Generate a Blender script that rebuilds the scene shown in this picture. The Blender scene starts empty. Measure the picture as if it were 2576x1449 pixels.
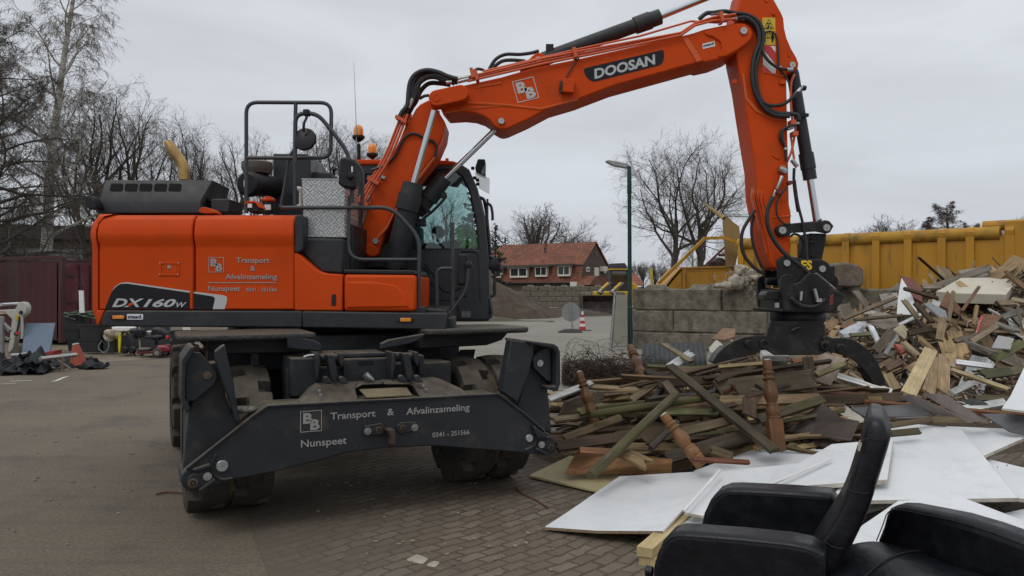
import bpy,bmesh,math,random
from mathutils import Vector,Matrix,noise
V=Vector
R=math.radians
S=bpy.context.scene
COL=S.collection
CAMH=1.6
FOC=1960.0
cd=bpy.data.cameras.new('camera')
cd.sensor_width=36.0
cd.lens=36.0*FOC/2576.0
cd.clip_start=0.05
cd.clip_end=3000
cam=bpy.data.objects.new('camera',cd)
COL.objects.link(cam)
cam.location=(0,0,CAMH)
cam.rotation_euler=(R(90),0,0)
S.camera=cam
SUN_EL,SUN_AZ=R(52),R(215)
w=bpy.data.worlds.new('World')
S.world=w
w.use_nodes=True
nt=w.node_tree
N,L=nt.nodes,nt.links
bg=N['Background']
bg.inputs['Strength'].default_value=0.1
sky=N.new('ShaderNodeTexSky')
sky.sky_type='NISHITA'
sky.sun_disc=False
sky.sun_elevation=SUN_EL
sky.sun_rotation=SUN_AZ
hs=N.new('ShaderNodeHueSaturation')
hs.inputs['Saturation'].default_value=0.35
L.new(sky.outputs[0],hs.inputs['Color'])
tc=N.new('ShaderNodeTexCoord')
sp=N.new('ShaderNodeSeparateXYZ')
L.new(tc.outputs['Generated'],sp.inputs[0])
rp=N.new('ShaderNodeValToRGB')
L.new(sp.outputs['Z'],rp.inputs[0])
e=rp.color_ramp.elements
e[0].position,e[0].color=0.0,(6.0,6.35,6.9,1)
e[1].position,e[1].color=1.0,(11.5,11.8,12.3,1)
m=e.new(0.30);m.color=(7.15,7.5,8.0,1)
m=e.new(0.5);m.color=(7.4,7.7,8.1,1)
mp=N.new('ShaderNodeMapping');mp.inputs['Scale'].default_value=(1.0,1.0,3.6)
L.new(tc.outputs['Generated'],mp.inputs[0])
nz=N.new('ShaderNodeTexNoise');nz.inputs['Scale'].default_value=3.1
nz.inputs['Detail'].default_value=5;nz.inputs['Roughness'].default_value=0.5
nz.inputs['Distortion'].default_value=0.4
L.new(mp.outputs[0],nz.inputs['Vector'])
mr=N.new('ShaderNodeMapRange')
mr.inputs['From Min'].default_value=0.35;mr.inputs['From Max'].default_value=0.68
mr.inputs['To Min'].default_value=0.87;mr.inputs['To Max'].default_value=1.05
L.new(nz.outputs['Fac'],mr.inputs['Value'])
mu=N.new('ShaderNodeMix');mu.data_type='RGBA';mu.blend_type='MULTIPLY';mu.inputs[0].default_value=1
L.new(rp.outputs[0],mu.inputs[6]);L.new(mr.outputs[0],mu.inputs[7])
mx=N.new('ShaderNodeMix');mx.data_type='RGBA';mx.inputs[0].default_value=0.12
L.new(mu.outputs[2],mx.inputs[6]);L.new(hs.outputs[0],mx.inputs[7])
L.new(mx.outputs[2],bg.inputs['Color'])
sl=bpy.data.lights.new('sun','SUN')
sl.energy=0.7
sl.angle=R(22)
sl.color=(1.0,0.97,0.93)
so=bpy.data.objects.new('sun',sl)
COL.objects.link(so)
sdir=V((math.sin(SUN_AZ)*math.cos(SUN_EL),math.cos(SUN_AZ)*math.cos(SUN_EL),math.sin(SUN_EL)))
so.rotation_euler=sdir.to_track_quat('Z','Y').to_euler()
so.location=(0,0,30)
vs=S.view_settings
S.display_settings.display_device='sRGB'
vs.view_transform='Standard'
vs.look='None'
vs.exposure=0.0
vs.gamma=1.0
S.cycles.max_bounces=6
S.cycles.transparent_max_bounces=12
S.cycles.use_denoising=True
REG=dict(Z=(0,0,1),A=(193.2,322,.37772),B=(579.6,225.4,.44444),C=(418.6,805,.33333),D=(869.4,805,.33333),E=(966,0,.35556),F=(1545.6,0,.35556),G=(1771,386.4,.44444),H=(1159.2,579.6,.275),I=(0,611.8,.26667),J=(1288,805,.33333),K=(1932,644,.3111),L=(1545.6,998.2,.4),N=(1610,450.8,.375),O=(805,354.2,.2),Q=(966,418.6,.2889),S=(1642.2,483,.17778),T=(1867.6,515.2,.17778),U=(708.4,837.2,.15),V=(0,805,.175))
def scr(r,x,y):
 o=REG[r]
 return o[0]+x*o[2],o[1]+y*o[2]
def P(r,x,y,d):
 px,py=scr(r,x,y)
 return V(((px-1288)/FOC*d,d,CAMH-(py-724.5)/FOC*d))
def G(r,x,y,z=0.0):
 px,py=scr(r,x,y)
 d=(CAMH-z)*FOC/max(py-724.5,1e-3)
 return V(((px-1288)/FOC*d,d,z))
class Plane:
 def __init__(s,p0,u):
  s.p0=V(p0);s.u=V(u).normalized();s.n=V((-s.u.y,s.u.x,0))
 def at(s,r,x,y,off=0.0):
  a=P(r,x,y,1.0)-V((0,0,CAMH))
  p=s.p0+s.n*off
  t=(p-V((0,0,CAMH))).dot(s.n)/a.dot(s.n)
  return V((0,0,CAMH))+a*t
 def poly(s,r,pts,off=0.0):
  return[s.at(*(q if len(q)==3 else(r,)+tuple(q)),off)for q in pts]
 def loc(s,u,v,z):
  return s.p0*1+s.u*u+s.n*v+V((0,0,z-s.p0.z))
def PO(r,d,pts):
 return[P(*(q if len(q)==3 else(r,)+tuple(q)),d)for q in pts]
class MB:
 def __init__(s):
  s.v=[];s.f=[]
 def add(s,vs,fs):
  o=len(s.v)
  s.v+=[V(p)for p in vs]
  s.f+=[tuple(i+o for i in f)for f in fs]
  return s
 def box(s,c,size,rot=None):
  c=V(c);h=V(size)/2
  M=rot if rot is not None else Matrix.Identity(3)
  vs=[c+M@V((x*h.x,y*h.y,z*h.z))for x in(-1,1)for y in(-1,1)for z in(-1,1)]
  return s.add(vs,[(0,1,3,2),(4,6,7,5),(0,4,5,1),(2,3,7,6),(0,2,6,4),(1,5,7,3)])
 def prism(s,pts,ext):
  ext=V(ext);n=len(pts)
  vs=[V(p)for p in pts]+[V(p)+ext for p in pts]
  fs=[tuple(range(n)),tuple(range(2*n-1,n-1,-1))]
  fs+=[(i,(i+1)%n,n+(i+1)%n,n+i)for i in range(n)]
  return s.add(vs,fs)
 def ring(s,outer,inner,ext):
  ext=V(ext);n=len(outer)
  vs=[V(p)for p in outer]+[V(p)for p in inner]
  vs+=[p+ext for p in vs]
  fs=[]
  for i in range(n):
   j=(i+1)%n
   fs+=[(i,j,n+j,n+i),(2*n+i,3*n+i,3*n+j,2*n+j),(i,2*n+i,2*n+j,j),(n+i,n+j,3*n+j,3*n+i)]
  return s.add(vs,fs)
 def loft(s,rings,caps=True,closed=True):
  n=len(rings[0]);vs=[p for r_ in rings for p in r_];fs=[]
  for k in range(len(rings)-1):
   for i in range(n if closed else n-1):
    j=(i+1)%n
    fs.append((k*n+i,k*n+j,(k+1)*n+j,(k+1)*n+i))
  if caps:
   fs.append(tuple(range(n-1,-1,-1)))
   fs.append(tuple(range((len(rings)-1)*n,len(rings)*n)))
  return s.add(vs,fs)
 def tube(s,pts,r,n=8,caps=True,smooth=0,flat=None):
  pts=[V(p)for p in pts]
  rr=list(r)if isinstance(r,(list,tuple))else[r]*len(pts)
  if smooth:
   pts,rr=spline(pts,rr,smooth)
  rings=[]
  t=(pts[1]-pts[0]).normalized()
  a=t.orthogonal().normalized()
  if flat is not None:
   a=(V(flat[0])-t*V(flat[0]).dot(t)).normalized()
  for i,p in enumerate(pts):
   if i==0:t2=pts[1]-pts[0]
   elif i==len(pts)-1:t2=pts[-1]-pts[-2]
   else:t2=(pts[i+1]-p).normalized()+(p-pts[i-1]).normalized()
   t2=t2.normalized()if t2.length>1e-9 else t
   a=a-t2*a.dot(t2)
   a=a.normalized()if a.length>1e-6 else t2.orthogonal().normalized()
   b=t2.cross(a)
   k=flat[1]if flat is not None else 1.0
   rings.append([p+(a*math.cos(q)+b*math.sin(q)*k)*rr[i]for q in[2*math.pi*j/n for j in range(n)]])
   t=t2
  return s.loft(rings,caps)
 def cyl(s,p0,p1,r0,r1=None,n=20):
  return s.tube([p0,p1],[r0,r0 if r1 is None else r1],n)
 def lathe(s,p0,axis,prof,n=24,a0=None):
  p0=V(p0);ax=V(axis).normalized()
  a=V(a0).normalized()if a0 is not None else ax.orthogonal().normalized()
  b=ax.cross(a)
  rings=[[p0+ax*t+(a*math.cos(q)+b*math.sin(q))*max(r,1e-4)for q in[2*math.pi*j/n for j in range(n)]]for t,r in prof]
  return s.loft(rings)
 def text(s,body,bl,right,up,w,h,shear=0.0,bold=0.0,off=None):
  cu=bpy.data.curves.new('t','FONT')
  cu.body=body;cu.shear=shear;cu.offset=bold;cu.resolution_u=3
  o=bpy.data.objects.new('t',cu)
  me=bpy.data.meshes.new_from_object(o)
  xs=[v.co.x for v in me.vertices];ys=[v.co.y for v in me.vertices]
  x0,x1,y0,y1=min(xs),max(xs),0.0,max(ys)
  right=V(right).normalized();up=V(up).normalized()
  vs=[V(bl)+right*((v.co.x-x0)/(x1-x0)*w)+up*((v.co.y-y0)/(y1-y0)*h)for v in me.vertices]
  s.add(vs,[tuple(p.vertices)for p in me.polygons])
  bpy.data.objects.remove(o);bpy.data.curves.remove(cu);bpy.data.meshes.remove(me)
  return s
 def jitter(s,amt,scale=3.0,seed=0):
  for i,p in enumerate(s.v):
   q=p*scale+V((seed,seed*1.7,0))
   s.v[i]=p+V((noise.noise(q),noise.noise(q+V((31,0,0))),noise.noise(q+V((0,57,0)))))*amt
  return s
 def pieces(s,gap=.012):
  par=list(range(len(s.v)))
  def find(a):
   while par[a]!=a:
    par[a]=par[par[a]];a=par[a]
   return a
  for f in s.f:
   for i in f[1:]:par[find(i)]=find(f[0])
  comp={}
  for f in s.f:comp.setdefault(find(f[0]),[]).append(f)
  items=[]
  for fs in comp.values():
   ix=sorted({i for f in fs for i in f})
   lo=[min(s.v[i][k]for i in ix)-gap for k in range(3)];hi=[max(s.v[i][k]for i in ix)+gap for k in range(3)]
   items.append([lo,hi,fs])
  merged=True
  while merged:
   merged=False
   for i in range(len(items)):
    for j in range(i+1,len(items)):
     a,b_=items[i],items[j]
     if all(a[0][k]<=b_[1][k]and b_[0][k]<=a[1][k]for k in range(3)):
      items[i]=[[min(a[0][k],b_[0][k])for k in range(3)],[max(a[1][k],b_[1][k])for k in range(3)],a[2]+b_[2]]
      del items[j];merged=True;break
    if merged:break
  out=[]
  for lo,hi,fs in items:
   ix=sorted({i for f in fs for i in f});mp_={k:n for n,k in enumerate(ix)}
   m=MB();m.v=[s.v[i]for i in ix];m.f=[tuple(mp_[i]for i in f)for f in fs];out.append(m)
  return sorted(out,key=lambda m:-len(m.v))
 def build(s,name,mat,parent=None,bevel=0.0,ang=38,loc=None,segs=2,recalc=True,color=None,smooth=True):
  if parent is not None and recalc and name not in NOSPLIT and len(s.f)<3000:
   ps=s.pieces()
   if len(ps)>1:
    return[p.build1(name,mat,parent,bevel,ang,loc,segs,recalc,color,smooth)for p in ps][0]
  return s.build1(name,mat,parent,bevel,ang,loc,segs,recalc,color,smooth)
 def build1(s,name,mat,parent=None,bevel=0.0,ang=38,loc=None,segs=2,recalc=True,color=None,smooth=True):
  me=bpy.data.meshes.new(name)
  root=None
  if parent is not None:
   root=parent
   while root.parent is not None:
    root=root.parent
   org=root.location.copy()
  elif loc is not None:
   org=V(loc)
  else:
   zs=min(p.z for p in s.v)
   n_=len(s.v)
   org=V((sum(p.x for p in s.v)/n_,sum(p.y for p in s.v)/n_,zs))
  me.from_pydata([p-org for p in s.v],[],s.f)
  if recalc:
   b=bmesh.new();b.from_mesh(me)
   bmesh.ops.recalc_face_normals(b,faces=b.faces)
   b.to_mesh(me);b.free()
  if smooth:
   me.shade_smooth()
   me.set_sharp_from_angle(angle=R(ang))
  me.materials.append(mat)
  o=bpy.data.objects.new(name,me)
  COL.objects.link(o)
  if parent is not None:
   o.parent=parent
  else:
   o.location=org
  if bevel:
   md=o.modifiers.new('bevel','BEVEL')
   md.width=bevel;md.segments=segs;md.limit_method='ANGLE';md.angle_limit=R(35)
  if color is not None:
   o.color=(*color,1)
  return o
NOSPLIT=('wear_strips','louvre','plate_text','plastic_plant','link_ribs','grapple_frame','claw','cab')
def spline(pts,rr,k):
 out,ro=[],[]
 n=len(pts)
 for i in range(n-1):
  p0,p1,p2,p3=pts[max(i-1,0)],pts[i],pts[i+1],pts[min(i+2,n-1)]
  for j in range(k):
   t=j/k
   out.append(0.5*((2*p1)+(p2-p0)*t+(2*p0-5*p1+4*p2-p3)*t*t+(3*p1-p0-3*p2+p3)*t**3))
   ro.append(rr[i]+(rr[i+1]-rr[i])*t)
 out.append(pts[-1]);ro.append(rr[-1])
 return out,ro
def fillet(pts,r,k=5):
 """round the corners of a polyline"""
 out=[V(pts[0])]
 for i in range(1,len(pts)-1):
  a,b,c=V(pts[i-1]),V(pts[i]),V(pts[i+1])
  q=min(r,(a-b).length*.45,(c-b).length*.45)
  s_,e_=b+(a-b).normalized()*q,b+(c-b).normalized()*q
  for j in range(k+1):
   t=j/k
   out.append(s_*(1-t)**2+b*2*t*(1-t)+e_*t*t)
 out.append(V(pts[-1]))
 return out
def roundpoly(pts,r,k=4):
 pts=[V(p)for p in pts];n=len(pts);out=[]
 for i in range(n):
  a,b,c=pts[i-1],pts[i],pts[(i+1)%n]
  q=min(r,(a-b).length*.45,(c-b).length*.45)
  s_,e_=b+(a-b).normalized()*q,b+(c-b).normalized()*q
  for j in range(k+1):
   t=j/k
   out.append(s_*(1-t)**2+b*2*t*(1-t)+e_*t*t)
 return out
def tag(o,label=None,cat=None,group=None,kind=None):
 if label:o['label']=label
 if cat:o['category']=cat
 if group:o['group']=group
 if kind:o['kind']=kind
 return o
def thing(name,loc,label,cat,group=None):
 o=bpy.data.objects.new(name,None)
 o.empty_display_size=0.2
 COL.objects.link(o)
 o.location=loc
 return tag(o,label,cat,group)
def copy_tree(o,parent=None):
 c=o.copy();COL.objects.link(c)
 if parent is not None:c.parent=parent
 for ch in list(o.children):copy_tree(ch,c)
 return c
MATS={}
def mat(name,col,rough=.5,metal=0.0,var=.12,vscale=6.0,bump=0.0,bscale=60.0,dust=None,dustamt=0.0,spots=None,spotamt=0.0,spotscale=3.0,coat=0.0,spec=.5,stretch=(1,1,1),tint=False,rvar=0.1):
 """paint / metal / stone: colour noise, optional dirt patches of their own shape, dust lying on upward faces"""
 if name in MATS:return MATS[name]
 m=bpy.data.materials.new(name);m.use_nodes=True
 N,L=m.node_tree.nodes,m.node_tree.links
 b=N['Principled BSDF']
 b.inputs['Metallic'].default_value=metal
 b.inputs['Coat Weight'].default_value=coat
 b.inputs['Coat Roughness'].default_value=0.15
 b.inputs['Specular IOR Level'].default_value=spec
 t=N.new('ShaderNodeTexCoord')
 mp=N.new('ShaderNodeMapping');mp.inputs['Scale'].default_value=stretch
 L.new(t.outputs['Object'],mp.inputs[0])
 n1=N.new('ShaderNodeTexNoise');n1.inputs['Scale'].default_value=vscale
 n1.inputs['Detail'].default_value=8;n1.inputs['Roughness'].default_value=.6
 L.new(mp.outputs[0],n1.inputs['Vector'])
 r=N.new('ShaderNodeMapRange');r.inputs['From Min'].default_value=.3;r.inputs['From Max'].default_value=.7
 r.inputs['To Min'].default_value=1-var;r.inputs['To Max'].default_value=1+var
 L.new(n1.outputs['Fac'],r.inputs['Value'])
 mx=N.new('ShaderNodeMix');mx.data_type='RGBA';mx.blend_type='MULTIPLY';mx.inputs[0].default_value=1
 L.new(r.outputs[0],mx.inputs[7])
 if tint:
  oi=N.new('ShaderNodeObjectInfo')
  L.new(oi.outputs['Color'],mx.inputs[6])
 else:
  mx.inputs[6].default_value=(*col,1)
 out=mx.outputs[2]
 if spots is not None:
  n2=N.new('ShaderNodeTexNoise');n2.inputs['Scale'].default_value=spotscale
  n2.inputs['Detail'].default_value=9;n2.inputs['Roughness'].default_value=.68
  L.new(mp.outputs[0],n2.inputs['Vector'])
  r2=N.new('ShaderNodeMapRange');r2.inputs['From Min'].default_value=.52;r2.inputs['From Max'].default_value=.66
  r2.inputs['To Max'].default_value=spotamt
  L.new(n2.outputs['Fac'],r2.inputs['Value'])
  m2=N.new('ShaderNodeMix');m2.data_type='RGBA'
  L.new(r2.outputs[0],m2.inputs[0]);L.new(out,m2.inputs[6]);m2.inputs[7].default_value=(*spots,1)
  out=m2.outputs[2]
 if dust is not None:
  g=N.new('ShaderNodeNewGeometry')
  sx=N.new('ShaderNodeSeparateXYZ');L.new(g.outputs['True Normal'],sx.inputs[0])
  r3=N.new('ShaderNodeMapRange');r3.inputs['From Min'].default_value=.35;r3.inputs['From Max'].default_value=.9
  L.new(sx.outputs['Z'],r3.inputs['Value'])
  n3=N.new('ShaderNodeTexNoise');n3.inputs['Scale'].default_value=9;n3.inputs['Detail'].default_value=8
  L.new(t.outputs['Object'],n3.inputs['Vector'])
  r4=N.new('ShaderNodeMapRange');r4.inputs['From Min'].default_value=.3;r4.inputs['From Max'].default_value=.62
  r4.inputs['To Min'].default_value=dustamt*.35;r4.inputs['To Max'].default_value=dustamt
  L.new(n3.outputs['Fac'],r4.inputs['Value'])
  mm=N.new('ShaderNodeMath');mm.operation='MULTIPLY'
  L.new(r3.outputs[0],mm.inputs[0]);L.new(r4.outputs[0],mm.inputs[1])
  m3=N.new('ShaderNodeMix');m3.data_type='RGBA'
  L.new(mm.outputs[0],m3.inputs[0]);L.new(out,m3.inputs[6]);m3.inputs[7].default_value=(*dust,1)
  out=m3.outputs[2]
 L.new(out,b.inputs['Base Color'])
 rr=N.new('ShaderNodeMapRange');rr.inputs['From Min'].default_value=.3;rr.inputs['From Max'].default_value=.7
 rr.inputs['To Min'].default_value=max(rough-rvar,.03);rr.inputs['To Max'].default_value=min(rough+rvar,1)
 L.new(n1.outputs['Fac'],rr.inputs['Value']);L.new(rr.outputs[0],b.inputs['Roughness'])
 if bump:
  n4=N.new('ShaderNodeTexNoise');n4.inputs['Scale'].default_value=bscale;n4.inputs['Detail'].default_value=6
  L.new(mp.outputs[0],n4.inputs['Vector'])
  bp=N.new('ShaderNodeBump');bp.inputs['Strength'].default_value=bump;bp.inputs['Distance'].default_value=.02
  L.new(n4.outputs['Fac'],bp.inputs['Height']);L.new(bp.outputs[0],b.inputs['Normal'])
 MATS[name]=m
 return m
def woodmat(name='wood',rough=.75,grain=1.0,mould=None):
 """weathered timber; grain runs along local X, base colour comes from the object's own colour"""
 if name in MATS:return MATS[name]
 m=bpy.data.materials.new(name);m.use_nodes=True
 N,L=m.node_tree.nodes,m.node_tree.links
 b=N['Principled BSDF'];b.inputs['Roughness'].default_value=rough
 b.inputs['Specular IOR Level'].default_value=.25
 t=N.new('ShaderNodeTexCoord');oi=N.new('ShaderNodeObjectInfo')
 ad=N.new('ShaderNodeVectorMath');ad.operation='ADD'
 sc=N.new('ShaderNodeVectorMath');sc.operation='SCALE';sc.inputs['Scale'].default_value=37.0
 cb=N.new('ShaderNodeCombineXYZ')
 for i in range(3):L.new(oi.outputs['Random'],cb.inputs[i])
 L.new(cb.outputs[0],sc.inputs[0]);L.new(t.outputs['Object'],ad.inputs[0]);L.new(sc.outputs[0],ad.inputs[1])
 mp=N.new('ShaderNodeMapping');mp.inputs['Scale'].default_value=(1.6,34,34)
 L.new(ad.outputs[0],mp.inputs[0])
 n1=N.new('ShaderNodeTexNoise');n1.inputs['Scale'].default_value=1.6;n1.inputs['Detail'].default_value=7
 n1.inputs['Roughness'].default_value=.65;n1.inputs['Distortion'].default_value=.5
 L.new(mp.outputs[0],n1.inputs['Vector'])
 r=N.new('ShaderNodeMapRange');r.inputs['From Min'].default_value=.28;r.inputs['From Max'].default_value=.72
 r.inputs['To Min'].default_value=1-.5*grain;r.inputs['To Max'].default_value=1+.4*grain
 L.new(n1.outputs['Fac'],r.inputs['Value'])
 n2=N.new('ShaderNodeTexNoise');n2.inputs['Scale'].default_value=3.5;n2.inputs['Detail'].default_value=6
 L.new(ad.outputs[0],n2.inputs['Vector'])
 r2=N.new('ShaderNodeMapRange');r2.inputs['From Min'].default_value=.3;r2.inputs['From Max'].default_value=.7
 r2.inputs['To Min'].default_value=.72;r2.inputs['To Max'].default_value=1.25
 L.new(n2.outputs['Fac'],r2.inputs['Value'])
 mm=N.new('ShaderNodeMath');mm.operation='MULTIPLY'
 L.new(r.outputs[0],mm.inputs[0]);L.new(r2.outputs[0],mm.inputs[1])
 mx=N.new('ShaderNodeMix');mx.data_type='RGBA';mx.blend_type='MULTIPLY';mx.inputs[0].default_value=1
 L.new(oi.outputs['Color'],mx.inputs[6]);L.new(mm.outputs[0],mx.inputs[7])
 out=mx.outputs[2]
 if mould:
  n3=N.new('ShaderNodeTexNoise');n3.inputs['Scale'].default_value=2.2;n3.inputs['Detail'].default_value=8
  L.new(ad.outputs[0],n3.inputs['Vector'])
  r3=N.new('ShaderNodeMapRange');r3.inputs['From Min'].default_value=.46;r3.inputs['From Max'].default_value=.64
  r3.inputs['To Max'].default_value=.6
  L.new(n3.outputs['Fac'],r3.inputs['Value'])
  m3=N.new('ShaderNodeMix');m3.data_type='RGBA'
  L.new(r3.outputs[0],m3.inputs[0]);L.new(out,m3.inputs[6]);m3.inputs[7].default_value=(*mould,1)
  out=m3.outputs[2]
 L.new(out,b.inputs['Base Color'])
 bp=N.new('ShaderNodeBump');bp.inputs['Strength'].default_value=.5;bp.inputs['Distance'].default_value=.006
 L.new(n1.outputs['Fac'],bp.inputs['Height']);L.new(bp.outputs[0],b.inputs['Normal'])
 MATS[name]=m
 return m
def glassmat(name,col=(.55,.75,.75),alpha=.35,rough=.03):
 if name in MATS:return MATS[name]
 m=bpy.data.materials.new(name);m.use_nodes=True
 N,L=m.node_tree.nodes,m.node_tree.links
 N.remove(N['Principled BSDF'])
 tr=N.new('ShaderNodeBsdfTransparent');tr.inputs[0].default_value=(*col,1)
 gl=N.new('ShaderNodeBsdfGlossy');gl.inputs['Roughness'].default_value=rough
 lw=N.new('ShaderNodeFresnel');lw.inputs[0].default_value=1.5
 mr=N.new('ShaderNodeMath');mr.operation='MULTIPLY_ADD';mr.inputs[1].default_value=.55;mr.inputs[2].default_value=alpha*.1
 nz=N.new('ShaderNodeTexNoise');nz.inputs['Scale'].default_value=5
 L.new(nz.outputs['Fac'],gl.inputs['Roughness'])if False else None
 L.new(lw.outputs[0],mr.inputs[0])
 mx=N.new('ShaderNodeMixShader')
 L.new(mr.outputs[0],mx.inputs[0]);L.new(tr.outputs[0],mx.inputs[1]);L.new(gl.outputs[0],mx.inputs[2])
 L.new(mx.outputs[0],N['Material Output'].inputs['Surface'])
 MATS[name]=m
 return m
def groundmat(name,kind):
 m=bpy.data.materials.new(name);m.use_nodes=True
 N,L=m.node_tree.nodes,m.node_tree.links
 b=N['Principled BSDF'];b.inputs['Specular IOR Level'].default_value=.35
 t=N.new('ShaderNodeTexCoord')
 def noise_(scale,det=8,rough=.6,vec=None):
  n=N.new('ShaderNodeTexNoise');n.inputs['Scale'].default_value=scale
  n.inputs['Detail'].default_value=det;n.inputs['Roughness'].default_value=rough
  L.new(vec or t.outputs['Object'],n.inputs['Vector']);return n.outputs['Fac']
 def rng(v,a,b_,c,d):
  r=N.new('ShaderNodeMapRange');r.inputs['From Min'].default_value=a;r.inputs['From Max'].default_value=b_
  r.inputs['To Min'].default_value=c;r.inputs['To Max'].default_value=d
  L.new(v,r.inputs['Value']);return r.outputs[0]
 def mix(f,a,b_,mode='MIX'):
  x=N.new('ShaderNodeMix');x.data_type='RGBA';x.blend_type=mode
  if isinstance(f,float):x.inputs[0].default_value=f
  else:L.new(f,x.inputs[0])
  for s_,q in((6,a),(7,b_)):
   if isinstance(q,tuple):x.inputs[s_].default_value=(*q,1)
   else:L.new(q,x.inputs[s_])
  return x.outputs[2]
 def math_(op,a,b_):
  x=N.new('ShaderNodeMath');x.operation=op
  for i,q in enumerate((a,b_)):
   if isinstance(q,(float,int)):x.inputs[i].default_value=q
   else:L.new(q,x.inputs[i])
  return x.outputs[0]
 if kind=='asphalt':
  big=rng(noise_(.35,5),.3,.7,.0,1.0)
  c=mix(big,(.118,.096,.068),(.166,.139,.102))
  sp_=rng(noise_(42,7,.85),.36,.66,.5,1.6)
  c=mix(1.0,c,sp_,'MULTIPLY')
  st=rng(noise_(24,8,.85),.60,.68,0,.8)
  c=mix(st,c,(.25,.225,.19))
  dk=rng(noise_(.9,10,.75),.5,.68,0,.6)
  c=mix(dk,c,(.055,.05,.045))
  mp=N.new('ShaderNodeMapping');mp.inputs['Rotation'].default_value=(0,0,R(-38));mp.inputs['Scale'].default_value=(.12,5,1)
  L.new(t.outputs['Object'],mp.inputs[0])
  tr=rng(noise_(1.2,7,.65,mp.outputs[0]),.52,.7,0,.42)
  c=mix(tr,c,(.07,.065,.06))
  L.new(c,b.inputs['Base Color'])
  b.inputs['Roughness'].default_value=.8
  h=math_('ADD',noise_(230,3,.7),math_('MULTIPLY',noise_(1.3,6),3.0))
  bp=N.new('ShaderNodeBump');bp.inputs['Strength'].default_value=.55;bp.inputs['Distance'].default_value=.006
  L.new(h,bp.inputs['Height']);L.new(bp.outputs[0],b.inputs['Normal'])
 if kind=='concrete':
  big=rng(noise_(.22,6),.3,.7,0,1)
  c=mix(big,(.19,.176,.146),(.255,.238,.20))
  c=mix(1.0,c,rng(noise_(90,4,.7),.3,.7,.8,1.2),'MULTIPLY')
  mp=N.new('ShaderNodeMapping');mp.inputs['Rotation'].default_value=(0,0,R(14))
  L.new(t.outputs['Object'],mp.inputs[0])
  br=N.new('ShaderNodeTexBrick');br.offset=0
  br.inputs['Scale'].default_value=1;br.inputs['Brick Width'].default_value=7;br.inputs['Row Height'].default_value=3.6
  br.inputs['Mortar Size'].default_value=.035;br.inputs['Mortar Smooth'].default_value=.3
  L.new(mp.outputs[0],br.inputs['Vector'])
  c=mix(math_('MULTIPLY',br.outputs['Fac'],.7),c,(.1,.09,.075))
  dk=rng(noise_(.9,9,.7),.54,.7,0,.35)
  c=mix(dk,c,(.15,.135,.11))
  L.new(c,b.inputs['Base Color']);b.inputs['Roughness'].default_value=.85
  bp=N.new('ShaderNodeBump');bp.inputs['Strength'].default_value=.3;bp.inputs['Distance'].default_value=.006
  L.new(noise_(60),bp.inputs['Height']);L.new(bp.outputs[0],b.inputs['Normal'])
 if kind=='brick':
  ds=N.new('ShaderNodeVectorMath');ds.operation='ADD'
  nv=N.new('ShaderNodeTexNoise');nv.inputs['Scale'].default_value=1.1;nv.inputs['Detail'].default_value=4
  L.new(t.outputs['Object'],nv.inputs['Vector'])
  sv=N.new('ShaderNodeVectorMath');sv.operation='MULTIPLY_ADD';sv.inputs[1].default_value=(.16,)*3;sv.inputs[2].default_value=(-.08,)*3
  L.new(nv.outputs['Color'],sv.inputs[0])
  nw=N.new('ShaderNodeTexNoise');nw.inputs['Scale'].default_value=16;nw.inputs['Detail'].default_value=3
  L.new(t.outputs['Object'],nw.inputs['Vector'])
  sw=N.new('ShaderNodeVectorMath');sw.operation='MULTIPLY_ADD';sw.inputs[1].default_value=(.05,)*3;sw.inputs[2].default_value=(-.025,)*3
  L.new(nw.outputs['Color'],sw.inputs[0])
  ds2=N.new('ShaderNodeVectorMath');ds2.operation='ADD'
  L.new(t.outputs['Object'],ds.inputs[0]);L.new(sv.outputs[0],ds.inputs[1])
  L.new(ds.outputs[0],ds2.inputs[0]);L.new(sw.outputs[0],ds2.inputs[1])
  mp=N.new('ShaderNodeMapping');mp.inputs['Rotation'].default_value=(0,0,R(-46))
  L.new(ds2.outputs[0],mp.inputs[0])
  br=N.new('ShaderNodeTexBrick');br.offset=.5
  br.inputs['Scale'].default_value=1;br.inputs['Brick Width'].default_value=.185;br.inputs['Row Height'].default_value=.098
  br.inputs['Mortar Size'].default_value=.010;br.inputs['Mortar Smooth'].default_value=.35;br.inputs['Bias'].default_value=-.1
  br.inputs['Color1'].default_value=(.135,.106,.076,1);br.inputs['Color2'].default_value=(.20,.165,.125,1)
  br.inputs['Mortar'].default_value=(.078,.060,.043,1)
  L.new(mp.outputs[0],br.inputs['Vector'])
  c=br.outputs['Color']
  mud=rng(noise_(2.1,9,.68),.40,.62,0,.8)
  mud2=math_('MULTIPLY',mud,rng(noise_(.5,5),.3,.6,.35,1))
  c=mix(mud2,c,(.105,.083,.060))
  c=mix(1.0,c,rng(noise_(180,4,.75),.3,.7,.66,1.38),'MULTIPLY')
  sx_=N.new('ShaderNodeSeparateXYZ');L.new(t.outputs['Object'],sx_.inputs[0])
  edge_=math_('ADD',math_('ADD',sx_.outputs['X'],math_('MULTIPLY',sx_.outputs['Y'],.45)),math_('MULTIPLY',noise_(1.4,6),1.6))
  mud3=rng(edge_,1.35,2.6,.97,0)
  c=mix(mud3,c,mix(noise_(8,8,.7),(.085,.070,.053),(.125,.104,.079)))
  pale=rng(noise_(5.5,9,.7),.62,.72,0,.5)
  c=mix(pale,c,(.26,.235,.2))
  L.new(c,b.inputs['Base Color']);b.inputs['Roughness'].default_value=.85
  inv=math_('SUBTRACT',1.0,br.outputs['Fac'])
  keep=math_('SUBTRACT',1.0,math_('MAXIMUM',math_('MULTIPLY',mud2,.75),mud3))
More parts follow.
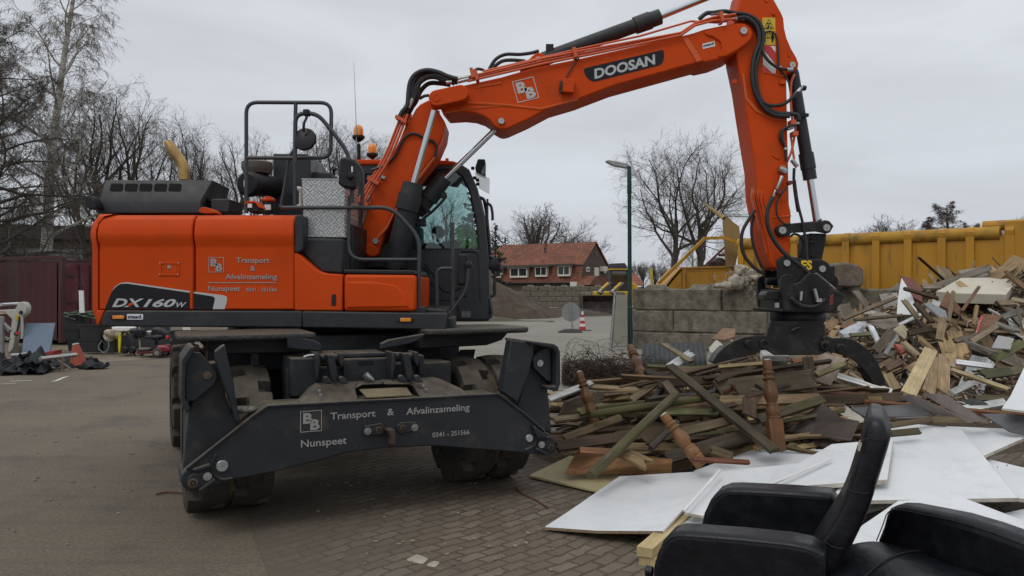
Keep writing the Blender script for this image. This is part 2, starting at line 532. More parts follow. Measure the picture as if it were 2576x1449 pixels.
  h=math_('ADD',math_('MULTIPLY',math_('MULTIPLY',inv,keep),1.4),math_('MULTIPLY',noise_(70,6,.7),.5))
  bp=N.new('ShaderNodeBump');bp.inputs['Strength'].default_value=.8;bp.inputs['Distance'].default_value=.012
  L.new(h,bp.inputs['Height']);L.new(bp.outputs[0],b.inputs['Normal'])
 if kind=='dirt':
  c=mix(rng(noise_(1.2,8),.3,.7,0,1),(.13,.105,.078),(.25,.21,.155))
  c=mix(1.0,c,rng(noise_(60,5,.75),.3,.7,.6,1.4),'MULTIPLY')
  L.new(c,b.inputs['Base Color']);b.inputs['Roughness'].default_value=.95
  bp=N.new('ShaderNodeBump');bp.inputs['Strength'].default_value=.8;bp.inputs['Distance'].default_value=.03
  L.new(noise_(25,8,.7),bp.inputs['Height']);L.new(bp.outputs[0],b.inputs['Normal'])
 MATS[name]=m
 return m
def diamondmat():
 """aluminium chequer plate: short raised bars in alternating directions"""
 m=bpy.data.materials.new('chequer_plate');m.use_nodes=True
 N,L=m.node_tree.nodes,m.node_tree.links
 b=N['Principled BSDF'];b.inputs['Metallic'].default_value=.75
 b.inputs['Base Color'].default_value=(.5,.51,.5,1);b.inputs['Roughness'].default_value=.42
 t=N.new('ShaderNodeTexCoord')
 outs=[]
 for k,(rot,off)in enumerate(((45,0.0),(-45,.5))):
  mp=N.new('ShaderNodeMapping');mp.inputs['Rotation'].default_value=(0,R(rot),0)
  L.new(t.outputs['Object'],mp.inputs[0])
  br=N.new('ShaderNodeTexBrick');br.offset=.5;br.inputs['Scale'].default_value=1
  br.inputs['Brick Width'].default_value=.075;br.inputs['Row Height'].default_value=.022
  br.inputs['Mortar Size'].default_value=.006;br.inputs['Mortar Smooth'].default_value=.6
  sw=N.new('ShaderNodeSeparateXYZ');cb=N.new('ShaderNodeCombineXYZ')
  L.new(mp.outputs[0],sw.inputs[0]);L.new(sw.outputs['X'],cb.inputs['X']);L.new(sw.outputs['Z'],cb.inputs['Y'])
  L.new(cb.outputs[0],br.inputs['Vector'])
  outs.append(br.outputs['Fac'])
 ck=N.new('ShaderNodeTexChecker');ck.inputs['Scale'].default_value=1/.055
 ck.inputs['Color1'].default_value=(0,0,0,1);ck.inputs['Color2'].default_value=(1,1,1,1)
 mpc=N.new('ShaderNodeMapping');mpc.inputs['Scale'].default_value=(1,.001,1)
 L.new(t.outputs['Object'],mpc.inputs[0]);L.new(mpc.outputs[0],ck.inputs['Vector'])
 mx=N.new('ShaderNodeMix');L.new(ck.outputs['Fac'],mx.inputs[0]);L.new(outs[0],mx.inputs[2]);L.new(outs[1],mx.inputs[3])
 bp=N.new('ShaderNodeBump');bp.inputs['Strength'].default_value=1;bp.inputs['Distance'].default_value=.006;bp.invert=True
 L.new(mx.outputs[0],bp.inputs['Height']);L.new(bp.outputs[0],b.inputs['Normal'])
 bar_shading=N.new('ShaderNodeMix');bar_shading.data_type='RGBA';L.new(mx.outputs[0],bar_shading.inputs[0])
 bar_shading.inputs[6].default_value=(.60,.61,.60,1);bar_shading.inputs[7].default_value=(.42,.425,.42,1);L.new(bar_shading.outputs[2],b.inputs['Base Color'])  # raised bars coloured brighter than the base in place of real shading
 MATS['chequer_plate']=m
 return m
def gridmat(name,col,scale,gap=.5):
 """expanded-metal mesh: dark holes in a painted sheet"""
 m=bpy.data.materials.new(name);m.use_nodes=True
 N,L=m.node_tree.nodes,m.node_tree.links
 b=N['Principled BSDF'];b.inputs['Roughness'].default_value=.7;b.inputs['Specular IOR Level'].default_value=.08
 t=N.new('ShaderNodeTexCoord')
 ck=N.new('ShaderNodeTexChecker');ck.inputs['Scale'].default_value=scale
 ck.inputs['Color1'].default_value=(*col,1);ck.inputs['Color2'].default_value=(.008,.008,.008,1)
 mpc=N.new('ShaderNodeMapping');mpc.inputs['Rotation'].default_value=(0,R(45),0);mpc.inputs['Scale'].default_value=(1,.001,1)
 L.new(t.outputs['Object'],mpc.inputs[0]);L.new(mpc.outputs[0],ck.inputs['Vector'])
 L.new(ck.outputs['Color'],b.inputs['Base Color'])
 MATS[name]=m
 return m
def tilemat(name,c1,c2,rw,rh,rough=.8,mortar=(.05,.035,.03),axis='XZ'):
 m=bpy.data.materials.new(name);m.use_nodes=True
 N,L=m.node_tree.nodes,m.node_tree.links
 b=N['Principled BSDF'];b.inputs['Roughness'].default_value=rough
 t=N.new('ShaderNodeTexCoord')
 sw=N.new('ShaderNodeSeparateXYZ');cb=N.new('ShaderNodeCombineXYZ')
 L.new(t.outputs['Object'],sw.inputs[0]);L.new(sw.outputs[axis[0]],cb.inputs['X']);L.new(sw.outputs[axis[1]],cb.inputs['Y'])
 br=N.new('ShaderNodeTexBrick');br.offset=.5;br.inputs['Scale'].default_value=1
 br.inputs['Brick Width'].default_value=rw;br.inputs['Row Height'].default_value=rh
 br.inputs['Mortar Size'].default_value=rh*.12;br.inputs['Mortar Smooth'].default_value=.4
 br.inputs['Color1'].default_value=(*c1,1);br.inputs['Color2'].default_value=(*c2,1);br.inputs['Mortar'].default_value=(*mortar,1)
 L.new(cb.outputs[0],br.inputs['Vector'])
 n=N.new('ShaderNodeTexNoise');n.inputs['Scale'].default_value=.8;n.inputs['Detail'].default_value=8;n.inputs['Roughness'].default_value=.7
 L.new(t.outputs['Object'],n.inputs['Vector'])
 r=N.new('ShaderNodeMapRange');r.inputs['From Min'].default_value=.3;r.inputs['From Max'].default_value=.7
 r.inputs['To Min'].default_value=.55;r.inputs['To Max'].default_value=1.25
 L.new(n.outputs['Fac'],r.inputs['Value'])
 mx=N.new('ShaderNodeMix');mx.data_type='RGBA';mx.blend_type='MULTIPLY';mx.inputs[0].default_value=1
 L.new(br.outputs['Color'],mx.inputs[6]);L.new(r.outputs[0],mx.inputs[7])
 L.new(mx.outputs[2],b.inputs['Base Color'])
 bp=N.new('ShaderNodeBump');bp.inputs['Strength'].default_value=.8;bp.inputs['Distance'].default_value=.03;bp.invert=True
 L.new(br.outputs['Fac'],bp.inputs['Height']);L.new(bp.outputs[0],b.inputs['Normal'])
 MATS[name]=m
 return m
ORANGE=mat('orange_paint',(.56,.061,.005),.5,var=.07,vscale=3,bump=.03,bscale=220,spec=.14,dust=(.42,.16,.06),dustamt=.10,spots=(.42,.062,.010),spotamt=.4,spotscale=2.6)
DGREY=mat('dark_grey_paint',(.024,.026,.030),.5,spec=.35,var=.12,bump=.05,bscale=250,dust=(.17,.14,.1),dustamt=.35,spots=(.06,.055,.05),spotamt=.5,spotscale=5)
FRAMEG=mat('dusty_grey_paint',(.022,.024,.028),.55,spec=.3,var=.15,bump=.08,bscale=120,dust=(.17,.14,.1),dustamt=.8,spots=(.066,.058,.048),spotamt=.6,spotscale=4.5)
BLACK=mat('black_plastic',(.010,.010,.012),.5,spec=.35,var=.15,bump=.05,bscale=150,dust=(.12,.1,.08),dustamt=.3)
HOSE=mat('black_rubber_hose',(.014,.014,.015),.45,var=.2,bump=.1,bscale=300)
RUBBER=mat('tyre_rubber',(.052,.047,.041),.9,spec=.25,var=.25,vscale=9,bump=.25,bscale=90,dust=(.20,.165,.125),dustamt=.7,spots=(.12,.10,.077),spotamt=.7,spotscale=4)
CHROME=mat('chrome_rod',(.55,.56,.58),.18,1.0,var=.05,rvar=.05)
STEEL=mat('bare_steel',(.42,.42,.41),.35,.9,var=.15,bump=.05,spots=(.16,.11,.07),spotamt=.4,spotscale=14)
WORN=mat('worn_black_steel',(.016,.015,.015),.45,.2,spec=.3,var=.3,bump=.12,bscale=70,dust=(.14,.11,.08),dustamt=.5,spots=(.075,.06,.05),spotamt=.45,spotscale=6)
DECALW=mat('silver_grey_foil',(.46,.46,.46),.45,var=.05)
DECALG=mat('dull_grey_foil',(.30,.29,.28),.5,var=.08)
DECALK=mat('black_foil',(.014,.014,.017),.4,spec=.2,var=.05)
WHITEP=mat('white_paint',(.72,.72,.70),.5,var=.07,spots=(.4,.38,.34),spotamt=.3)
YELLOWF=mat('yellow_foil',(.72,.47,.02),.45,var=.08)
REDF=mat('red_foil',(.5,.03,.03),.45,var=.08)
AMBER=mat('amber_plastic',(.75,.24,.01),.2,var=.1,coat=.5)
LEATHER=mat('black_leather',(.006,.0065,.009),.38,var=.25,vscale=14,bump=.16,bscale=22,spots=(.014,.014,.015),spotamt=.3,spotscale=7,spec=.32)
SEAM=mat('leather_seam',(.006,.006,.008),.7)
WOOD=woodmat('wood')
MOSSY=woodmat('mossy_wood',mould=(.080,.076,.030))
TURNED=woodmat('varnished_wood',rough=.4,grain=.45)
def sheet(name,pts,m,z=0.0):
 me=bpy.data.meshes.new(name)
 me.from_pydata([V((p[0],p[1],z))for p in pts],[],[tuple(range(len(pts)))])
 me.materials.append(m)
 o=bpy.data.objects.new(name,me);COL.objects.link(o)
 o['kind']='structure'
 return o
sheet('ground',[(-900,-40),(900,-40),(900,1500),(-900,1500)],groundmat('asphalt','asphalt'))
sheet('brick_paving',[(-1.35,4.33),(.6,0.1),(2,-3),(14,-3),(14,11),(-2.2,11),(-3.1,8.4),(-1.88,5.5)],groundmat('brick_pavers','brick'),.004)
sheet('concrete_yard',[(-4,10.9),(14,10.9),(20,75),(-10,75),(-6,20)],groundmat('concrete_slabs','concrete'),.008)
DIRT=groundmat('bare_dirt','dirt')
random.seed(3)
edge=[G('V',x,y)for x,y in((-400,780),(300,760),(700,745),(1100,712),(1500,665),(1560,600),(2000,585),(2576,530),(3400,470))]
sheet('dirt_strip',[(p.x+random.uniform(-.1,.1),p.y)for p in edge]+[(-3,34),(-34,34)],DIRT,.004)
mk=MB()
def stroke(a,b_,wpx):
 p,q=G('V',*a),G('V',*b_);n=V((0,wpx,0));z=V((0,0,.007))
 mk.add([p+z,q+z,q+z+n,p+z+n],[(0,1,2,3)])
for a,b_,w_ in(((0,913),(130,888),.06),((130,888),(430,880),.07),((430,880),(690,836),.05),((0,928),(250,917),.05),((445,910),(890,830),.055),((725,900),(900,828),.22),((820,888),(1165,822),.05)):
 stroke(a,b_,w_)
o=mk.build('road_marking',mat('road_paint',(.58,.57,.52),.7,var=.2,spots=(.2,.19,.17),spotamt=.7,spotscale=9),loc=(0,0,0),recalc=False,smooth=False)
o['kind']='structure'
def terrain(name,x0,x1,y0,y1,nx,ny,fz,m):
 vs,fs=[],[]
 for j in range(ny+1):
  for i in range(nx+1):
   x,y=x0+(x1-x0)*i/nx,y0+(y1-y0)*j/ny
   vs.append(V((x,y,fz(x,y))))
 for j in range(ny):
  for i in range(nx):
   a=j*(nx+1)+i;fs.append((a,a+1,a+nx+2,a+nx+1))
 return MB().add(vs,fs).build(name,m,loc=(0,0,0),ang=80)
GRASSY=mat('rough_grass',(.062,.058,.030),.95,var=.45,vscale=.8,bump=.8,bscale=6,spots=(.10,.085,.05),spotamt=.7,spotscale=.9)
bk_=terrain('grass_bank',-75,2,36,70,60,20,lambda x,y:2.3*max(0,min(1,(y-36)/11))*max(0,min(1,(2-x)/12))+.35*noise.noise(V((x*.2,y*.2,0)))-.1,GRASSY)
bk_['kind']='structure'
mpk=P('H',235,440,41.5)
def soil(x,y):
 r=math.hypot((x-mpk.x+.3)/4.4,(y-43)/4.0)
 h=2.4*max(0,1-r)**.9+.55*max(0,1-math.hypot((x-mpk.x-4.5)/3.2,(y-46)/3.0))
 q=V((x,y,0))
 return h+(.16*noise.noise(q*1.1)+.11*noise.noise(q*2.7)+.05*noise.noise(q*7))*min(1,h*2.5)-.03
tag(terrain('soil_heap',mpk.x-5.5,mpk.x+9,37.5,51,110,90,soil,mat('soil',(.056,.038,.026),.97,var=.5,vscale=2,bump=1.0,bscale=5,spots=(.11,.08,.055),spotamt=.7,spotscale=1.1)),'brown heap of soil behind the excavator cab, in front of the low block wall','soil heap')
D0=6.10
DB=7.08
EX=thing('excavator',(-1.75,7.31,0),'orange wheeled excavator with dark grey undercarriage reaching over the wood heap','excavator')
BACK=V((0,1,0))
def zr(r,y,d):return P(r,0,y,d).z
def xr(r,x,d):return P(r,x,0,d).x
zt,zc,zb=zr('A',568,D0),zr('A',790,D0),zr('A',1210,D0)
PROF=[(.16,zt),(.075,zt-.012),(.03,zt-.045),(.008,zt-.10),(0,zt-.16),(0,zc+.09),(.010,zc+.045),(.026,zc+.012),(.03,zc-.01),(.03,zb),(.35,zb),(.35,zt)]
def panel(name,x0,x1,parent=EX,bev=.012):
 mb=MB()
 mb.prism([V((x0,D0+y,z))for y,z in PROF],(x1-x0,0,0))
 return mb.build(name,ORANGE,parent,bevel=bev,ang=30)
doorL=panel('side_door',xr('A',133,D0),xr('A',767,D0))
doorR=panel('side_door',xr('A',778,D0),xr('A',1443,D0))
xs=xr('A',126,D0);xl=xr('A',52,D0);yF=D0+2.45
rings=[]
for z,ins in((zr('A',1318,D0),.07),(zr('A',1295,D0),.025),(zr('A',1210,D0),.0),(zc-.02,.0),(zc+.02,.01),(zc+.08,0.0),(zt-.14,.0),(zt-.07,.015),(zt-.02,.05),(zt,.11)):
 y0=D0+.028*(1 if z<zc else 0)+ins*.6
 ring=[V((xs,y0,z)),V((xl+.09+ins,y0,z)),V((xl+.03+ins,y0+.03,z)),V((xl+ins,y0+.10,z))]
 for k in range(1,8):
  t=k/8
  ring.append(V((xl+ins-.20*math.sin(math.pi*t),y0+.1+(yF-D0-.2)*t,z)))
 ring+=[V((xl+ins,yF-.1,z)),V((xl+.1+ins,yF,z)),V((xs,yF,z))]
 rings.append(ring)
MB().loft(rings).build('counterweight',ORANGE,EX,bevel=.008,ang=45)
MB().prism(PO('A',D0+.02,[(130,1213),(183,1213),(145,1316),(128,1310)]),BACK*.3).build('corner_cover',ORANGE,EX,bevel=.01)
sk=MB()
sk.prism(PO('A',D0+.015,[(188,1213),(1500,1219),(1500,1330),(170,1322),(152,1300)]),BACK*.25)
sk.prism([P('A',1500,1219,D0+.015),P('B',1222,1266,D0+.015),P('B',1222,1352,D0+.015),P('B',1205,1360,D0+.015),P('A',1500,1330,D0+.015)],BACK*.25)
sk.build('skirt_panel',DGREY,EX,bevel=.012)
core=MB()
x0,x1=xr('A',150,D0),xr('B',1215,D0)
core.box(((x0+x1)/2,D0+1.33,1.375),(x1-x0,2.1,.12))
core.box(((x0+xr('B',640,D0))/2,D0+1.35,1.74),(xr('B',640,D0)-x0,2.0,.78))
core.box((xr('B',850,D0),D0+.55,1.55),(xr('B',1040,D0)-xr('B',660,D0),.7,.34))
core.build('main_frame',BLACK,EX,bevel=.01)
farc=MB()
farc.prism([V((xr('A',133,D0),yF-y,z))for y,z in PROF],(xr('B',640,D0)-xr('A',133,D0),0,0))
farc.build('side_cover',ORANGE,EX,bevel=.01)
MB().cyl((-1.75,7.31,.98),(-1.75,7.31,1.33),.62,n=40).build('slewing_ring',BLACK,EX,bevel=.01)
yd=D0+.027
dk=MB();dk.prism(PO('A',yd,[(185,1206),(212,1140),(236,1085),(262,1055),(292,1038),(335,1036),(752,1098),(752,1206)]),BACK*.002)
dk.build('decal',DECALK,doorL)
sv=MB();sv.prism(PO('A',yd,[(232,1088),(258,1052),(296,1030),(338,1027),(752,1086),(752,1097),(335,1036),(296,1040),(262,1057)]),BACK*.002)
sv.build('decal_border',DECALW,doorL)
dr=MB();dr.prism(PO('A',yd,[(780,1102),(905,1122),(918,1132),(918,1148),(904,1206),(780,1206)]),BACK*.002)
dr.build('decal',DECALK,doorR)
sv=MB();sv.prism(PO('A',yd,[(780,1090),(978,1114),(998,1124),(1002,1142),(985,1206),(905,1206),(919,1148),(919,1132),(905,1121),(780,1101)]),BACK*.002)
sv.build('decal_border',DECALW,doorR)
XR,ZU=V((1,0,0)),V((0,0,1))
def letters(name,s,r,x0,x1,ybase,ytop,d,m,parent,shear=0.0,bold=0.0):
 a,b_,c=P(r,x0,ybase,d),P(r,x1,ybase,d),P(r,x0,ytop,d)
 return MB().text(s,a,XR,ZU,b_.x-a.x,c.z-a.z,shear,bold).build(name,m,parent,recalc=False,smooth=False)
yl=yd-.003
letters('lettering','DX','A',234,448,1190,1136,yl,DECALW,doorL,.35,.03)
letters('lettering','160','A',442,662,1190,1138,yl,DECALW,doorL,.35,.03)
letters('lettering','W','A',664,732,1193,1160,yl,DECALW,doorL,.35,.02)
MB().prism(PO('A',yl-.001,[(330,1186),(352,1166),(382,1164),(358,1186)]),BACK*.001).build('red_flash',ORANGE,doorL)
for s_,x0,x1,yb_,yt in(('Transport',1062,1283,897,862),('&',1155,1190,950,918),('Afvalinzameling',990,1334,1006,972),('Nunspeet',875,1088,1085,1051),('0341 - 251566',1128,1332,1088,1063)):
 letters('lettering',s_,'A',x0,x1,yb_,yt,yl,DECALG,doorR,0,.012)
lg=MB()
lg.prism(PO('A',yl,[(875,1028),(1331,1028),(1331,1033),(875,1033)]),BACK*.002)
lg.build('rule_line',DECALG,doorR)
def bb_logo(fn,m,parent,up,right):
 """two overlapping B letters inside a thin square; fn(u, v) gives a point on the panel, u and v run 0..1"""
 lg=MB()
 sq=lambda a,b_:[fn(a,a),fn(b_,a),fn(b_,b_),fn(a,b_)]
 o_,i_=sq(0,1),sq(.035,.965)
 lg.add(o_+i_,[(k,(k+1)%4,4+(k+1)%4,4+k)for k in range(4)])
 W=(fn(1,0)-fn(0,0)).length;Hh=(fn(0,1)-fn(0,0)).length
 lg.text('B',fn(.13,.42),right,up,W*.44,Hh*.48,0,.045)
 lg.text('B',fn(.46,.10),right,up,W*.44,Hh*.48,0,.045)
 return lg.build('logo',m,parent,recalc=False,smooth=False)
la,lb=P('A',877,961,yl),P('A',980,860,yl)
bb_logo(lambda u,v:V((la.x+(lb.x-la.x)*u,yl,la.z+(lb.z-la.z)*v)),DECALG,doorR,ZU,XR)
lt=MB()
lt.ring(PO('A',yd-.004,[(545,893),(683,893),(683,985),(545,985)]),PO('A',yd-.004,[(562,905),(670,905),(670,968),(562,968)]),BACK*.01)
lt.prism(PO('A',yd+.001,[(585,908),(667,908),(667,966),(585,966)]),BACK*.01)
la_=lt.build('latch',ORANGE,doorL,bevel=.003)
MB().cyl(P('A',615,924,yd-.006),P('A',615,924,yd+.01),.014,n=14).build('lock',STEEL,doorL)
rv=MB()
for x,y in((552,898),(676,899),(549,974),(672,976)):
 rv.cyl(P('A',x,y,yd-.008),P('A',x,y,yd),.006,n=8)
rv.build('rivets',STEEL,doorL)
def sidelamp(r,x0,x1,y0,y1):
 f=MB().prism(PO(r,D0+.008,[(x0-16,y0-2),(x1+16,y0-2),(x1+16,y1+2),(x0-16,y1+2)]),BACK*.012).build('side_marker',BLACK,EX,bevel=.003)
 MB().prism(PO(r,D0-.006,[(x0,y0),(x1,y0),(x1,y1),(x0,y1)]),BACK*.016).build('lens',AMBER,f,bevel=.004)
sidelamp('A',236,312,1249,1272)
sidelamp('B',960,1022,1293,1314)
pl=MB().prism(roundpoly(PO('A',D0+.008,[(333,1239),(440,1239),(441,1276),(334,1276)]),.008),BACK*.008).build('dealer_sticker',WHITEP,EX)
letters('lettering','staad.','A',338,436,1268,1243,D0+.006,mat('navy_ink',(.02,.025,.10),.5),pl,0,.03)
def hood_ring(yz,xl_,xr_,d0,d1,ch):
 z=zr('A',yz,D0+.3)
 return[V((xl_,d0,z)),V((xr_,d0,z)),V((xr_-.05,d1,z)),V((xl_,d1,z))]
hx0=xr('A',168,D0+.35);hx1=xr('A',828,D0+.3)
hood=MB().loft([hood_ring(568,hx0,hx1,D0+.30,D0+.95,0),hood_ring(485,hx0,hx1,D0+.30,D0+.95,0),hood_ring(336,hx0,hx1+.06,D0+.40,D0+.93,0)]).build('engine_hood',DGREY,EX,bevel=.008)
MESHG=gridmat('vent_mesh',(.016,.017,.018),75)
def hoodpt(x,y):
 t=(485-y)/149.0
 return P('A',x,y,D0+.297+.10*t)
for k in range(5):
 xx=222+k*97.3
 g_=MB().prism(roundpoly([hoodpt(xx+6,369),hoodpt(xx+86,371),hoodpt(xx+78,421),hoodpt(xx-4,419)],.015),(0,.006,0))
 g_.build('vent_grille',MESHG,hood)
gr=MB()
a_,b_=V((hx1,D0+.36,0)),V((hx1-.05,D0+.9,0))
for k in range(5):
 for j in range(4):
  q=a_.lerp(b_,.18+k*.16);z=zr('A',548-j*22,D0+.45)
  gr.box(q+V((.012,0,z)),(.008,.07,.045))
gr.build('vent_grille',mat('vent_hole',(.004,.004,.004),.8),hood)
bx=MB().box(P('A',997,530,D0+.5),(.155,.3,.115));bx.build('hood_step',DGREY,EX,bevel=.01)
EXM=mat('heat_stained_steel',(.40,.26,.10),.4,.7,var=.25,vscale=4,spots=(.12,.055,.02),spotamt=.75,spotscale=3,stretch=(1,1,.5))
de=D0+.70
MB().tube(PO('A',de,[(716,345),(716,300),(712,265),(694,225),(662,180),(632,138),(604,92)]),[.046,.046,.046,.047,.049,.047,.034],18,smooth=3,flat=((0,1,0),1)).build('exhaust_pipe',EXM,EX)
wl=MB();wl.prism(PO('A',D0+.18,[(33,452),(88,450),(118,490),(130,530),(78,542),(58,520)]),BACK*.12)
wl.tube(PO('A',D0+.25,[(105,520),(145,535),(150,570)]),.012,6)
wl.build('work_lamp',BLACK,EX,bevel=.01)
for x0,x1,y0,y1 in((805,920,524,569),):
 MB().prism(roundpoly(PO('A',D0+.12,[(x0,y1-14),(x0+25,y0),(x1-45,y0+6),(x1,y1-8),(x1-4,y1-2),(x0+35,y1)]),.02),BACK*.16).build('hinge_cover',ORANGE,EX,bevel=.012)
pod=MB().prism(roundpoly(PO('A',D0+.14,[(1115,500),(1140,488),(1190,490),(1216,530),(1214,562),(1160,568),(1118,540)]),.02),BACK*.14).build('camera_pod',BLACK,EX,bevel=.014)
MB().prism(PO('A',D0+.12,[(1113,500),(1140,484),(1192,487),(1219,530),(1210,530),(1188,500),(1140,497),(1120,510)]),BACK*.17).build('cover',ORANGE,pod,bevel=.006)
MB().prism(PO('A',D0+.125,[(1138,504),(1166,504),(1166,530),(1138,530)]),BACK*.02).build('lens',WHITEP,pod)
cap=MB().cyl(P('A',1275,572,D0+.45),P('A',1275,490,D0+.45),.05,n=24).build('oil_filler',BLACK,EX,bevel=.006)
lid=MB().cyl(P('A',1275,492,D0+.45),P('A',1275,470,D0+.45),.058,n=24)
lid.cyl(P('A',1275,470,D0+.45),P('A',1275,456,D0+.45),.028,n=12)
lid.build('cap',ORANGE,cap,bevel=.01)
MB().prism(PO('A',D0+.396,[(1250,510),(1290,510),(1290,545),(1250,545)]),BACK*.012).build('sticker',WHITEP,cap)
fa,fb=P('A',1130,372,D0+.75),P('A',1330,395,D0+1.25)
ax=(fb-fa).normalized()
af=MB().lathe(fa,ax,[(0,.0),(0,.09),(.012,.105),(.04,.105),(.043,.113),(.07,.113),(.073,.104),(.5,.1),(.52,.09),(.6,.06),(.6,0)],32).build('air_filter',BLACK,EX,ang=25)
MB().prism([fa-ax*.004+q for q in(V((-.02,0,.03)),V((.035,.01,.03)),V((.038,.01,.0)),V((.01,.005,-.03)),V((-.02,0,-.024)))],ax*-.004).build('sticker',WHITEP,af)
pc=P('A',1200,312,D0+1.0)
MB().lathe(pc,(0,0,1),[(0,0),(0,.06),(.012,.12),(.04,.13),(.055,.137),(.11,.137),(.12,.125),(.135,0)],32).build('pre_cleaner',mat('dusty_bowl',(.09,.08,.065),.5,var=.2,dust=(.25,.21,.16),dustamt=.7),EX,ang=25)
rh=MB();rh.prism(PO('A',D0+1.2,[(1305,170),(1532,170),(1556,210),(1556,600),(1305,600)]),BACK*.6)
rh.prism(PO('A',D0+1.3,[(1556,290),(1690,296),(1700,360),(1556,380)]),BACK*.4)
rh.build('radiator_housing',DGREY,EX,bevel=.012)
MB().cyl(P('A',1400,470,D0+.9),P('A',1400,470,D0+1.1),.05,n=16).build('hose_coupling',BLACK,EX)
CHQ=diamondmat()
tb=MB();p_=PO('B',D0+.16,[(403,505),(646,507),(650,838),(416,836)])
tb.prism(p_,BACK*.55)
tb=tb.build('toolbox',CHQ,EX,bevel=.006)
MB().prism(PO('B',D0+.155,[(402,502),(648,504),(648,510),(402,509)]),BACK*.56).build('lid_edge',STEEL,tb)
st=MB().prism(PO('B',D0+.12,[(372,712),(412,720),(412,838),(640,843),(640,1045),(520,1038),(470,1000),(412,930),(368,915)]),BACK*.6)
st.build('tank_box',DGREY,EX,bevel=.02)
MB().prism(PO('B',D0+.4,[(640,843),(700,850),(700,1030),(640,1045)]),BACK*.4).build('tank_side',BLACK,EX,bevel=.01)
tr=MB().prism(roundpoly(PO('A',D0+.01,[(1450,580),(1508,578),(1508,812),(1452,838)]),.03),BACK*.2)
tr.build('corner_trim',DGREY,EX,bevel=.02)
MB().tube(PO('B',D0+.35,[(372,560),(398,562),(398,660),(368,660)]),.02,6).build('sight_glass',WHITEP,EX)
fc=MB().prism(PO('B',D0+.02,[(361,925),(378,924),(470,1005),(500,1028),(540,1040),(634,1046),(634,1252),(361,1250)]),BACK*.5)
fc=fc.build('front_cover',ORANGE,EX,bevel=.022,segs=3)
fd=MB().prism(PO('B',D0+.02,[(642,1046),(1050,1050),(1050,1240),(1040,1256),(642,1254)]),BACK*1.0)
fd=fd.build('front_cover',ORANGE,EX,bevel=.025,segs=3)
sw_=MB().prism(PO('B',D0+.008,[(655,1088),(800,1088),(930,1105),(985,1150),(1010,1230),(655,1235)]),BACK*.02)
sw_.build('raised_swage',ORANGE,fd,bevel=.011,segs=3)
MB().prism(roundpoly(PO('B',D0+.012,[(573,1158),(596,1158),(594,1222),(571,1222)]),.008),BACK*.012).build('latch',BLACK,fc,bevel=.003)
MB().prism(PO('B',D0+.06,[(638,1018),(1035,1022),(1056,1048),(640,1042)]),BACK*.9).build('step_mat',BLACK,EX,bevel=.01)
RAIL=mat('rail_paint',(.036,.04,.045),.42,var=.12,bump=.05,bscale=200)
dr_=D0+.10
def rail(name,r,d,pts,rad=.019,fr=.10,n=10,flat=None):
 rad*=.78
 return MB().tube(fillet(PO(r,d,pts),fr),rad,n,flat=flat).build(name,RAIL,EX,ang=60)
rail('handrail','B',dr_+.05,[(90,700),(90,72),(572,74),(568,388),(92,386)],.02,.09)
rail('handrail_post','B',dr_+.05,[(370,72),(368,150),(366,655)],.02)
rail('handrail_post','B',dr_+.12,[(285,660),(305,560),(335,375),(366,330)],.016)
rail('mirror_arm','B',dr_-.02,[(366,420),(368,135),(490,135),(560,215),(680,372),(690,640)],.022,.12)
rail('handrail','B',dr_,[(280,650),(288,668),(915,668),(1070,838),(1064,1245)],.021,.10)
rail('handrail','B',dr_+.02,[(672,600),(668,962),(1062,962)],.018,.12)
rail('handrail','B',dr_+.04,[(700,400),(750,460),(746,668)],.021,.08)
rail('grab_bar','B',D0+.45,[(1256,1250),(1256,752)],.024)
rail('grab_bar','B',D0+.35,[(1168,1245),(1168,1012),(1256,1012)],.02,.09)
rail('mirror_arm','B',D0+.25,[(1240,1268),(1340,1130),(1346,1000)],.014,.08)
MB().box(P('B',1064,1245,dr_+.03),(.12,.12,.05)).build('rail_foot',DGREY,EX,bevel=.008)
mt=MB().prism(PO('B',D0+.20,[(1090,1240),(1220,1248),(1220,1268),(1090,1260)]),BACK*.6)
mt.build('entry_step',FRAMEG,EX,bevel=.008)
MB().lathe(P('B',1238,1255,D0+.2),(0,0,-1),[(0,0),(.006,.02),(.04,.028),(.045,.036),(.1,.03),(.1,0)],16).build('rail_socket',BLACK,EX)
MB().prism(PO('B',D0+.1,[(1207,1290),(1262,1290),(1262,1350),(1207,1362)]),BACK*.35).build('step_bracket',DGREY,EX,bevel=.01)
mi=P('B',416,281,dr_-.05)
mm=MB().lathe(mi+V((0,.05,0)),(-.12,-1,.25),[(0,0),(0,.09),(.022,.095),(.034,.09),(.045,.055),(.05,0)],30).build('round_mirror',BLACK,EX,ang=30)
MB().tube(fillet([P('B',414,240,dr_-.06),P('B',415,190,dr_-.08),P('B',432,160,dr_-.04),P('B',432,130,dr_-.02)],.03),.011,8).build('bracket',BLACK,mm)
MB().box(P('B',432,132,dr_-.02),(.05,.06,.05)).build('clamp',BLACK,mm,bevel=.008)
m2=MB().prism(roundpoly(PO('B',dr_-.16,[(618,378),(676,384),(704,400),(704,565),(640,555),(608,535)]),.035),BACK*.10).build('side_mirror',BLACK,EX,bevel=.02,segs=3)
MB().lathe(P('B',680,488,dr_-.16),(0,-1,0),[(-.02,.03),(.014,.03),(.028,.02),(.03,0)],16).build('ball_joint',BLACK,m2)
MB().prism(PO('B',dr_-.175,[(684,435),(693,435),(693,466),(684,466)]),BACK*.006).build('sticker',WHITEP,m2)
m3=MB().prism(roundpoly(PO('B',D0+.3,[(1290,925),(1338,930),(1345,945),(1330,1112),(1282,1108)]),.025),BACK*.08).build('side_mirror',BLACK,EX,bevel=.018)
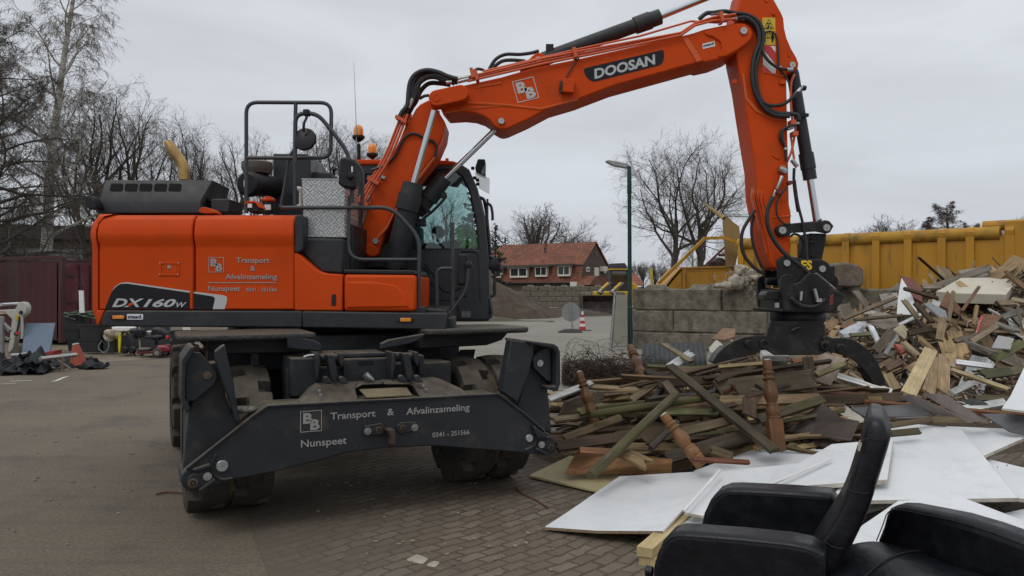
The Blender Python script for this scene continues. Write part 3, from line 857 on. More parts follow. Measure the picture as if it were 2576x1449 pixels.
MB().lathe(P('B',1348,992,D0+.27),(0,-1,0),[(-.02,.03),(.02,.03),(.033,.026),(.04,0)],18).build('ball_joint',BLACK,m3)
def beacon(x,ytop,ymid,ybot,d,rad,stalk):
 p0=P('B',x,ymid,d)
 h=P('B',x,ytop,d).z-p0.z
 bb=MB().lathe(p0,(0,0,-1),[(0,0),(0,rad*1.28),(.018,rad*1.3),(.03,rad*1.1),(.05,rad*.6),(.06,0)],24).build('beacon',BLACK,EX,ang=30)
 MB().lathe(p0,(0,0,1),[(0,rad*.95),(h*.2,rad),(h*.55,rad),(h*.8,rad*.82),(h*.95,rad*.45),(h,0)],24).build('lens',AMBER,bb,ang=60)
 if stalk:
  MB().tube([p0-V((0,0,.08)),P('B',x+2,ybot,d)],.019,12).build('stalk',BLACK,bb)
beacon(725,198,262,395,D0+1.25,.046,True)
beacon(803,303,362,395,D0+2.0,.046,True)
MB().tube([P('B',716,380,D0+1.2),P('B',712,200,D0+1.2),P('Z',890,155,D0+1.2)],[.006,.004,.002],6).build('aerial',STEEL,EX)
DC=7.62
CW=.95
CABM=mat('cab_grey',(.022,.024,.027),.4,var=.12,bump=.04,bscale=200)
cabp=PO('B',DC,[(700,420),(1220,402),(1292,412),(1352,452),(1400,560),(1440,740),(1462,960),(1464,1310),(700,1312)])
inner=PO('B',DC,[(745,480),(1200,452),(1262,455),(1310,490),(1350,570),(1386,740),(1404,905),(1290,902),(745,902)])
cb_=MB()
cb_.ring(cabp,inner,BACK*.07)
cb_.ring([p+V((0,CW-.07,0))for p in cabp],[p+V((0,CW-.07,0))for p in inner],BACK*.07)
cb_.box((P('B',1090,1240,DC).x,DC+CW/2,1.33),(P('B',1440,0,DC).x-P('B',740,0,DC).x,CW-.16,.12))
cab=cb_.build('cab',CABM,EX,bevel=.015)
fr=MB()
q0=PO('B',DC+.07,[(1446,960),(1450,1305),(1438,740)])
fr.prism(PO('B',DC+.07,[(1440,1000),(1464,1000),(1464,1310),(1440,1310)]),BACK*(CW-.14))
fr.prism(PO('B',DC+.07,[(1230,404),(1292,413),(1300,432),(1230,440)]),BACK*(CW-.14))
fr.prism(PO('B',DC+.07,[(700,420),(750,420),(750,1300),(700,1300)]),BACK*(CW-.14))
fr.build('cab_frame',CABM,cab,bevel=.01)
rf=[P('B',x,y,DC-.02)for x,y in((690,425),(696,398),(730,393),(1210,400),(1262,404),(1288,415),(1285,432),(1240,425),(1100,424))]
MB().prism(rf,BACK*(CW+.04)).build('roof',ORANGE,cab,bevel=.02,segs=3)
MB().prism(PO('B',DC+.075,[(1060,455),(1262,460),(1318,500),(1290,555),(1232,545),(1060,548)]),BACK*.01).build('sun_blind',mat('smoked_panel',(.03,.036,.038),.25,var=.2),cab)
GL=glassmat('cab_glass',(.76,.86,.85),.35)
MB().prism(PO('B',DC+.03,[(750,485),(1200,458),(1262,460),(1305,492),(1345,572),(1380,740),(1398,900),(750,898)]),BACK*.006).build('window',GL,cab)
MB().prism(PO('B',DC+CW-.03,[(750,485),(1200,458),(1262,460),(1305,492),(1345,572),(1380,740),(1398,900),(750,898)]),BACK*.006).build('window',GL,cab)
wsp=[P('B',x,y,DC+.075)for x,y in((1300,432),(1352,470),(1392,560),(1430,740),(1450,960),(1450,1000))]
MB().loft([wsp,[p+V((0,CW-.15,0))for p in wsp]],caps=False,closed=False).build('windscreen',GL,cab)
door=MB().prism(PO('B',DC+.004,[(1020,905),(1404,900),(1428,940),(1436,1240),(1020,1242)]),BACK*.04).build('door',CABM,cab,bevel=.012)
rb=MB()
for pts in([(1305,920),(1400,915),(1412,1200)],[(1100,985),(1160,1060),(1200,1140),(1250,1150),(1310,1120)],[(1095,1190),(1260,1192),(1340,1165)],[(1090,1095),(1145,1098),(1165,1135)],[(1085,1010),(1105,1015),(1130,1052)],[(1372,945),(1380,1200)]):
 rb.tube(fillet(PO('B',DC+.004,pts),.06),.012,6)
rb.build('pressed_rib',CABM,door,ang=60)
pn=MB().prism(PO('B',DC-.004,[(1306,1252),(1362,1252),(1362,1290),(1306,1290)]),BACK*.01).build('type_plate',mat('plate_print',(.06,.06,.062),.35,var=.1),cab)
tl=MB()
for k in range(4):
 for x0,x1 in((1310,1331),(1336,1358)):
  tl.prism(PO('B',DC-.007,[(x0,1258+k*8),(x1,1258+k*8),(x1,1261+k*8),(x0,1261+k*8)]),BACK*.003)
tl.build('plate_text',DECALG,cab)
INT=mat('cab_interior',(.02,.028,.028),.6,var=.25)
se=MB()
dm=DC+.42
se.prism(roundpoly(PO('B',dm-.2,[(1085,870),(1150,862),(1230,905),(1250,1010),(1255,1120),(1100,1120),(1060,1000)]),.04),BACK*.42)
se.prism(roundpoly(PO('B',dm-.2,[(1030,840),(1075,835),(1085,1080),(1020,1080)]),.04),BACK*.42)
se.build('seat',INT,cab,bevel=.03)
MB().box(P('B',1065,822,dm),(.09,.22,.16)).build('headrest',mat('teal_cloth',(.05,.13,.12),.7),cab,bevel=.03)
co=MB()
co.prism(PO('B',dm+.2,[(1130,905),(1200,862),(1290,845),(1300,885),(1220,905),(1180,930)]),BACK*.12)
co.prism(PO('B',dm-.1,[(1305,785),(1355,788),(1360,845),(1300,840)]),BACK*.05)
co.prism(PO('B',dm-.3,[(1300,870),(1400,875),(1405,960),(1310,960)]),BACK*.6)
co.prism(PO('B',dm+.2,[(1245,860),(1330,855),(1340,1050),(1245,1060)]),BACK*.15)
co.tube(PO('B',dm+.1,[(1170,862),(1172,810)]),.012,6)
co.build('console',INT,cab,bevel=.01)
ct=MB()
for x,y,q in((1170,800,.045),(1190,812,.055),(1186,790,.035)):
 ct.lathe(P('B',x,y,dm+.1),(-.4,-1,.1),[(0,0),(0,q),(.04,q*.9),(.05,0)],16)
ct.build('fan',INT,cab)
pf=MB();random.seed(4)
for k in range(9):
 a=P('B',1316+k*8,775+k*13,dm-.32)
 for sgn in(-1,1):
  q=V((sgn*random.uniform(.08,.14),random.uniform(-.05,.05),-random.uniform(.02,.09)))
  pf.prism([a,a+q*.5+V((0,0,.025)),a+q,a+q*.5-V((0,0,.02))],(0,.006,0))
pf.build('plastic_plant',mat('green_plastic',(.10,.42,.03),.5,var=.2),cab)
wk=MB()
wk.tube(fillet(PO('B',DC+.2,[(1412,610),(1435,620),(1450,700),(1474,960),(1470,960)]),.05),.016,8)
wk.tube(fillet(PO('B',DC+.1,[(1470,1170),(1494,1165),(1498,1030),(1486,950),(1466,945)]),.06),.016,8)
wk.tube(fillet(PO('B',DC+.15,[(1450,640),(1475,655),(1484,700),(1484,740)]),.04),.014,8)
wk.tube(PO('B',DC+.05,[(1464,1180),(1478,1270)]),.02,8)
wk.box(P('B',1455,700,DC+.2),(.02,.1,.28))
wk.box(P('B',1468,1268,DC+.1),(.045,.1,.09))
wk.build('front_guard_bar',CABM,cab,bevel=.005)
MB().lathe(P('B',1492,995,DC+.1),(.5,-1,0),[(0,0),(0,.066),(.015,.066),(.03,.035),(.035,0)],20,a0=(0,0,1)).build('cab_mirror',BLACK,cab)
lamp=MB().prism(PO('B',DC+.2,[(1400,392),(1442,393),(1441,485),(1388,462),(1385,440)]),BACK*.25)
lamp=lamp.build('visor_lamp',BLACK,cab,bevel=.01)
lst=MB()
for k in range(4):
 lst.prism(PO('B',DC+.195,[(1418+k*4,470+k*3),(1440,428+k*13),(1440,433+k*13),(1421+k*4,472+k*3)]),BACK*.004)
lst.build('louvre',DECALW,lamp)
MB().prism(PO('B',DC+.12,[(1382,470),(1395,470),(1467,504),(1465,590),(1405,556),(1405,545)]),BACK*.03).build('rain_visor',glassmat('hazy_plastic',(.75,.76,.74),2.2,.3),cab)
bk=MB()
for x,y in((1382,500),(1398,512),(1400,535),(1372,445)):
 bk.box(P('B',x,y,DC+.1),(.035,.05,.03))
bk.build('visor_bracket',BLACK,cab,bevel=.01)
MB().cyl(P('B',1226,403,DC+.3),P('B',1226,390,DC+.3),.018,n=12).build('roof_stud',ORANGE,cab)
ld=MB().lathe(P('B',585,440,D0+1.6),(0,0,-1),[(0,0),(.006,.035),(.028,.042),(.03,0)],16)
ld.tube([P('B',585,440,D0+1.6),P('B',588,520,D0+1.6)],.015,6)
ld.build('gps_dome',BLACK,EX)
BT=.46
STK=mat('boom_side_weld',(.60,.092,.011),.42,var=.08,vscale=3,bump=.05,bscale=220,dust=(.3,.22,.14),dustamt=.2)
def Eb(pts):return PO('E',DB,pts)
lower=MB().prism(PO('B',DB,[(1050,108),(1075,82),(1122,58),(1160,95),(1216,185),(1205,260),(1160,365),(1070,480),(985,590),(915,700),(880,780),(850,885),(838,935),(815,948),(740,948),(712,930),(735,800),(800,600),(1000,200)]),BACK*BT)
lower=lower.build('lower_boom',ORANGE,EX,bevel=.012)
MB().prism(PO('B',DB-.012,[(985,590),(1070,480),(1160,365),(1205,262),(1208,275),(1166,378),(1080,492),(995,602),(925,710),(890,785),(735,955),(728,950),(880,770),(915,700)]),BACK*.014).build('weld_rib',STK,lower,bevel=.004)
def pin(r,x,y,d,rad,parent,name='pin',m=STEEL,dep=.03,hole=True):
 p=P(r,x,y,d);rad*=.55
 mb=MB().lathe(p+V((0,dep,0)),(0,-1,0),[(0,0),(0,rad),(dep-.006,rad),(dep,rad*.9),(dep,rad*.16),(dep-.012,rad*.14),(dep-.012,0)],24)
 return mb.build(name,m,parent,ang=30)
bp_=MB().prism(roundpoly(PO('B',DB-.03,[(760,880),(800,868),(832,900),(838,935),(800,948),(765,930)]),.05),BACK*.06).build('pivot_boss',ORANGE,lower,bevel=.008)
pin('B',820,857,DB-.03,.052,lower)
MB().prism(PO('B',DB+.06,[(700,1005),(715,930),(838,945),(860,880),(900,860),(985,700),(1010,720),(960,1010)]),BACK*(BT+.1)).build('boom_bracket',mat('dark_inner',(.012,.012,.012),.6),EX,bevel=.01)
MB().prism(PO('B',DB-.1,[(700,1008),(718,960),(770,960),(760,975),(730,990),(715,1020)]),BACK*.4).build('bracket_plate',ORANGE,EX,bevel=.008)
ub=[('E',392,742),('E',372,700),('E',420,640),('E',560,604),('E',830,545),('E',1060,478),('E',1390,412),('F',180,318),('F',480,252),('F',560,232),('F',640,205),('F',760,180),('F',870,163),('F',920,165),('F',960,190),('F',984,228),('F',975,270),('F',950,305),('F',890,350),('F',850,376),('F',740,420),('F',640,442),('F',620,434),('F',0,605),('E',1370,704),('E',1180,760),('E',1020,845),('E',880,908),('E',845,917),('E',815,912),('E',775,888),('E',745,850),('E',705,822),('E',640,800),('E',560,792),('E',440,800)]
upper=MB().prism([P(r,x,y,DB)for r,x,y in ub],BACK*BT).build('upper_boom',ORANGE,EX,bevel=.014)
wr=MB()
for pts,wd in(([('E',590,728),('E',850,742),('E',1110,772),('E',1370,703)],.011),([('E',430,800),('E',600,770),('E',850,745)],.008),([('E',640,620),('E',830,588)],.01),([('E',1070,510),('E',1215,680)],.005)):
 wr.tube([P(r,x,y,DB)for r,x,y in pts],wd,6)
wr.build('weld_seam',STK,upper)
MB().prism(PO('F',DB-.008,[(482,272),(520,262),(622,425),(582,440)]),BACK*.01).build('doubler_edge',STK,upper,bevel=.003)
ep=MB().prism(PO('F',DB-.018,[(640,225),(760,190),(870,170),(918,172),(955,195),(976,230),(968,268),(940,300),(880,345),(790,395),(740,404),(735,385),(762,345),(755,300),(735,280),(690,255),(650,245)]),BACK*.02).build('end_plate',ORANGE,upper,bevel=.006)
pin('F',917,216,DB-.035,.062,upper)
pin('E',830,855,DB-.03,.055,upper)
cp=MB()
ca,cb2=P('E',372,692,DB-.16),P('E',540,655,DB-.16)
rad=.071
ang0=math.atan2(cb2.z-ca.z,cb2.x-ca.x)
ring=[ca+V((math.cos(t),0,math.sin(t)))*rad for t in[ang0+math.pi/2+math.pi*k/12 for k in range(13)]]
ring+=[cb2+V((math.cos(t),0,math.sin(t)))*rad for t in[ang0-math.pi/2+math.pi*k/12 for k in range(13)]]
cp.prism(ring,BACK*.17)
cap_=cp.build('joint_link',ORANGE,EX,bevel=.008)
MB().lathe(ca+V((0,.01,0)),(0,-1,0),[(0,0),(0,.034),(.016,.034),(.018,.029),(.014,.028),(.014,0)],24).build('pin',ORANGE,cap_,ang=30)
bang=math.atan2(P('F',300,448,DB).z-P('E',1490,556,DB).z,P('F',300,448,DB).x-P('E',1490,556,DB).x)
BR,BU=V((math.cos(bang),0,math.sin(bang))),V((-math.sin(bang),0,math.cos(bang)))
nm=MB().prism(roundpoly([P('E',1410,484,DB-.003),P('F',345,352,DB-.003),P('F',352,372,DB-.003),P('F',348,432,DB-.003),P('F',325,460,DB-.003),P('E',1490,578,DB-.003),P('E',1455,568,DB-.003),P('E',1425,535,DB-.003)],.03),BACK*.004).build('name_plate',DECALK,upper)
a=P('E',1490,556,DB-.006);b_=P('F',302,448,DB-.006)
MB().text('DOOSAN',a,BR,BU,(b_-a).length,.086,.18,.035).build('lettering',DECALW,upper,recalc=False,smooth=False)
o_=P('E',946,728,DB-.004);u_=P('E',1098,692,DB-.004)-o_;v_=P('E',905,577,DB-.004)-o_
bb_logo(lambda a,b_:o_+u_*a+v_*b_,DECALW,upper,v_,u_)
sp_=MB().prism([P('F',x,y,DB-.003)for x,y in((621,312),(706,290),(714,325),(628,346))],BACK*.004).build('dealer_sticker',WHITEP,upper)
o_=P('F',630,332,DB-.006);r_=P('F',704,313,DB-.006)-o_;q_=P('F',625,314,DB-.006)-o_
MB().text('staad',o_,r_,q_,r_.length,q_.length,0,.03).build('lettering',MATS['navy_ink'],sp_,recalc=False,smooth=False)
lbx=MB().prism(PO('E',DB-.08,[(1268,550),(1350,560),(1342,655),(1262,648)]),BACK*.09)
lbx.build('boom_lamp_box',ORANGE,upper,bevel=.006)
MB().tube(PO('E',DB-.03,[(1262,575),(1255,620),(1258,660)]),.02,8).build('lamp_cable',HOSE,upper)
MB().tube(PO('E',DB-.015,[(1380,410),(1345,450),(1310,510),(1290,548)]),.007,6,smooth=3).build('lamp_cable',HOSE,upper)
MB().prism(PO('E',DB+.06,[(960,480),(1060,385),(1085,372),(1115,374),(1140,392),(1150,420),(1180,445)]),BACK*(BT-.12)).build('cylinder_bracket',ORANGE,upper,bevel=.008)
pin('E',1092,420,DB+.05,.055,upper)
def hyd(p0,p1,p2,rb,rr,name='hydraulic_cylinder',collar=True,eye=True):
 """barrel p0->p1, chrome rod p1->p2"""
 ax=(p1-p0).normalized();Lb=(p1-p0).length
 prof=[(-.05,0),(-.05,rb*.8),(.0,rb),(Lb-.25,rb)]
 if collar:prof+=[(Lb-.249,rb*1.22),(Lb-.10,rb*1.25),(Lb-.098,rb*1.12),(Lb,rb*1.1),(Lb,0)]
 else:prof+=[(Lb,rb),(Lb,0)]
 c=MB().lathe(p0,ax,prof,28).build(name,DGREY,EX,ang=25)
 MB().cyl(p1-ax*.05,p2,rr,n=24).build('piston_rod',CHROME,c,ang=30)
 if eye:
  MB().lathe(p2+V((0,.07,0)),(0,-1,0),[(0,0),(0,rr*1.9),(.14,rr*1.9),(.14,0)],20).build('rod_eye',DGREY,c,ang=30)
 return c
c1=hyd(P('B',920,985,DB-.11),P('B',1036,532,DB-.11),P('B',1152,120,DB-.11),.084,.029,eye=False)
c2=hyd(P('B',1075,680,DB+.2),P('B',1212,500,DB+.2),P('B',1500,225,DB+.2),.070,.026,eye=False)
c2b=hyd(P('B',960,985,DB+BT+.14),P('B',1060,560,DB+BT+.14),P('B',1172,120,DB+BT+.14),.084,.029,eye=False)
c3=hyd(P('E',1130,418,DB+.23),P('F',322,118,DB+.23),P('F',900,-118,DB+.23),.066,.032,eye=False)
vb=MB()
vb.box(P('O',1340,860,DB+.1),(.11,.05,.035),Matrix.Rotation(R(48),3,'Y'))
vb.tube(PO('O',DB+.08,[(1590,680),(1540,760),(1400,900),(1300,980),(1240,1060)]),.014,8,smooth=2)
vb.box(P('O',1560,690,DB+.1),(.05,.06,.05))
vb.box(P('O',1270,1030,DB+.1),(.09,.08,.07))
vb.build('valve_block',BLACK,c2,bevel=.008)
PIPE=mat('orange_pipe',(.58,.085,.012),.4,var=.1,coat=.3)
pb=MB()
for k,(dx,dd)in enumerate(((0,-.02),(18,-.05),(38,.03),(-16,.10))):
 pb.tube(PO('B',DB+dd,[(705+dx,730),(760+dx,590),(880+dx,395),(960+dx,205),(985+dx,140)]),.012,8,smooth=3)
for x,y in((740,640),(800,520),(955,175)):
 pb.box(P('B',x+15,y,DB-.02),(.03,.14,.11),Matrix.Rotation(R(-60),3,'Y'))
pb.build('hydraulic_pipes',PIPE,lower)
fit=MB()
for x,y,x2,y2 in((712,655,722,612),(764,640,786,596),(975,130,1000,95),(1010,105,1030,60),(985,100,1008,72)):
 fit.tube(PO('B',DB-.03,[(x,y),(x2,y2)]),.016,10)
fit.box(P('B',862,495,DB-.02),(.055,.03,.028),Matrix.Rotation(R(25),3,'Y'))
fit.build('hose_fittings',STEEL,lower,bevel=.003)
for k,pts in enumerate(([(705,665),(700,720),(716,790),(710,900)],[(735,660),(728,740),(735,830),(716,910)])):
 MB().tube(PO('B',DB-.06,pts),.03,10,smooth=4).build('ribbed_hose',HOSE,EX,ang=60)
MB().tube(PO('B',DB-.02,[(798,455),(870,430),(930,380),(975,290),(1010,255),(1050,250),(1110,280),(1150,295),(1168,330),(1160,380)]),.012,8,smooth=4).build('cable',HOSE,lower)
hs_=[([(98,850),(130,790),(165,745),(175,640),(190,570),(230,520),(300,497),(380,510),(450,540),(520,560)],.022,-.04),([(110,880),(150,810),(180,760),(215,690),(240,600),(300,550),(370,545),(440,575),(520,580)],.024,0),([(120,860),(165,780),(190,720),(205,640),(215,575),(260,525),(340,510),(420,540),(500,575)],.024,.06),([(135,870),(180,790),(215,720),(235,650),(250,580),(310,530),(400,545),(500,590)],.024,.12),([(150,850),(190,770),(225,720),(262,640),(320,590),(400,590),(470,600)],.022,.16),([(250,700),(285,680),(320,675)],.014,.05)]
for pts,rad,dd in hs_:
 MB().tube(PO('E',DB+dd,pts),rad,8,smooth=4).build('hose',HOSE,EX,ang=60)
hf=MB()
for a_,b_ in(((440,585),(480,580)),((480,550),(520,552)),((520,560),(600,545)),((520,580),(600,560)),((170,745),(205,700)),((140,780),(165,745))):
 hf.tube(PO('E',DB-.03,[a_,b_]),.018,10)
hf.build('hose_fittings',STEEL,upper)
pu=MB()
for k,(o1,dd)in enumerate(((0,-.01),(16,.02),(30,-.03))):
 pu.tube([P('E',590,545+o1,DB+dd),P('E',700,520+o1,DB+dd),P('E',1140,410+o1+k*4,DB+dd),P('E',1480,345+o1+k*3,DB+dd),P('F',470,232+o1*.6,DB+dd),P('F',570,165+o1*.5,DB+dd),P('F',700,122+o1*.8,DB+dd),P('F',860,100+o1*1.1,DB+dd)],.0115,8)
pu.tube([P('E',700,505,DB+.05),P('E',1340,355,DB+.05),P('E',1811,255,DB+.05),P('F',540,150,DB+.05),P('F',720,160,DB+.05),P('F',800,150,DB+.05)],.010,8)
for r,x,y in(('E',655,540),('E',625,525),('E',1348,380),('F',750,130)):
 pu.box(P(r,x,y,DB-.01),(.03,.12,.09),Matrix.Rotation(-bang,3,'Y'))
pu.build('hydraulic_pipes',PIPE,upper,ang=50)
ch=MB()
for pts,rad in(([(745,488),(790,420),(860,385),(960,385),(1040,375),(1095,360)],.017),([(770,480),(830,435),(900,425),(1000,432)],.017),([(615,520),(660,488),(710,498)],.014)):
 ch.tube(PO('E',DB+.2,pts),rad,8,smooth=4)
ch.build('cylinder_hose',HOSE,EX,ang=60)
MB().box(P('E',1172,352,DB+.2),(.07,.06,.09)).build('sensor_bracket',BLACK,upper)
DA=7.13;AT=.36
arm_pts=[('F',905,-95),('F',1080,-95),('F',1130,-5),('F',1180,85),('F',1198,125),('F',1205,200),('F',1222,270),('F',1255,345),('F',1290,405),('F',1305,445),('F',1303,475),('F',1280,498),('F',1245,505),('F',1218,520),('F',1222,700),('F',1228,1000),('F',1238,1449),('G',493,330),('G',490,480),('G',486,575),('G',462,640),('G',425,660),('G',388,640),('G',370,600),('G',300,240),('F',1000,1200),('F',940,830),('F',905,600),('F',862,400),('F',850,150)]
arm=MB().prism([P(r,x,y,DA)for r,x,y in arm_pts],BACK*AT).build('arm',ORANGE,EX,bevel=.014)
MB().prism([P('F',x,y,DA-.012)for x,y in((905,520),(925,700),(1000,790),(1100,840),(1222,858),(1222,850),(1110,826),(1020,775),(945,690),(920,520))],BACK*.014).build('weld_seam',STK,arm,bevel=.004)
MB().tube([P('F',x,y,DA)for x,y in((1040,490),(1080,515),(1218,545))],.008,6,smooth=3).build('weld_seam',STK,arm)
MB().tube([P('G',x,y,DA)for x,y in((385,362),(492,352))],.008,6).build('weld_seam',STK,arm)
pin('F',1262,458,DA-.02,.055,arm)
fn=MB()
for x in(1062,):
 fn.tube([P('F',x,-8,DA),P('F',x+10,14,DA),P('F',x+22,8,DA)],.01,6)
for r,x,y,sx,sz in(('F',1188,582,.052,.042),('F',1125,97,.025,.03),('F',850,580,.04,.04)):
 fn.box(P(r,x,y,DA-.008),(sx,.03,sz))
fn.prism(PO('F',DA-.01,[(1120,1090),(1135,1092),(1170,1115),(1168,1128),(1150,1125),(1118,1102)]),BACK*.02)
fn.prism(PO('F',DA-.006,[(1228,340),(1245,340),(1248,405),(1228,403)]),BACK*.01)
fn.build('arm_bracket',ORANGE,arm,bevel=.004)
cm=MB()
for k in range(3):
 cm.prism(PO('G',DA-.004+.0*k,[(278+k*22,215),(286+k*22,205),(292+k*22,260),(360+k*20,560),(352+k*20,566)]),BACK*.02)
cm.prism([P('G',270,240,DA+.1),P('G',285,150,DA+.1),P('G',296,240,DA+.1),P('G',360,560,DA+.1),P('G',348,560,DA+.1)],BACK*.05)
cm.build('wear_strips',STK,arm,bevel=.004)
def sticker(pts,m,parent,dd=.003):
 return MB().prism(PO('F',DA-dd,pts),BACK*.004).build('warning_sticker',m,parent)
YEL=mat('yellow_sticker',(.62,.42,.03),.45,var=.06)
s1=sticker([(1046,124),(1138,124),(1140,221),(1048,220)],YEL,arm)
pic=MB();t3=[P('F',x,y,DA-.006)for x,y in((1093,133),(1132,205),(1056,205))];c3_=sum(t3,V())/3
pic.add(t3+[c3_.lerp(q,.88)for q in t3],[(0,1,4,3),(1,2,5,4),(2,0,3,5)])
for x0,x1,y0,y1 in((1078,1106,162,170),(1086,1098,176,184),(1082,1094,184,200),(1098,1112,186,192),(1106,1114,192,203),(1072,1084,196,203)):
 pic.add(PO('F',DA-.006,[(x0,y0),(x1,y0+2),(x1,y1),(x0,y1)]),[(0,1,2,3)])
pic.build('pictogram',DECALK,s1,smooth=False)
s2=sticker([(1048,224),(1140,225),(1140,318),(1050,317)],YEL,arm)
pic=MB()
for pts in([(1058,240),(1071,240),(1071,243),(1058,243)],[(1068,240),(1071,240),(1071,290),(1068,290)],[(1058,288),(1071,288),(1071,291),(1058,291)],[(1082,265),(1096,265),(1096,269),(1082,269)],[(1076,267),(1084,259),(1084,275)],[(1102,267),(1094,259),(1094,275)],[(1110,250),(1128,250),(1132,278),(1127,278),(1125,262),(1125,300),(1120,300),(1119,280),(1117,300),(1112,300),(1112,262),(1109,278),(1105,276)],[(1115,237),(1123,237),(1125,243),(1123,248),(1115,248),(1113,243)]):
 pic.add(PO('F',DA-.006,pts),[tuple(range(len(pts)))])
pic.build('pictogram',DECALK,s2,smooth=False)
s3=sticker([(1050,323),(1140,326),(1142,518),(1052,515)],WHITEP,arm)
pic=MB()
for pts in([(1056,324),(1104,325),(1141,372),(1141,455),(1051,345)],[(1052,455),(1118,518),(1053,516)]):
 pic.add(PO('F',DA-.006,pts),[tuple(range(len(pts)))])
pic.build('red_stripe',REDF,s3,smooth=False)
ah=[([(600,135),(650,95),(700,90),(780,80),(850,92),(940,105),(1010,145),(1045,210),(1050,290),(1025,380),(1000,480),(1005,600),(1030,690),(1080,760),(1150,800),(1240,805),(1295,815),(1305,850)],.020,-.04),([(870,130),(930,125),(990,165),(1020,230),(1020,310),(990,400),(975,520),(985,620),(1020,710),(1070,775),(1140,815),(1240,822)],.020,-.05),([(880,140),(940,145),(1000,200),(1022,280),(1005,370),(985,470),(985,590),(1010,690),(1060,765),(1120,805)],.018,-.02),([(1040,340),(1060,390),(1100,440),(1160,480),(1220,492)],.015,-.05),([(1020,690),(1060,730),(1120,748),(1200,735),(1260,690),(1300,650)],.016,-.05),([(1060,235),(1100,222),(1140,245),(1155,300),(1160,400),(1165,480),(1210,540),(1240,600)],.009,-.02),([(1230,905),(1180,930),(1172,980),(1200,1030),(1212,1060),(1215,1140)],.014,-.03),([(1300,880),(1200,910),(1185,960),(1200,1020)],.012,-.05)]
for pts,rad,dd in ah:
 MB().tube(PO('F',DA+dd,pts),rad,8,smooth=4).build('hose',HOSE,EX,ang=60)
ap=MB()
for pts in([(1275,525),(1250,590),(1250,760),(1260,850)],[(1285,860),(1275,960),(1250,1080),(1200,1190)],[(1250,970),(1262,1060),(1272,1130)]):
 ap.tube(PO('F',DA+.02,pts),.011,8,smooth=3)
for x,y in((1255,870),(1270,950),(1180,1190)):
 ap.box(P('F',x,y,DA),(.045,.1,.04))
ap.build('hydraulic_pipes',PIPE,arm)
af_=MB()
for a_,b_,rad in(((1165,480),(1180,482),.02),((1270,680),(1320,625),.02),((1225,915),(1265,900),.015),((1265,895),(1305,870),.016),((1210,1045),(1212,1065),.02),((1255,1130),(1295,1180),.022),((1165,1190),(1220,1215),.03),((1185,1245),(1150,1340),.018),((1140,1345),(1122,1400),.014),((830,135),(920,130),.02),((680,100),(770,90),.016),((1220,492),(1262,495),.02)):
 af_.tube(PO('F',DA-.04,[a_,b_]),rad,10)
af_.lathe(P('F',1325,628,DA-.02),(.6,-.6,.3),[(0,0),(0,.026),(.025,.026),(.03,.015),(.035,0)],12)
af_.build('hose_fittings',STEEL,arm,bevel=.003)
MB().lathe(P('F',1335,622,DA-.04),(1,-.4,-.2),[(0,0),(0,.024),(.022,.024),(.03,.016),(.03,0)],8).build('valve_knob',BLACK,arm)
tg=MB()
for x,y,q in((1238,1295,.02),(1162,1358,.024)):
 tg.lathe(P('F',x,y,DA-.06),(0,-1,0),[(-.03,0),(-.03,q),(.03,q),(.03,0)],12)
tg.build('dust_cap',mat('dark_red_plastic',(.13,.012,.018),.4),arm)
MB().tube(PO('F',DA+.05,[(1272,1190),(1270,1300),(1290,1449),(1300,1500)]),.014,8,smooth=3).build('hose',HOSE,EX)
c4=hyd(P('F',1262,520,DA+.18),P('F',1385,1270,DA+.18),P('G',640,395,DA+.18),.056,.033,eye=False)
MB().box(P('F',1345,815,DA+.1),(.07,.03,.03)).build('sensor_bracket',BLACK,c4)
hh=[([(287,320),(255,370),(218,440),(212,520),(235,590),(290,650),(340,680)],.016,0.02),([(285,350),(268,420),(275,500),(300,580),(330,650)],.013,.05),([(390,245),(362,310),(358,390),(385,470),(450,560),(540,630),(600,690),(628,770)],.020,-.12),([(465,190),(430,240),(410,290),(415,350),(450,395),(490,398)],.009,-.05),([(512,150),(530,280),(560,400),(578,520),(582,620),(565,720),(552,780)],.013,-.06),([(490,470),(510,455),(545,470),(562,520),(540,580)],.011,.1)]
for pts,rad,dd in hh:
 MB().tube(PO('G',DA+dd,pts),rad,9,smooth=4).build('hose',HOSE,EX,ang=60)
lk=MB()
lk.prism(PO('G',DA-.05,[(405,432),(415,412),(440,400),(495,404),(500,394),(640,386),(662,370),(672,366),(660,388),(690,376),(712,382),(735,410),(715,445),(700,452),(640,440),(500,448),(470,468),(435,472),(412,455)]),BACK*.05)
lk.prism(PO('G',DA+.34,[(405,432),(440,400),(690,376),(735,410),(700,452),(640,440),(500,448),(435,472)]),BACK*.05)
lk=lk.build('bucket_link',WORN,EX,bevel=.006)
pin('G',446,434,DA-.065,.066,lk)
pin('G',696,419,DA-.065,.063,lk)
l2=MB().prism(PO('G',DA+.03,[(600,450),(695,452),(690,500),(670,600),(690,640),(600,640),(590,600)]),BACK*.28).build('tipping_link',WORN,EX,bevel=.01)
sb=MB()
for y in(475,500,545,560,575):
 sb.box(P('G',612,y,DA+.02),(.05,.03,.022))
sb.build('link_ribs',BLACK,l2)
DGN=DA-.12
cpl=MB()
cpl.prism(PO('G',DGN,[(418,605),(440,582),(470,578),(560,595),(670,600),(705,618),(728,660),(735,720),(700,760),(560,770),(430,760),(424,680)]),BACK*.06)
cpl.prism(PO('G',DGN+.5,[(418,605),(440,582),(470,578),(560,595),(670,600),(705,618),(728,660),(735,720),(700,760),(430,760)]),BACK*.06)
cpl.prism(PO('G',DGN+.5,[(340,620),(352,610),(375,660),(425,668),(425,740),(345,745)]),BACK*.08)
cpl.cyl(P('G',350,725,DGN+.3),P('G',440,722,DGN+.3),.036,n=20)
cpl.box(P('G',560,700,DGN+.28),(.42,.44,.2))
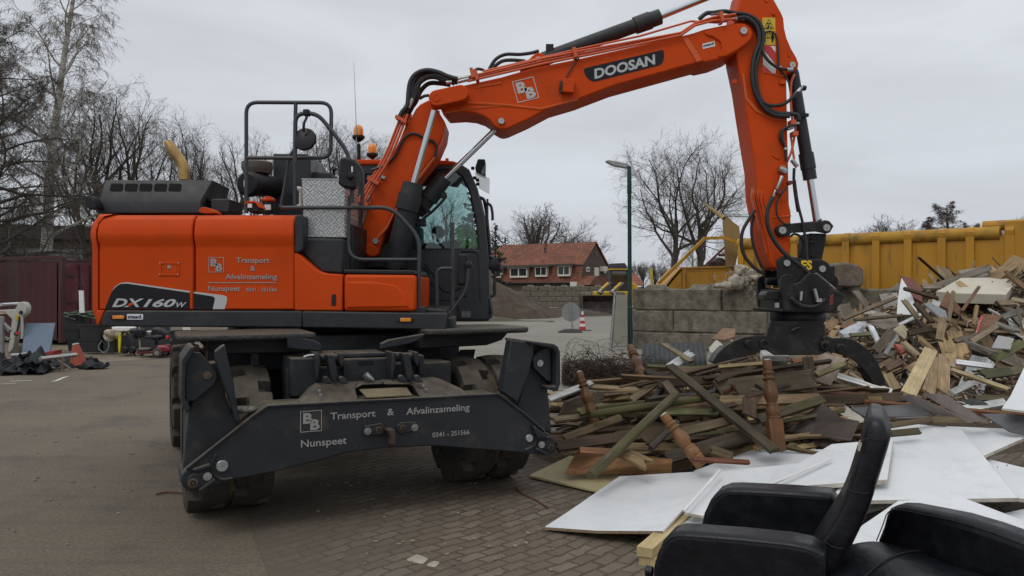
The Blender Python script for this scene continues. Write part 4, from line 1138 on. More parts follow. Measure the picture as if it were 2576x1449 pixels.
cpl=cpl.build('quick_coupler',WORN,EX,bevel=.008)
pin('G',471,619,DGN-.02,.058,cpl)
pin('G',672,652,DGN-.02,.058,cpl)
letters('lettering','ES','G',550,612,655,604,DGN-.003,YELLOWF,cpl,0,.04)
MB().tube(PO('G',DGN-.01,[(585,690),(640,680),(740,765)]),.008,6).build('edge_weld',STEEL,cpl)
gb=MB()
gb.prism(PO('G',DGN-.06,[(435,720),(445,690),(470,680),(505,690),(505,705),(495,720),(510,738),(545,728),(580,690),(600,675),(640,680),(690,730),(730,765),(745,775),(785,790),(800,810),(775,850),(745,880),(720,895),(450,890),(440,800)]),BACK*.06)
gb.prism(PO('G',DGN+.56,[(300,720),(310,700),(335,690),(350,700),(350,760),(500,770),(760,770),(780,800),(745,880),(320,885),(310,860)]),BACK*.06)
gb.prism(PO('G',DGN-.02,[(430,770),(760,775),(755,895),(430,892)]),BACK*.6)
gb.prism(PO('G',DGN+.0,[(345,800),(360,780),(440,778),(440,830),(345,830)]),BACK*.2)
gb.prism(PO('G',DGN-.04,[(318,875),(780,890),(752,903),(330,893)]),BACK*.25)
gb.tube(PO('G',DGN-.1,[(490,815),(530,850),(580,868),(640,862),(690,825)]),.02,8,smooth=4)
gb.prism(PO('G',DGN+.3,[(715,690),(750,690),(765,720),(755,760),(735,765),(740,720),(722,705)]),BACK*.1)
grap=gb.build('grapple',WORN,EX,bevel=.01)
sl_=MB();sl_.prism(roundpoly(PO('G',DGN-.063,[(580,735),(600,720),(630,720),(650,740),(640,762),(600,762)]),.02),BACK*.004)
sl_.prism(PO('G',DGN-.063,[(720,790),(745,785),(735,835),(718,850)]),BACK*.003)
sl_.build('slot_shade',mat('shadow_hole',(.006,.006,.006),.9),grap)  # dark plates on the solid face, coloured as the shade inside openings
MB().prism(PO('G',DGN-.0635,[(713,800),(735,792),(730,850),(708,862)]),BACK*.003).build('red_mark',mat('worn_red',(.13,.025,.015),.6),grap)
ff=MB();ff.tube(PO('G',DGN-.1,[(624,765),(640,825)]),.017,10);ff.tube(PO('G',DGN-.1,[(552,780),(548,830)]),.013,10)
ff.box(P('G',648,830,DGN-.1),(.05,.04,.03))
ff.prism(PO('G',DGN-.04,[(403,845),(425,845),(425,872),(403,872)]),BACK*.02)
ff.build('hose_fittings',STEEL,grap)
gc=P('G',530,900,7.33)
zz=lambda y:P('G',0,y,7.33).z
rt=MB().lathe(V((gc.x,7.33,0)),(0,0,1),[(zz(948),0),(zz(948),.245),(zz(938),.25),(zz(905),.25),(zz(892),.24),(zz(892),0)],40).build('rotator',BLACK,grap,ang=30)
MB().lathe(V((gc.x,7.33,0)),(0,0,1),[(zz(948)-.02,0),(zz(948)-.02,.235),(zz(948)-.005,.235),(zz(948)-.005,0)],40).build('flange',WORN,grap,ang=30)
DG2=7.02
bd=MB()
for dd in(0,.3):
 o=PO('G',DG2+dd,[(378,950),(670,945),(680,1010),(700,1050),(720,1085),(700,1120),(660,1140),(400,1142),(350,1110),(315,1085),(330,1060),(352,1035)])
 if dd==0:
  bd.prism(o,BACK*.03)
 else:
  bd.prism(o,BACK*.03)
bd.box(P('G',525,1035,DG2+.17),(.42,.26,.24))
body=bd.build('grapple_frame',WORN,grap,bevel=.006)
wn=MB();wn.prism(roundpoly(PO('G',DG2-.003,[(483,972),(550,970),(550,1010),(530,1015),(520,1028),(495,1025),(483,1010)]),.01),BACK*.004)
wn.build('slot_shade',MATS['shadow_hole'],grap)  # flat dark plate painted as the shade of an opening in the frame
MB().tube(PO('G',DG2-.01,[(495,1005),(520,990),(545,985)]),.012,6).build('cylinder_end',WORN,grap)
CLR=[(672,1040),(690,1030),(730,1045),(800,1043),(850,1055),(900,1085),(950,1130),(985,1180),(1015,1250),(1032,1312),(1000,1318),(955,1300),(935,1260),(900,1215),(850,1170),(800,1145),(740,1130),(690,1118)]
CLL=[(365,1050),(345,1030),(290,1030),(230,1038),(170,1060),(120,1090),(80,1130),(48,1182),(60,1192),(120,1175),(180,1160),(240,1148),(290,1135),(330,1110),(365,1095)]
for nm_,pts in(('claw',CLR),('claw',CLL)):
 cl=MB()
 for dd in(-.03,.03,.09,.15):
  cl.prism(PO('G',DG2+dd,pts),BACK*.03)
 tip=pts[7:11]if pts is CLR else pts[5:9]
 q=PO('G',DG2-.03,pts)
 if pts is CLR:
  cl.prism([q[5],q[6],q[7],q[8],q[9],q[10],q[12],q[13],q[14],q[15]],BACK*.6)if False else cl.prism([p+BACK*.012 for p in q[7:14]],BACK*.165)
 else:
  cl.prism([p+BACK*.012 for p in q[5:11]],BACK*.165)
 c_=cl.build(nm_,WORN,grap,bevel=.006)
bs=MB()
for x,y,q in((342,1078,.045),(687,1088,.045),(252,1080,.038),(775,1105,.045)):
 p=P('G',x,y,DG2-.035)
 bs.lathe(p+V((0,.03,0)),(0,-1,0),[(0,0),(0,q),(.035,q),(.04,q*.85),(.04,q*.5),(.0,q*.48),(0,0)],24)
bs.build('claw_pivot',WORN,grap,ang=30)
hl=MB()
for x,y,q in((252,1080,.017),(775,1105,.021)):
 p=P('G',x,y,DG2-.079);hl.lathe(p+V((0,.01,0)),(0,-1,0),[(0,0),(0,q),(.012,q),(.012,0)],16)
hl.build('pivot_shade',MATS['shadow_hole'],grap)  # dark discs on the solid pivots, shade of the bores put into colour
PB=Plane((-1.995,4.87,.38),V((.292+1.995,5.96-4.87,0)))
U,NV=PB.u,PB.n
MID=V((-.85,5.415,0))
def UV(u,v,z):return MID+U*u+NV*v+V((0,0,z))
RM=Matrix(((U.x,NV.x,0),(U.y,NV.y,0),(0,0,1)))
TR,TW=.515,.262
def tyre_mesh(c):
 """block-tread tyre: worn smooth crown with cut notches in both shoulders"""
 mb=MB();n=90
 prof=[(-.5,.60,0),(-.52,.72,0),(-.525,.84,0),(-.505,.93,1),(-.47,.98,1),(-.21,.997,1),(-.13,1.0,0),(.13,1.0,0),(.21,.997,1),(.47,.98,1),(.505,.93,1),(.525,.84,0),(.52,.72,0),(.5,.60,0)]
 vs=[];fs=[];k=len(prof)
 for i in range(n):
  a=2*math.pi*i/n
  for j,(t,r,nt_)in enumerate(prof):
   ph=i+(4 if t>0 else 0)
   cut=.15 if(nt_ and ph%9<2)else 0
   if nt_ and abs(t)==.21 and ph%9==0:cut=.10
   rr=(r-cut)*TR
   vs.append(c+U*(t*TW)+NV*(math.cos(a)*rr)+V((0,0,math.sin(a)*rr)))
 for i in range(n):
  for j in range(k-1):
   i2=(i+1)%n
   fs.append((i*k+j,i2*k+j,i2*k+j+1,i*k+j+1))
 return mb.add(vs,fs)
def wheel(u,v,inner):
 s=1 if u>0 else-1
 hub=MB().lathe(UV(u-s*.25,v,TR),U*s,[(0,0),(0,.2),(.12,.22),(.2,.16),(.5,.14),(.52,0)],24).build('wheel',FRAMEG,EX,ang=30)
 for du in(-.15,.15):
  c=UV(u+du,v,TR)
  tyre_mesh(c).build('tyre',RUBBER,hub,ang=32)
  rim=MB().lathe(c-U*TW*.48,U,[(0,0),(0,.20),(0,.31),(.02,.315),(TW*.5,.29),(TW*.94,.315),(TW*.96,.31),(TW*.96,.18),(TW*.8,.12),(TW*.8,0)],32)
  rim.build('rim',FRAMEG,hub,ang=30)
 MB().lathe(UV(u-.03,v,TR),U,[(0,.3),(0,.47),(.06,.47),(.06,.3)],40).build('spacer_ring',mat('dried_mud_ring',(.13,.095,.06),.9,var=.3),hub,ang=30)
for v in(.80,3.35):
 wheel(-1.0,v,True);wheel(1.0,v,True)
chs=MB()
chs.box(UV(0,2.1,.82),(.95,2.9,.36),RM)
chs.box(UV(0,.80,.58),(1.7,.3,.3),RM)
chs.box(UV(0,3.35,.58),(1.7,.3,.3),RM)
chs.box(UV(0,2.15,1.09),(1.5,2.3,.26),RM)
chs.box(UV(0,.55,.86),(1.25,.25,.34),RM)
chs.build('chassis',FRAMEG,EX,bevel=.015)
for sgn in(-1,1):
 pf=[UV(sgn*u,v,1.235)for u,v in((.42,.42),(1.22,.42),(1.30,.45),(1.34,.52),(1.34,1.02),(1.30,1.10),(.42,1.12))]
 pl_=MB().prism(pf,(0,0,.045))
 plat=pl_.build('fender_platform',mat('tread_plate',(.045,.043,.040),.6,spec=.3,var=.2,bump=.9,bscale=45,dust=(.15,.125,.09),dustamt=.6),EX,bevel=.018,segs=3)
 MB().prism([UV(sgn*u,1.42,z)for u,z in((.42,1.22),(1.08,1.22),(1.08,.62),(.42,.5))],NV*.02).build('shade_plate',BLACK,plat)  # added black plate standing in for the shade behind the tyre
 bw=MB().prism([UV(sgn*u,.60,z)for u,z in((.42,1.235),(1.2,1.235),(1.14,1.17),(1.0,1.13),(.42,1.12))],NV*.5)
 bw.build('fender_bowl',BLACK,plat,bevel=.01)
bkt=MB()
bkt.prism(PB.poly('C',[(912,112),(1120,152),(1170,182),(1180,240),(1085,232),(915,215)],.42),NV*.06)
bkt.prism(PB.poly('D',[(605,110),(560,150),(480,182),(265,222),(270,180),(330,150),(590,105)],.42),NV*.06)
bkt.prism(PB.poly('C',[(1085,232),(1180,236),(1180,262),(1085,256)],.42),NV*.1)
bkt.build('fender_bracket',FRAMEG,EX,bevel=.01)
flap=MB().prism(PB.poly('D',[(870,225),(980,222),(960,320),(850,270)],.9),NV*.02);flap.build('mud_flap',BLACK,EX)
xf=MB()
xf.prism(PB.poly('U',[(155,430),(580,425),(600,850),(400,1090),(155,1075)],.30),NV*.35)
xf.prism(PB.poly('U',[(1030,440),(1800,420),(1800,830),(1030,850)],.34),NV*.12)
xf.prism(PB.poly('U',[(700,350),(1740,325),(1800,352),(1800,400),(1030,425),(700,440)],.40),NV*.3)
xf.prism(PB.poly('U',[(2300,365),(2400,375),(2402,720),(2300,720)],.32),NV*.3)
xf=xf.build('support_frame',FRAMEG,EX,bevel=.012)
sl_=MB().prism(roundpoly(PB.poly('U',[(1270,475),(1550,470),(1552,535),(1275,545)],.336),.03),NV*.004);sl_.build('slot_shade',MATS['shadow_hole'],xf)  # dark plate on the frame, its colour imitates shade within an opening
MB().tube([PB.at('U',x,y,.34)for x,y in((370,410),(470,378),(720,372))],.011,8,smooth=2).build('bright_pipe',CHROME,xf)
MB().tube([PB.at('U',x,y,.34)for x,y in((1790,347),(2000,342))],.009,8).build('bright_pipe',CHROME,xf)
MB().tube([PB.at('U',x,y,.28)for x,y in((1400,690),(1450,745),(1530,800))],[.026,.03,.02],10).build('hose_fitting',STEEL,xf)
lnk=MB()
for x0 in(0,1265):
 yo=-22 if x0 else 0
 for pts,off,th in(([(600,350),(645,348),(660,500),(600,820),(560,640)],.22,.2),([(975,345),(1030,345),(1055,450),(1020,600),(960,480)],.22,.18)):
  lnk.prism(PB.poly('U',[(x+x0,y+yo)for x,y in pts],off),NV*th)
 a_,b_=PB.at('U',640+x0,430+yo,.30),PB.at('U',1000+x0,425+yo,.30)
 lnk.cyl(a_,b_,.034,n=20)
 lnk.prism(PB.poly('U',[(765+x0,370+yo),(870+x0,370+yo),(905+x0,480+yo),(955+x0,800+yo),(940+x0,830+yo),(860+x0,828+yo),(835+x0,760+yo),(790+x0,500+yo)],.18),NV*.1)
 for dx in(0,265):
  lnk.prism(PB.poly('U',[(712+x0+dx,760+yo),(740+x0+dx,735+yo),(775+x0+dx,735+yo),(860+x0+dx,850+yo),(800+x0+dx,860+yo),(715+x0+dx,850+yo)],.12),NV*.06)
lnk.build('lift_link',FRAMEG,EX,bevel=.008)
beam_pts=[('C',105,1215),('C',118,1165),('C',150,1125),('C',545,812),('C',640,735),('C',765,650),('D',1145,560),('D',1185,582),('D',1340,700),('D',1500,838),('D',1560,880),('D',1588,920),('D',1588,975),('D',1560,1012),('D',1500,1022),('D',1330,1002),('D',670,950),('D',300,965),('D',150,985),('D',0,1002),('C',1150,1062),('C',800,1150),('C',510,1205),('C',240,1295),('C',170,1290),('C',125,1262)]
beam=MB().prism([PB.at(r,x,y)for r,x,y in beam_pts],NV*.30).build('stabiliser_beam',FRAMEG,EX,bevel=.009)
ef=MB().tube([PB.at(r,x,y,-.006)for r,x,y in beam_pts[2:10]],.012,6);ef.build('edge_flange',FRAMEG,beam)
hmp=MB()
HC=lambda pts:[PB.at('C',x,y,.05+(632-y)/165*.22)for x,y in pts]
HD=lambda pts:[PB.at('D',x,y,.05+(585-y)/145*.22)for x,y in pts]
hmp.prism(HC([(1000,632),(1130,482),(1450,468),(1428,520),(1455,615)]),NV*.12)
hmp.prism(HC([(1450,468),(1700,458),(1700,482),(1480,492),(1428,520)]),NV*.12)
hmp.prism(HD([(290,460),(690,440),(720,446),(875,517),(940,572),(560,580),(515,500),(480,487),(290,487)]),NV*.12)
hmp.prism(PB.poly('C',[(1428,600),(1700,590),(1700,612),(1428,620)],.2),NV*.1)
hump=hmp.build('pivot_housing',FRAMEG,EX,bevel=.01)
MB().prism([PB.at('U',x,y,o)+V((0,0,.012))for x,y,o in((1300,1052,.14),(2190,1085,.05),(1430,1125,.05))]+[PB.at('U',2060,1000,.16)+V((0,0,.012))],V((0,0,-.012))).build('cover_plate',mat('dry_mud',(.17,.135,.08),.9,var=.25,bump=.3),hump)if False else None
cv=MB();o1=PB.at('U',1430,1115,.03);o2=PB.at('U',2190,1078,.03)
cv.prism([o1+V((0,0,.006)),o2+V((0,0,.006)),o2+NV*.13+V((0,0,.045)),o1+NV*.13-U*.02+V((0,0,.045))],(0,0,.012));cv.build('cover_plate',mat('dry_mud',(.17,.135,.08),.9,var=.25,bump=.3),hump,bevel=.004)
blt=MB()
for x,y in((632,975),(655,1045),(2372,893),(2420,955)):
 p=PB.at('U',x,y,.045+(1110-y)/370*.22 if x<1500 else .045+(1040-y)/320*.22);blt.lathe(p+NV*.01,NV*-1,[(0,0),(0,.013),(.012,.013),(.013,0)],6)
for r,x,y in(('D',165,838),('D',520,810),('C',310,1180),('D',1477,940)):
 p=PB.at(r,x,y,-.012);blt.lathe(p,NV*-1,[(0,0),(0,.026),(.008,.026),(.008,.014),(.018,.013),(.018,0)],16)
blt.build('bolt',STEEL,beam,ang=30)
pb_=MB()
for r,x,y,q in(('C',420,1100,.036),('D',1383,890,.029)):
 p=PB.at(r,x,y);pb_.lathe(p+NV*.01,NV*-1,[(0,0),(0,q),(.022,q),(.026,q*.9),(.026,q*.14),(.012,q*.12),(.012,0)],28)
pb_.build('pin',mat('zinc_pin',(.40,.41,.41),.38,.7,var=.1,spots=(.2,.17,.14),spotamt=.4,spotscale=12),beam,ang=30)
rs=MB()
for r,x,y,q in(('C',200,1230,.019),('D',1545,960,.015),('D',250,828,.015),('D',430,812,.013)):
 p=PB.at(r,x,y,-.012);rs.lathe(p,NV*-1,[(0,0),(0,q*1.7),(.01,q*1.6),(.012,q),(.002,q*.9),(.002,q*.5),(.014,q*.4),(.014,0)],20)
rs.build('bushing',mat('rusty_bush',(.10,.07,.05),.6,.4,var=.4),beam,ang=30)
lgp=MB()
for pts in([('D',138,800),('D',270,780),('D',298,805),('D',298,845),('D',270,872),('D',140,868)],[('D',540,770),('D',425,772),('D',388,800),('D',388,840),('D',420,862),('D',545,825)]):
 lgp.prism([PB.at(r,x,y,-.014)for r,x,y in pts],NV*.02)
for pts in([('C',150,1230),('C',160,1195),('C',195,1165),('C',330,1150),('C',345,1200),('C',260,1265),('C',195,1280)],[('D',1455,905),('D',1540,920),('D',1575,950),('D',1560,990),('D',1520,985),('D',1450,950)]):
 lgp.prism([PB.at(r,x,y,-.014)for r,x,y in pts],NV*.02)
lgp.build('lug_plate',FRAMEG,beam,bevel=.005)
rbs=MB()
for pts in([('C',195,1130),('C',330,1085),('C',340,1110),('C',215,1150)],[('C',240,1285),('C',365,1195),('C',372,1220),('C',265,1300)],[('D',1410,800),('D',1440,810),('D',1545,900),('D',1450,895)],[('D',1455,870),('D',1550,885),('D',1550,900),('D',1450,890)],[('D',1450,965),('D',1530,1010),('D',1515,1020),('D',1440,985)]):
 rbs.prism([PB.at(r,x,y,-.035)for r,x,y in pts],NV*.04)
for pts in([('C',375,1010),('C',345,1090),('C',365,1170),('C',420,1205),('C',500,1195)],[('D',1425,800),('D',1440,880),('D',1420,950),('D',1350,985)]):
 rbs.tube([PB.at(r,x,y)for r,x,y in pts],.012,6,smooth=3)
rbs.build('stiffener',FRAMEG,beam,bevel=.006)
hk=MB().prism(PB.poly('D',[(308,825),(370,820),(382,870),(382,945),(340,950),(345,880)],-.09),NV*.09);hk.build('tow_hook',mat('rust_edged',(.06,.045,.038),.6,.3,var=.3,spots=(.16,.07,.03),spotamt=.7,spotscale=9),beam,bevel=.012)
def bl(s,r0,x0,r1,x1,y0,y1,h):
 a,b_=PB.at(r0,x0,y0,-.004),PB.at(r1,x1,y1,-.004)
 return MB().text(s,a,U,ZU,(b_-a).length,h,0,.012).build('lettering',DECALG,beam,recalc=False,smooth=False)
bl('Transport','C',1238,'D',226,752,728,.046)
bl('&','D',315,'D',364,720,720,.046)
bl('Afvalinzameling','D',458,'D',936,715,688,.047)
bl('Nunspeet','C',1015,'C',1360,962,940,.048)
bl('0341 - 251566','D',655,'D',936,886,868,.034)
o_=PB.at('C',1010,850,-.004);W_=(PB.at('C',1173,838,-.004)-o_).length
bb_logo(lambda u,v:o_+U*(W_*u)+V((0,0,.141*v)),DECALG,beam,ZU,U)
def leg(pts,guard,pad,brk,pinp,off,r):
 lg_=MB().prism(PB.poly(r,pts,off),NV*.16).build('stabiliser_leg',FRAMEG,EX,bevel=.01)
 MB().prism(PB.poly(r,guard,-.03),NV*.10).build('leg_guard',FRAMEG,lg_,bevel=.008)
 MB().prism(PB.poly(r,pad,off-.12),NV*.42).build('foot_pad',FRAMEG,lg_,bevel=.015,segs=3)
 bp2=MB()
 bp2.prism(PB.poly(r,brk,off-.06),NV*.03)
 bp2.prism(PB.poly(r,brk,off+.2),NV*.03)
 bp2.build('pad_bracket',FRAMEG,lg_,bevel=.006)
 p=PB.at(r,*pinp,off-.06)
 MB().lathe(p,NV*-1,[(0,0),(0,.026),(.01,.026),(.01,.013),(.016,.012),(.016,0)],20).build('pin',STEEL if r=='D' else MATS['rusty_bush'],lg_,ang=30)
leg([(120,1200),(165,690),(215,560),(295,330),(380,320),(455,600),(545,800),(300,1000),(280,1240)],[(368,240),(410,205),(443,186),(555,755),(522,775),(480,620),(368,300)],[(182,208),(212,200),(214,212),(148,330),(138,590),(182,670),(150,706),(112,620),(118,300)],[(180,240),(255,245),(330,330),(378,395),(382,430),(365,485),(210,612),(142,612),(142,330)],(308,415),.07,'C')
leg([(1300,650),(1390,300),(1425,270),(1520,480),(1535,600),(1556,862),(1480,815),(1380,735)],[(1252,150),(1412,172),(1424,190),(1418,262),(1385,400),(1300,622),(1182,540)],[(1376,155),(1575,180),(1605,200),(1622,240),(1625,480),(1603,542),(1525,525),(1530,500),(1590,500),(1592,250),(1570,215),(1380,178)],[(1412,290),(1440,262),(1520,203),(1548,205),(1555,470),(1520,458),(1420,360)],(1465,325),.05,'D')
CONC=mat('mossy_concrete',(.15,.132,.098),.93,var=.55,vscale=3.4,bump=1.0,bscale=20,spots=(.055,.054,.030),spotamt=.9,spotscale=2.6)
CONC2=mat('grey_concrete',(.160,.142,.110),.93,var=.5,vscale=4,bump=1.0,bscale=22,spots=(.070,.058,.042),spotamt=.85,spotscale=3.4)
def block(org,u,n,x0,x1,z0,z1,dep,m,stud=0,seed=0,rough=.022,nm='concrete_block'):
 mb=MB();nx,nz=10,4
 ins=.035
 rings=[]
 a,b_=x0+.008,x1-.008
 for k,(off,e)in enumerate(((0,ins),(ins,0),(dep-ins,0),(dep,ins))):
  ring=[]
  for i in range(nx):ring.append((a+e+(b_-a-2*e)*i/nx,z0+.004+e))
  for i in range(nz):ring.append((b_-e,z0+.004+e+(z1-z0-.008-2*e)*i/nz))
  for i in range(nx):ring.append((b_-e-(b_-a-2*e)*i/nx,z1-.004-e))
  for i in range(nz):ring.append((a+e,z1-.004-e-(z1-z0-.008-2*e)*i/nz))
  rings.append([org+u*x+n*off+V((0,0,z))for x,z in ring])
 mb.loft(rings)
 for i in range(stud):
  c=x0+(x1-x0)*(i+.5)/stud
  q=[(.30,0),(.19,.115)]
  mb.loft([[org+u*(c+sx*s_)+n*(dep/2+sy*s_*.75)+V((0,0,z1-.01+h))for sx,sy in((-1,-1),(1,-1),(1,1),(-1,1))]for s_,h in q])
 mb.jitter(rough,3.1,seed)
 return mb.build(nm,m,ang=40)
W0=P('Z',1590,724,20.5);W0.z=0
WU=V((.893,-.45,0)).normalized();WN=V((-WU.y,WU.x,0))
BL,BH,ZT=2.33,.565,1.585
cnt=('first','second','third','fourth','fifth','sixth','seventh')
sd=0
for c in range(3):
 z1=ZT-c*BH;x=0;k=0
 first=BL if c!=1 else BL*.47
 if c==2:first=BL*.95
 while k<6 and x<12.4:
  ln=first if k==0 else BL
  o=block(W0,WU,WN,x,x+ln,max(z1-BH,-.1),z1,.6,CONC if c==0 else CONC2,2 if c==0 else 0,sd)
  tag(o,'mossy concrete block, %s from the lamp post in the wall\'s %s course'%(cnt[k],('studded top','middle','bottom')[c]),'concrete block','concrete blocks of the near wall')
  x+=ln;k+=1;sd+=1
FW0=P('H',560,500,60);FW0.z=0;FU=V((1,-.06,0)).normalized();FN=V((.06,1,0)).normalized()
for c in range(4):
 x=-.65 if c%2 else 0;k=0
 while k<5:
  ln=1.3
  o=block(FW0,FU,FN,x,x+ln,1.74-(c+1)*.4,1.74-c*.4,.6,CONC2 if c else CONC,1 if c==0 else 0,sd,.008)
  tag(o,'far concrete block before the house, %s course down, %s from the left'%(cnt[c],cnt[k]),'concrete block','concrete blocks of the far wall')
  x+=ln;k+=1;sd+=1
YPAINT=mat('yellow_container_paint',(.43,.205,.010),.5,var=.12,vscale=2,bump=.06,bscale=60,spots=(.085,.052,.015),spotamt=.65,spotscale=3.2,stretch=(1,1,.16))
YDIRT=mat('grimy_yellow_rim',(.36,.19,.018),.7,var=.4,vscale=3,bump=.1,bscale=50,spots=(.06,.05,.02),spotamt=.8,spotscale=2.6)
ca,cb_=P('Z',1856,602,21.7),P('Z',2542,572,17.15)
ztop=2.95
ca.z=cb_.z=0
cu_=(cb_-ca).normalized();cn_=V((-cu_.y,cu_.x,0));CL=(cb_-ca).length
con=thing('yellow_container',tuple((ca+cb_)/2+cn_*1.2),'long yellow ribbed waste container with grimy rim behind the block wall','container')
mb=MB()
base=lambda t,n,z:ca+cu_*t+cn_*n+V((0,0,z))
wl_=.12
mb.loft([[base(t,n,z)for t,n in((0,0),(CL+3.5,0),(CL+3.5,2.4),(0,2.4))]for z in(.2,ztop-.2)],caps=False)
mb.loft([[base(t,n,z)for t,n in((.1,.1),(CL+3.4,.1),(CL+3.4,2.3),(.1,2.3))]for z in(.3,ztop-.2)],caps=False)
mb.add([base(0,0,.25),base(CL+3.5,0,.25),base(CL+3.5,2.4,.25),base(0,2.4,.25)],[(0,1,2,3)])
mb.build('side_panels',YPAINT,con)
rim=MB()
for n in(.05,2.35):
 rim.tube([base(0,n,ztop-.13),base(CL-.2,n,ztop-.13)],.155,12)
rim.build('rim',YDIRT,con,ang=60)
def along(px):
 a=V(((px-1288)/FOC,1,0));p=ca
 t=p.dot(cn_)/a.dot(cn_);q=a*t
 return(q-ca).dot(cu_)
for i,px in enumerate((1866,1925,2000,2130,2206,2286,2371,2442,2542)):
 t=along(px);wd=.17
 rb=MB()
 rb.prism([base(t-wd/2,-.09,.2),base(t+wd/2,-.09,.2),base(t+wd/2,.02,.2),base(t-wd/2,.02,.2)],(0,0,ztop-.25))
 pts=[base(t-wd/2,-.09+q[0],ztop-.1+q[1])for q in((0,-.1),(-.02,.02),(.02,.10),(.14,.14),(.26,.09),(.28,-.1))]
 rb.prism(pts,cu_*wd)
 rb.build('rib',YPAINT,con,bevel=.01)
ra=MB();ra.prism([base(CL-.1,-.06,.2),base(CL+3.5,-.06,.2),base(CL+3.5,-.06,ztop+.12),base(CL-.1,-.06,ztop+.12)],cn_*.1)
ra.tube([base(CL-.6,.3,ztop+.06),base(CL+3.5,.3,ztop+.06)],.12,10)
ra.build('raised_end',YPAINT,con,bevel=.01)
DS=22.3
sk_=thing('yellow_skip',tuple(P('S',700,1300,DS+1)*V((1,1,0))if False else(P('S',700,1300,DS+1).x,DS+1,0)),'low yellow skip with a sloping end and draw bar standing behind the block wall','skip')
mb=MB();sp_=[(100,1440),(395,1080),(400,1066),(1170,1050),(1170,1500),(100,1500)]
mb.prism(PO('S',DS,sp_),BACK*.08);mb.prism(PO('S',DS+1.9,sp_),BACK*.08)
mb.prism(PO('S',DS,[(100,1440),(395,1080),(420,1095),(130,1450)]),BACK*1.9)
mb.build('body',YPAINT,sk_,bevel=.01)
mb=MB();mb.prism(PO('S',DS-.05,[(385,1064),(1165,1046),(1165,1068),(400,1086)]),BACK*.15)
mb.prism(PO('S',DS-.05,[(395,1066),(412,1078),(185,1310),(168,1310)]),BACK*.15);mb.build('top_rail',YPAINT,sk_,bevel=.006)
MB().prism(PO('S',DS-.06,[(424,1090),(470,1088),(465,1440),(430,1440)]),BACK*.08).build('rib',YPAINT,sk_,bevel=.006)
MB().ring(PO('S',DS-.012,[(472,1112),(1160,1092),(1160,1440),(472,1440)]),PO('S',DS-.012,[(486,1126),(1150,1106),(1150,1430),(486,1430)]),BACK*.014).build('pressed_panel',YPAINT,sk_,bevel=.004)
MB().prism(PO('S',DS-.02,[(790,1310),(916,1308),(918,1350),(786,1352)]),BACK*.018).build('sign',mat('blue_sign',(.03,.06,.16),.5,var=.2),sk_)
a=P('S',806,1346,DS-.025);b_=P('S',908,1346,DS-.025)
MB().text('SEN',a,XR,ZU,b_.x-a.x,.10,0,.02).build('lettering',DECALW,sk_,recalc=False,smooth=False)
MB().tube(PO('S',DS-.4,[(80,1290),(735,655),(1010,648),(1170,712)]),.062,4).build('draw_bar',YPAINT,sk_,bevel=.004)
mb=MB();mb.tube(PO('S',DS+.5,[(720,1060),(1020,780)]),.036,4);mb.tube(PO('S',DS+.5,[(930,895),(1030,885)]),.04,6);mb.build('strut',mat('rust_brown',(.10,.05,.03),.8,var=.4),sk_)
rusty=mat('rusty_yellow_board',(.26,.165,.06),.8,var=.25,vscale=3,bump=.15,bscale=40,spots=(.12,.06,.025),spotamt=.8,spotscale=1.3,stretch=(1,1,.25))
mb=MB();q=PO('S',DS-.1,[(990,365),(1030,340),(1225,490),(1240,640),(1240,720),(1165,1060),(1040,1060),(1015,700)])
mb.prism(q,BACK*.06);tag(mb.build('steel_plate',rusty,bevel=.006),'tall rusty yellow steel flap standing upright at the end of the yellow container','steel flap')
mb=MB();mb.prism([P('S',705,140,DS+2.5),P('S',990,370,DS-.1),P('S',1030,340,DS-.1),P('S',760,165,DS+2.5)],(0,0,-.06));tag(mb.build('steel_gutter',rusty),'sloping grimy steel edge leaning over the yellow skip','steel edge')
rl=MB();random.seed(11)
for x,y,q in((840,1020,.42),(930,1000,.5),(1000,1015,.4),(1060,1030,.3)):
 c=P('S',x,y+40,DS+.8);q*=.45;rl.lathe(c-V((0,.2,0)),(0,1,0),[(0,0),(0,q),(.4,q),(.4,0)],14)
rl.jitter(.05,3,5)
tag(rl.build('scrap_load',mat('dark_scrap',(.05,.03,.032),.7,var=.6,vscale=5,spots=(.3,.28,.27),spotamt=.5,spotscale=5)),'dark red and grey scrap lying on top of the yellow skip','scrap')
tag(MB().tube([P('H',1748,500,24),P('H',1742,345,24)],.045,8).build('yellow_post',mat('pale_yellow',(.42,.36,.05),.6,var=.2)),'thin pale yellow post standing behind the block wall','post')
def blob(c,sx,sy,sz,seed,amt,nlat=14,nlon=22):
 mb=MB();rings=[]
 for i in range(nlat+1):
  t=math.pi*i/nlat
  rings.append([V((math.sin(t)**.6*math.cos(q)*sx,math.sin(t)**.6*math.sin(q)*sy,-math.cos(t)*sz))for q in[2*math.pi*j/nlon for j in range(nlon)]])
 mb.loft(rings)
 for i,p in enumerate(mb.v):
  n=p.normalized()if p.length>0 else V((0,0,1));q_=p*3.0+V((seed,0,0))
  p2=p+n*(noise.noise(q_)*amt+noise.noise(q_*3.1)*amt*.5)
  mb.v[i]=p2+V(c)
 return mb
bg_=P('N',1355,640,17.9);bg_.z=ZT
mb=MB();mb.prism([bg_+V((x,-.3,z))for x,z in((-.40,.05),(-.41,.4),(-.34,.56),(-.02,.60),(.27,.53),(.37,.44),(.37,.1),(.30,.03))],(0,.7,0))
tag(mb.build('wrapped_bale',mat('brown_packing_cloth',(.15,.115,.085),.95,var=.35,bump=.6,bscale=30,spots=(.23,.19,.15),spotamt=.6),bevel=.08,segs=3),'brown cloth wrapped bale lying on the block wall right of the grapple','bale')
wl0=P('S',1360,1180,19.2)
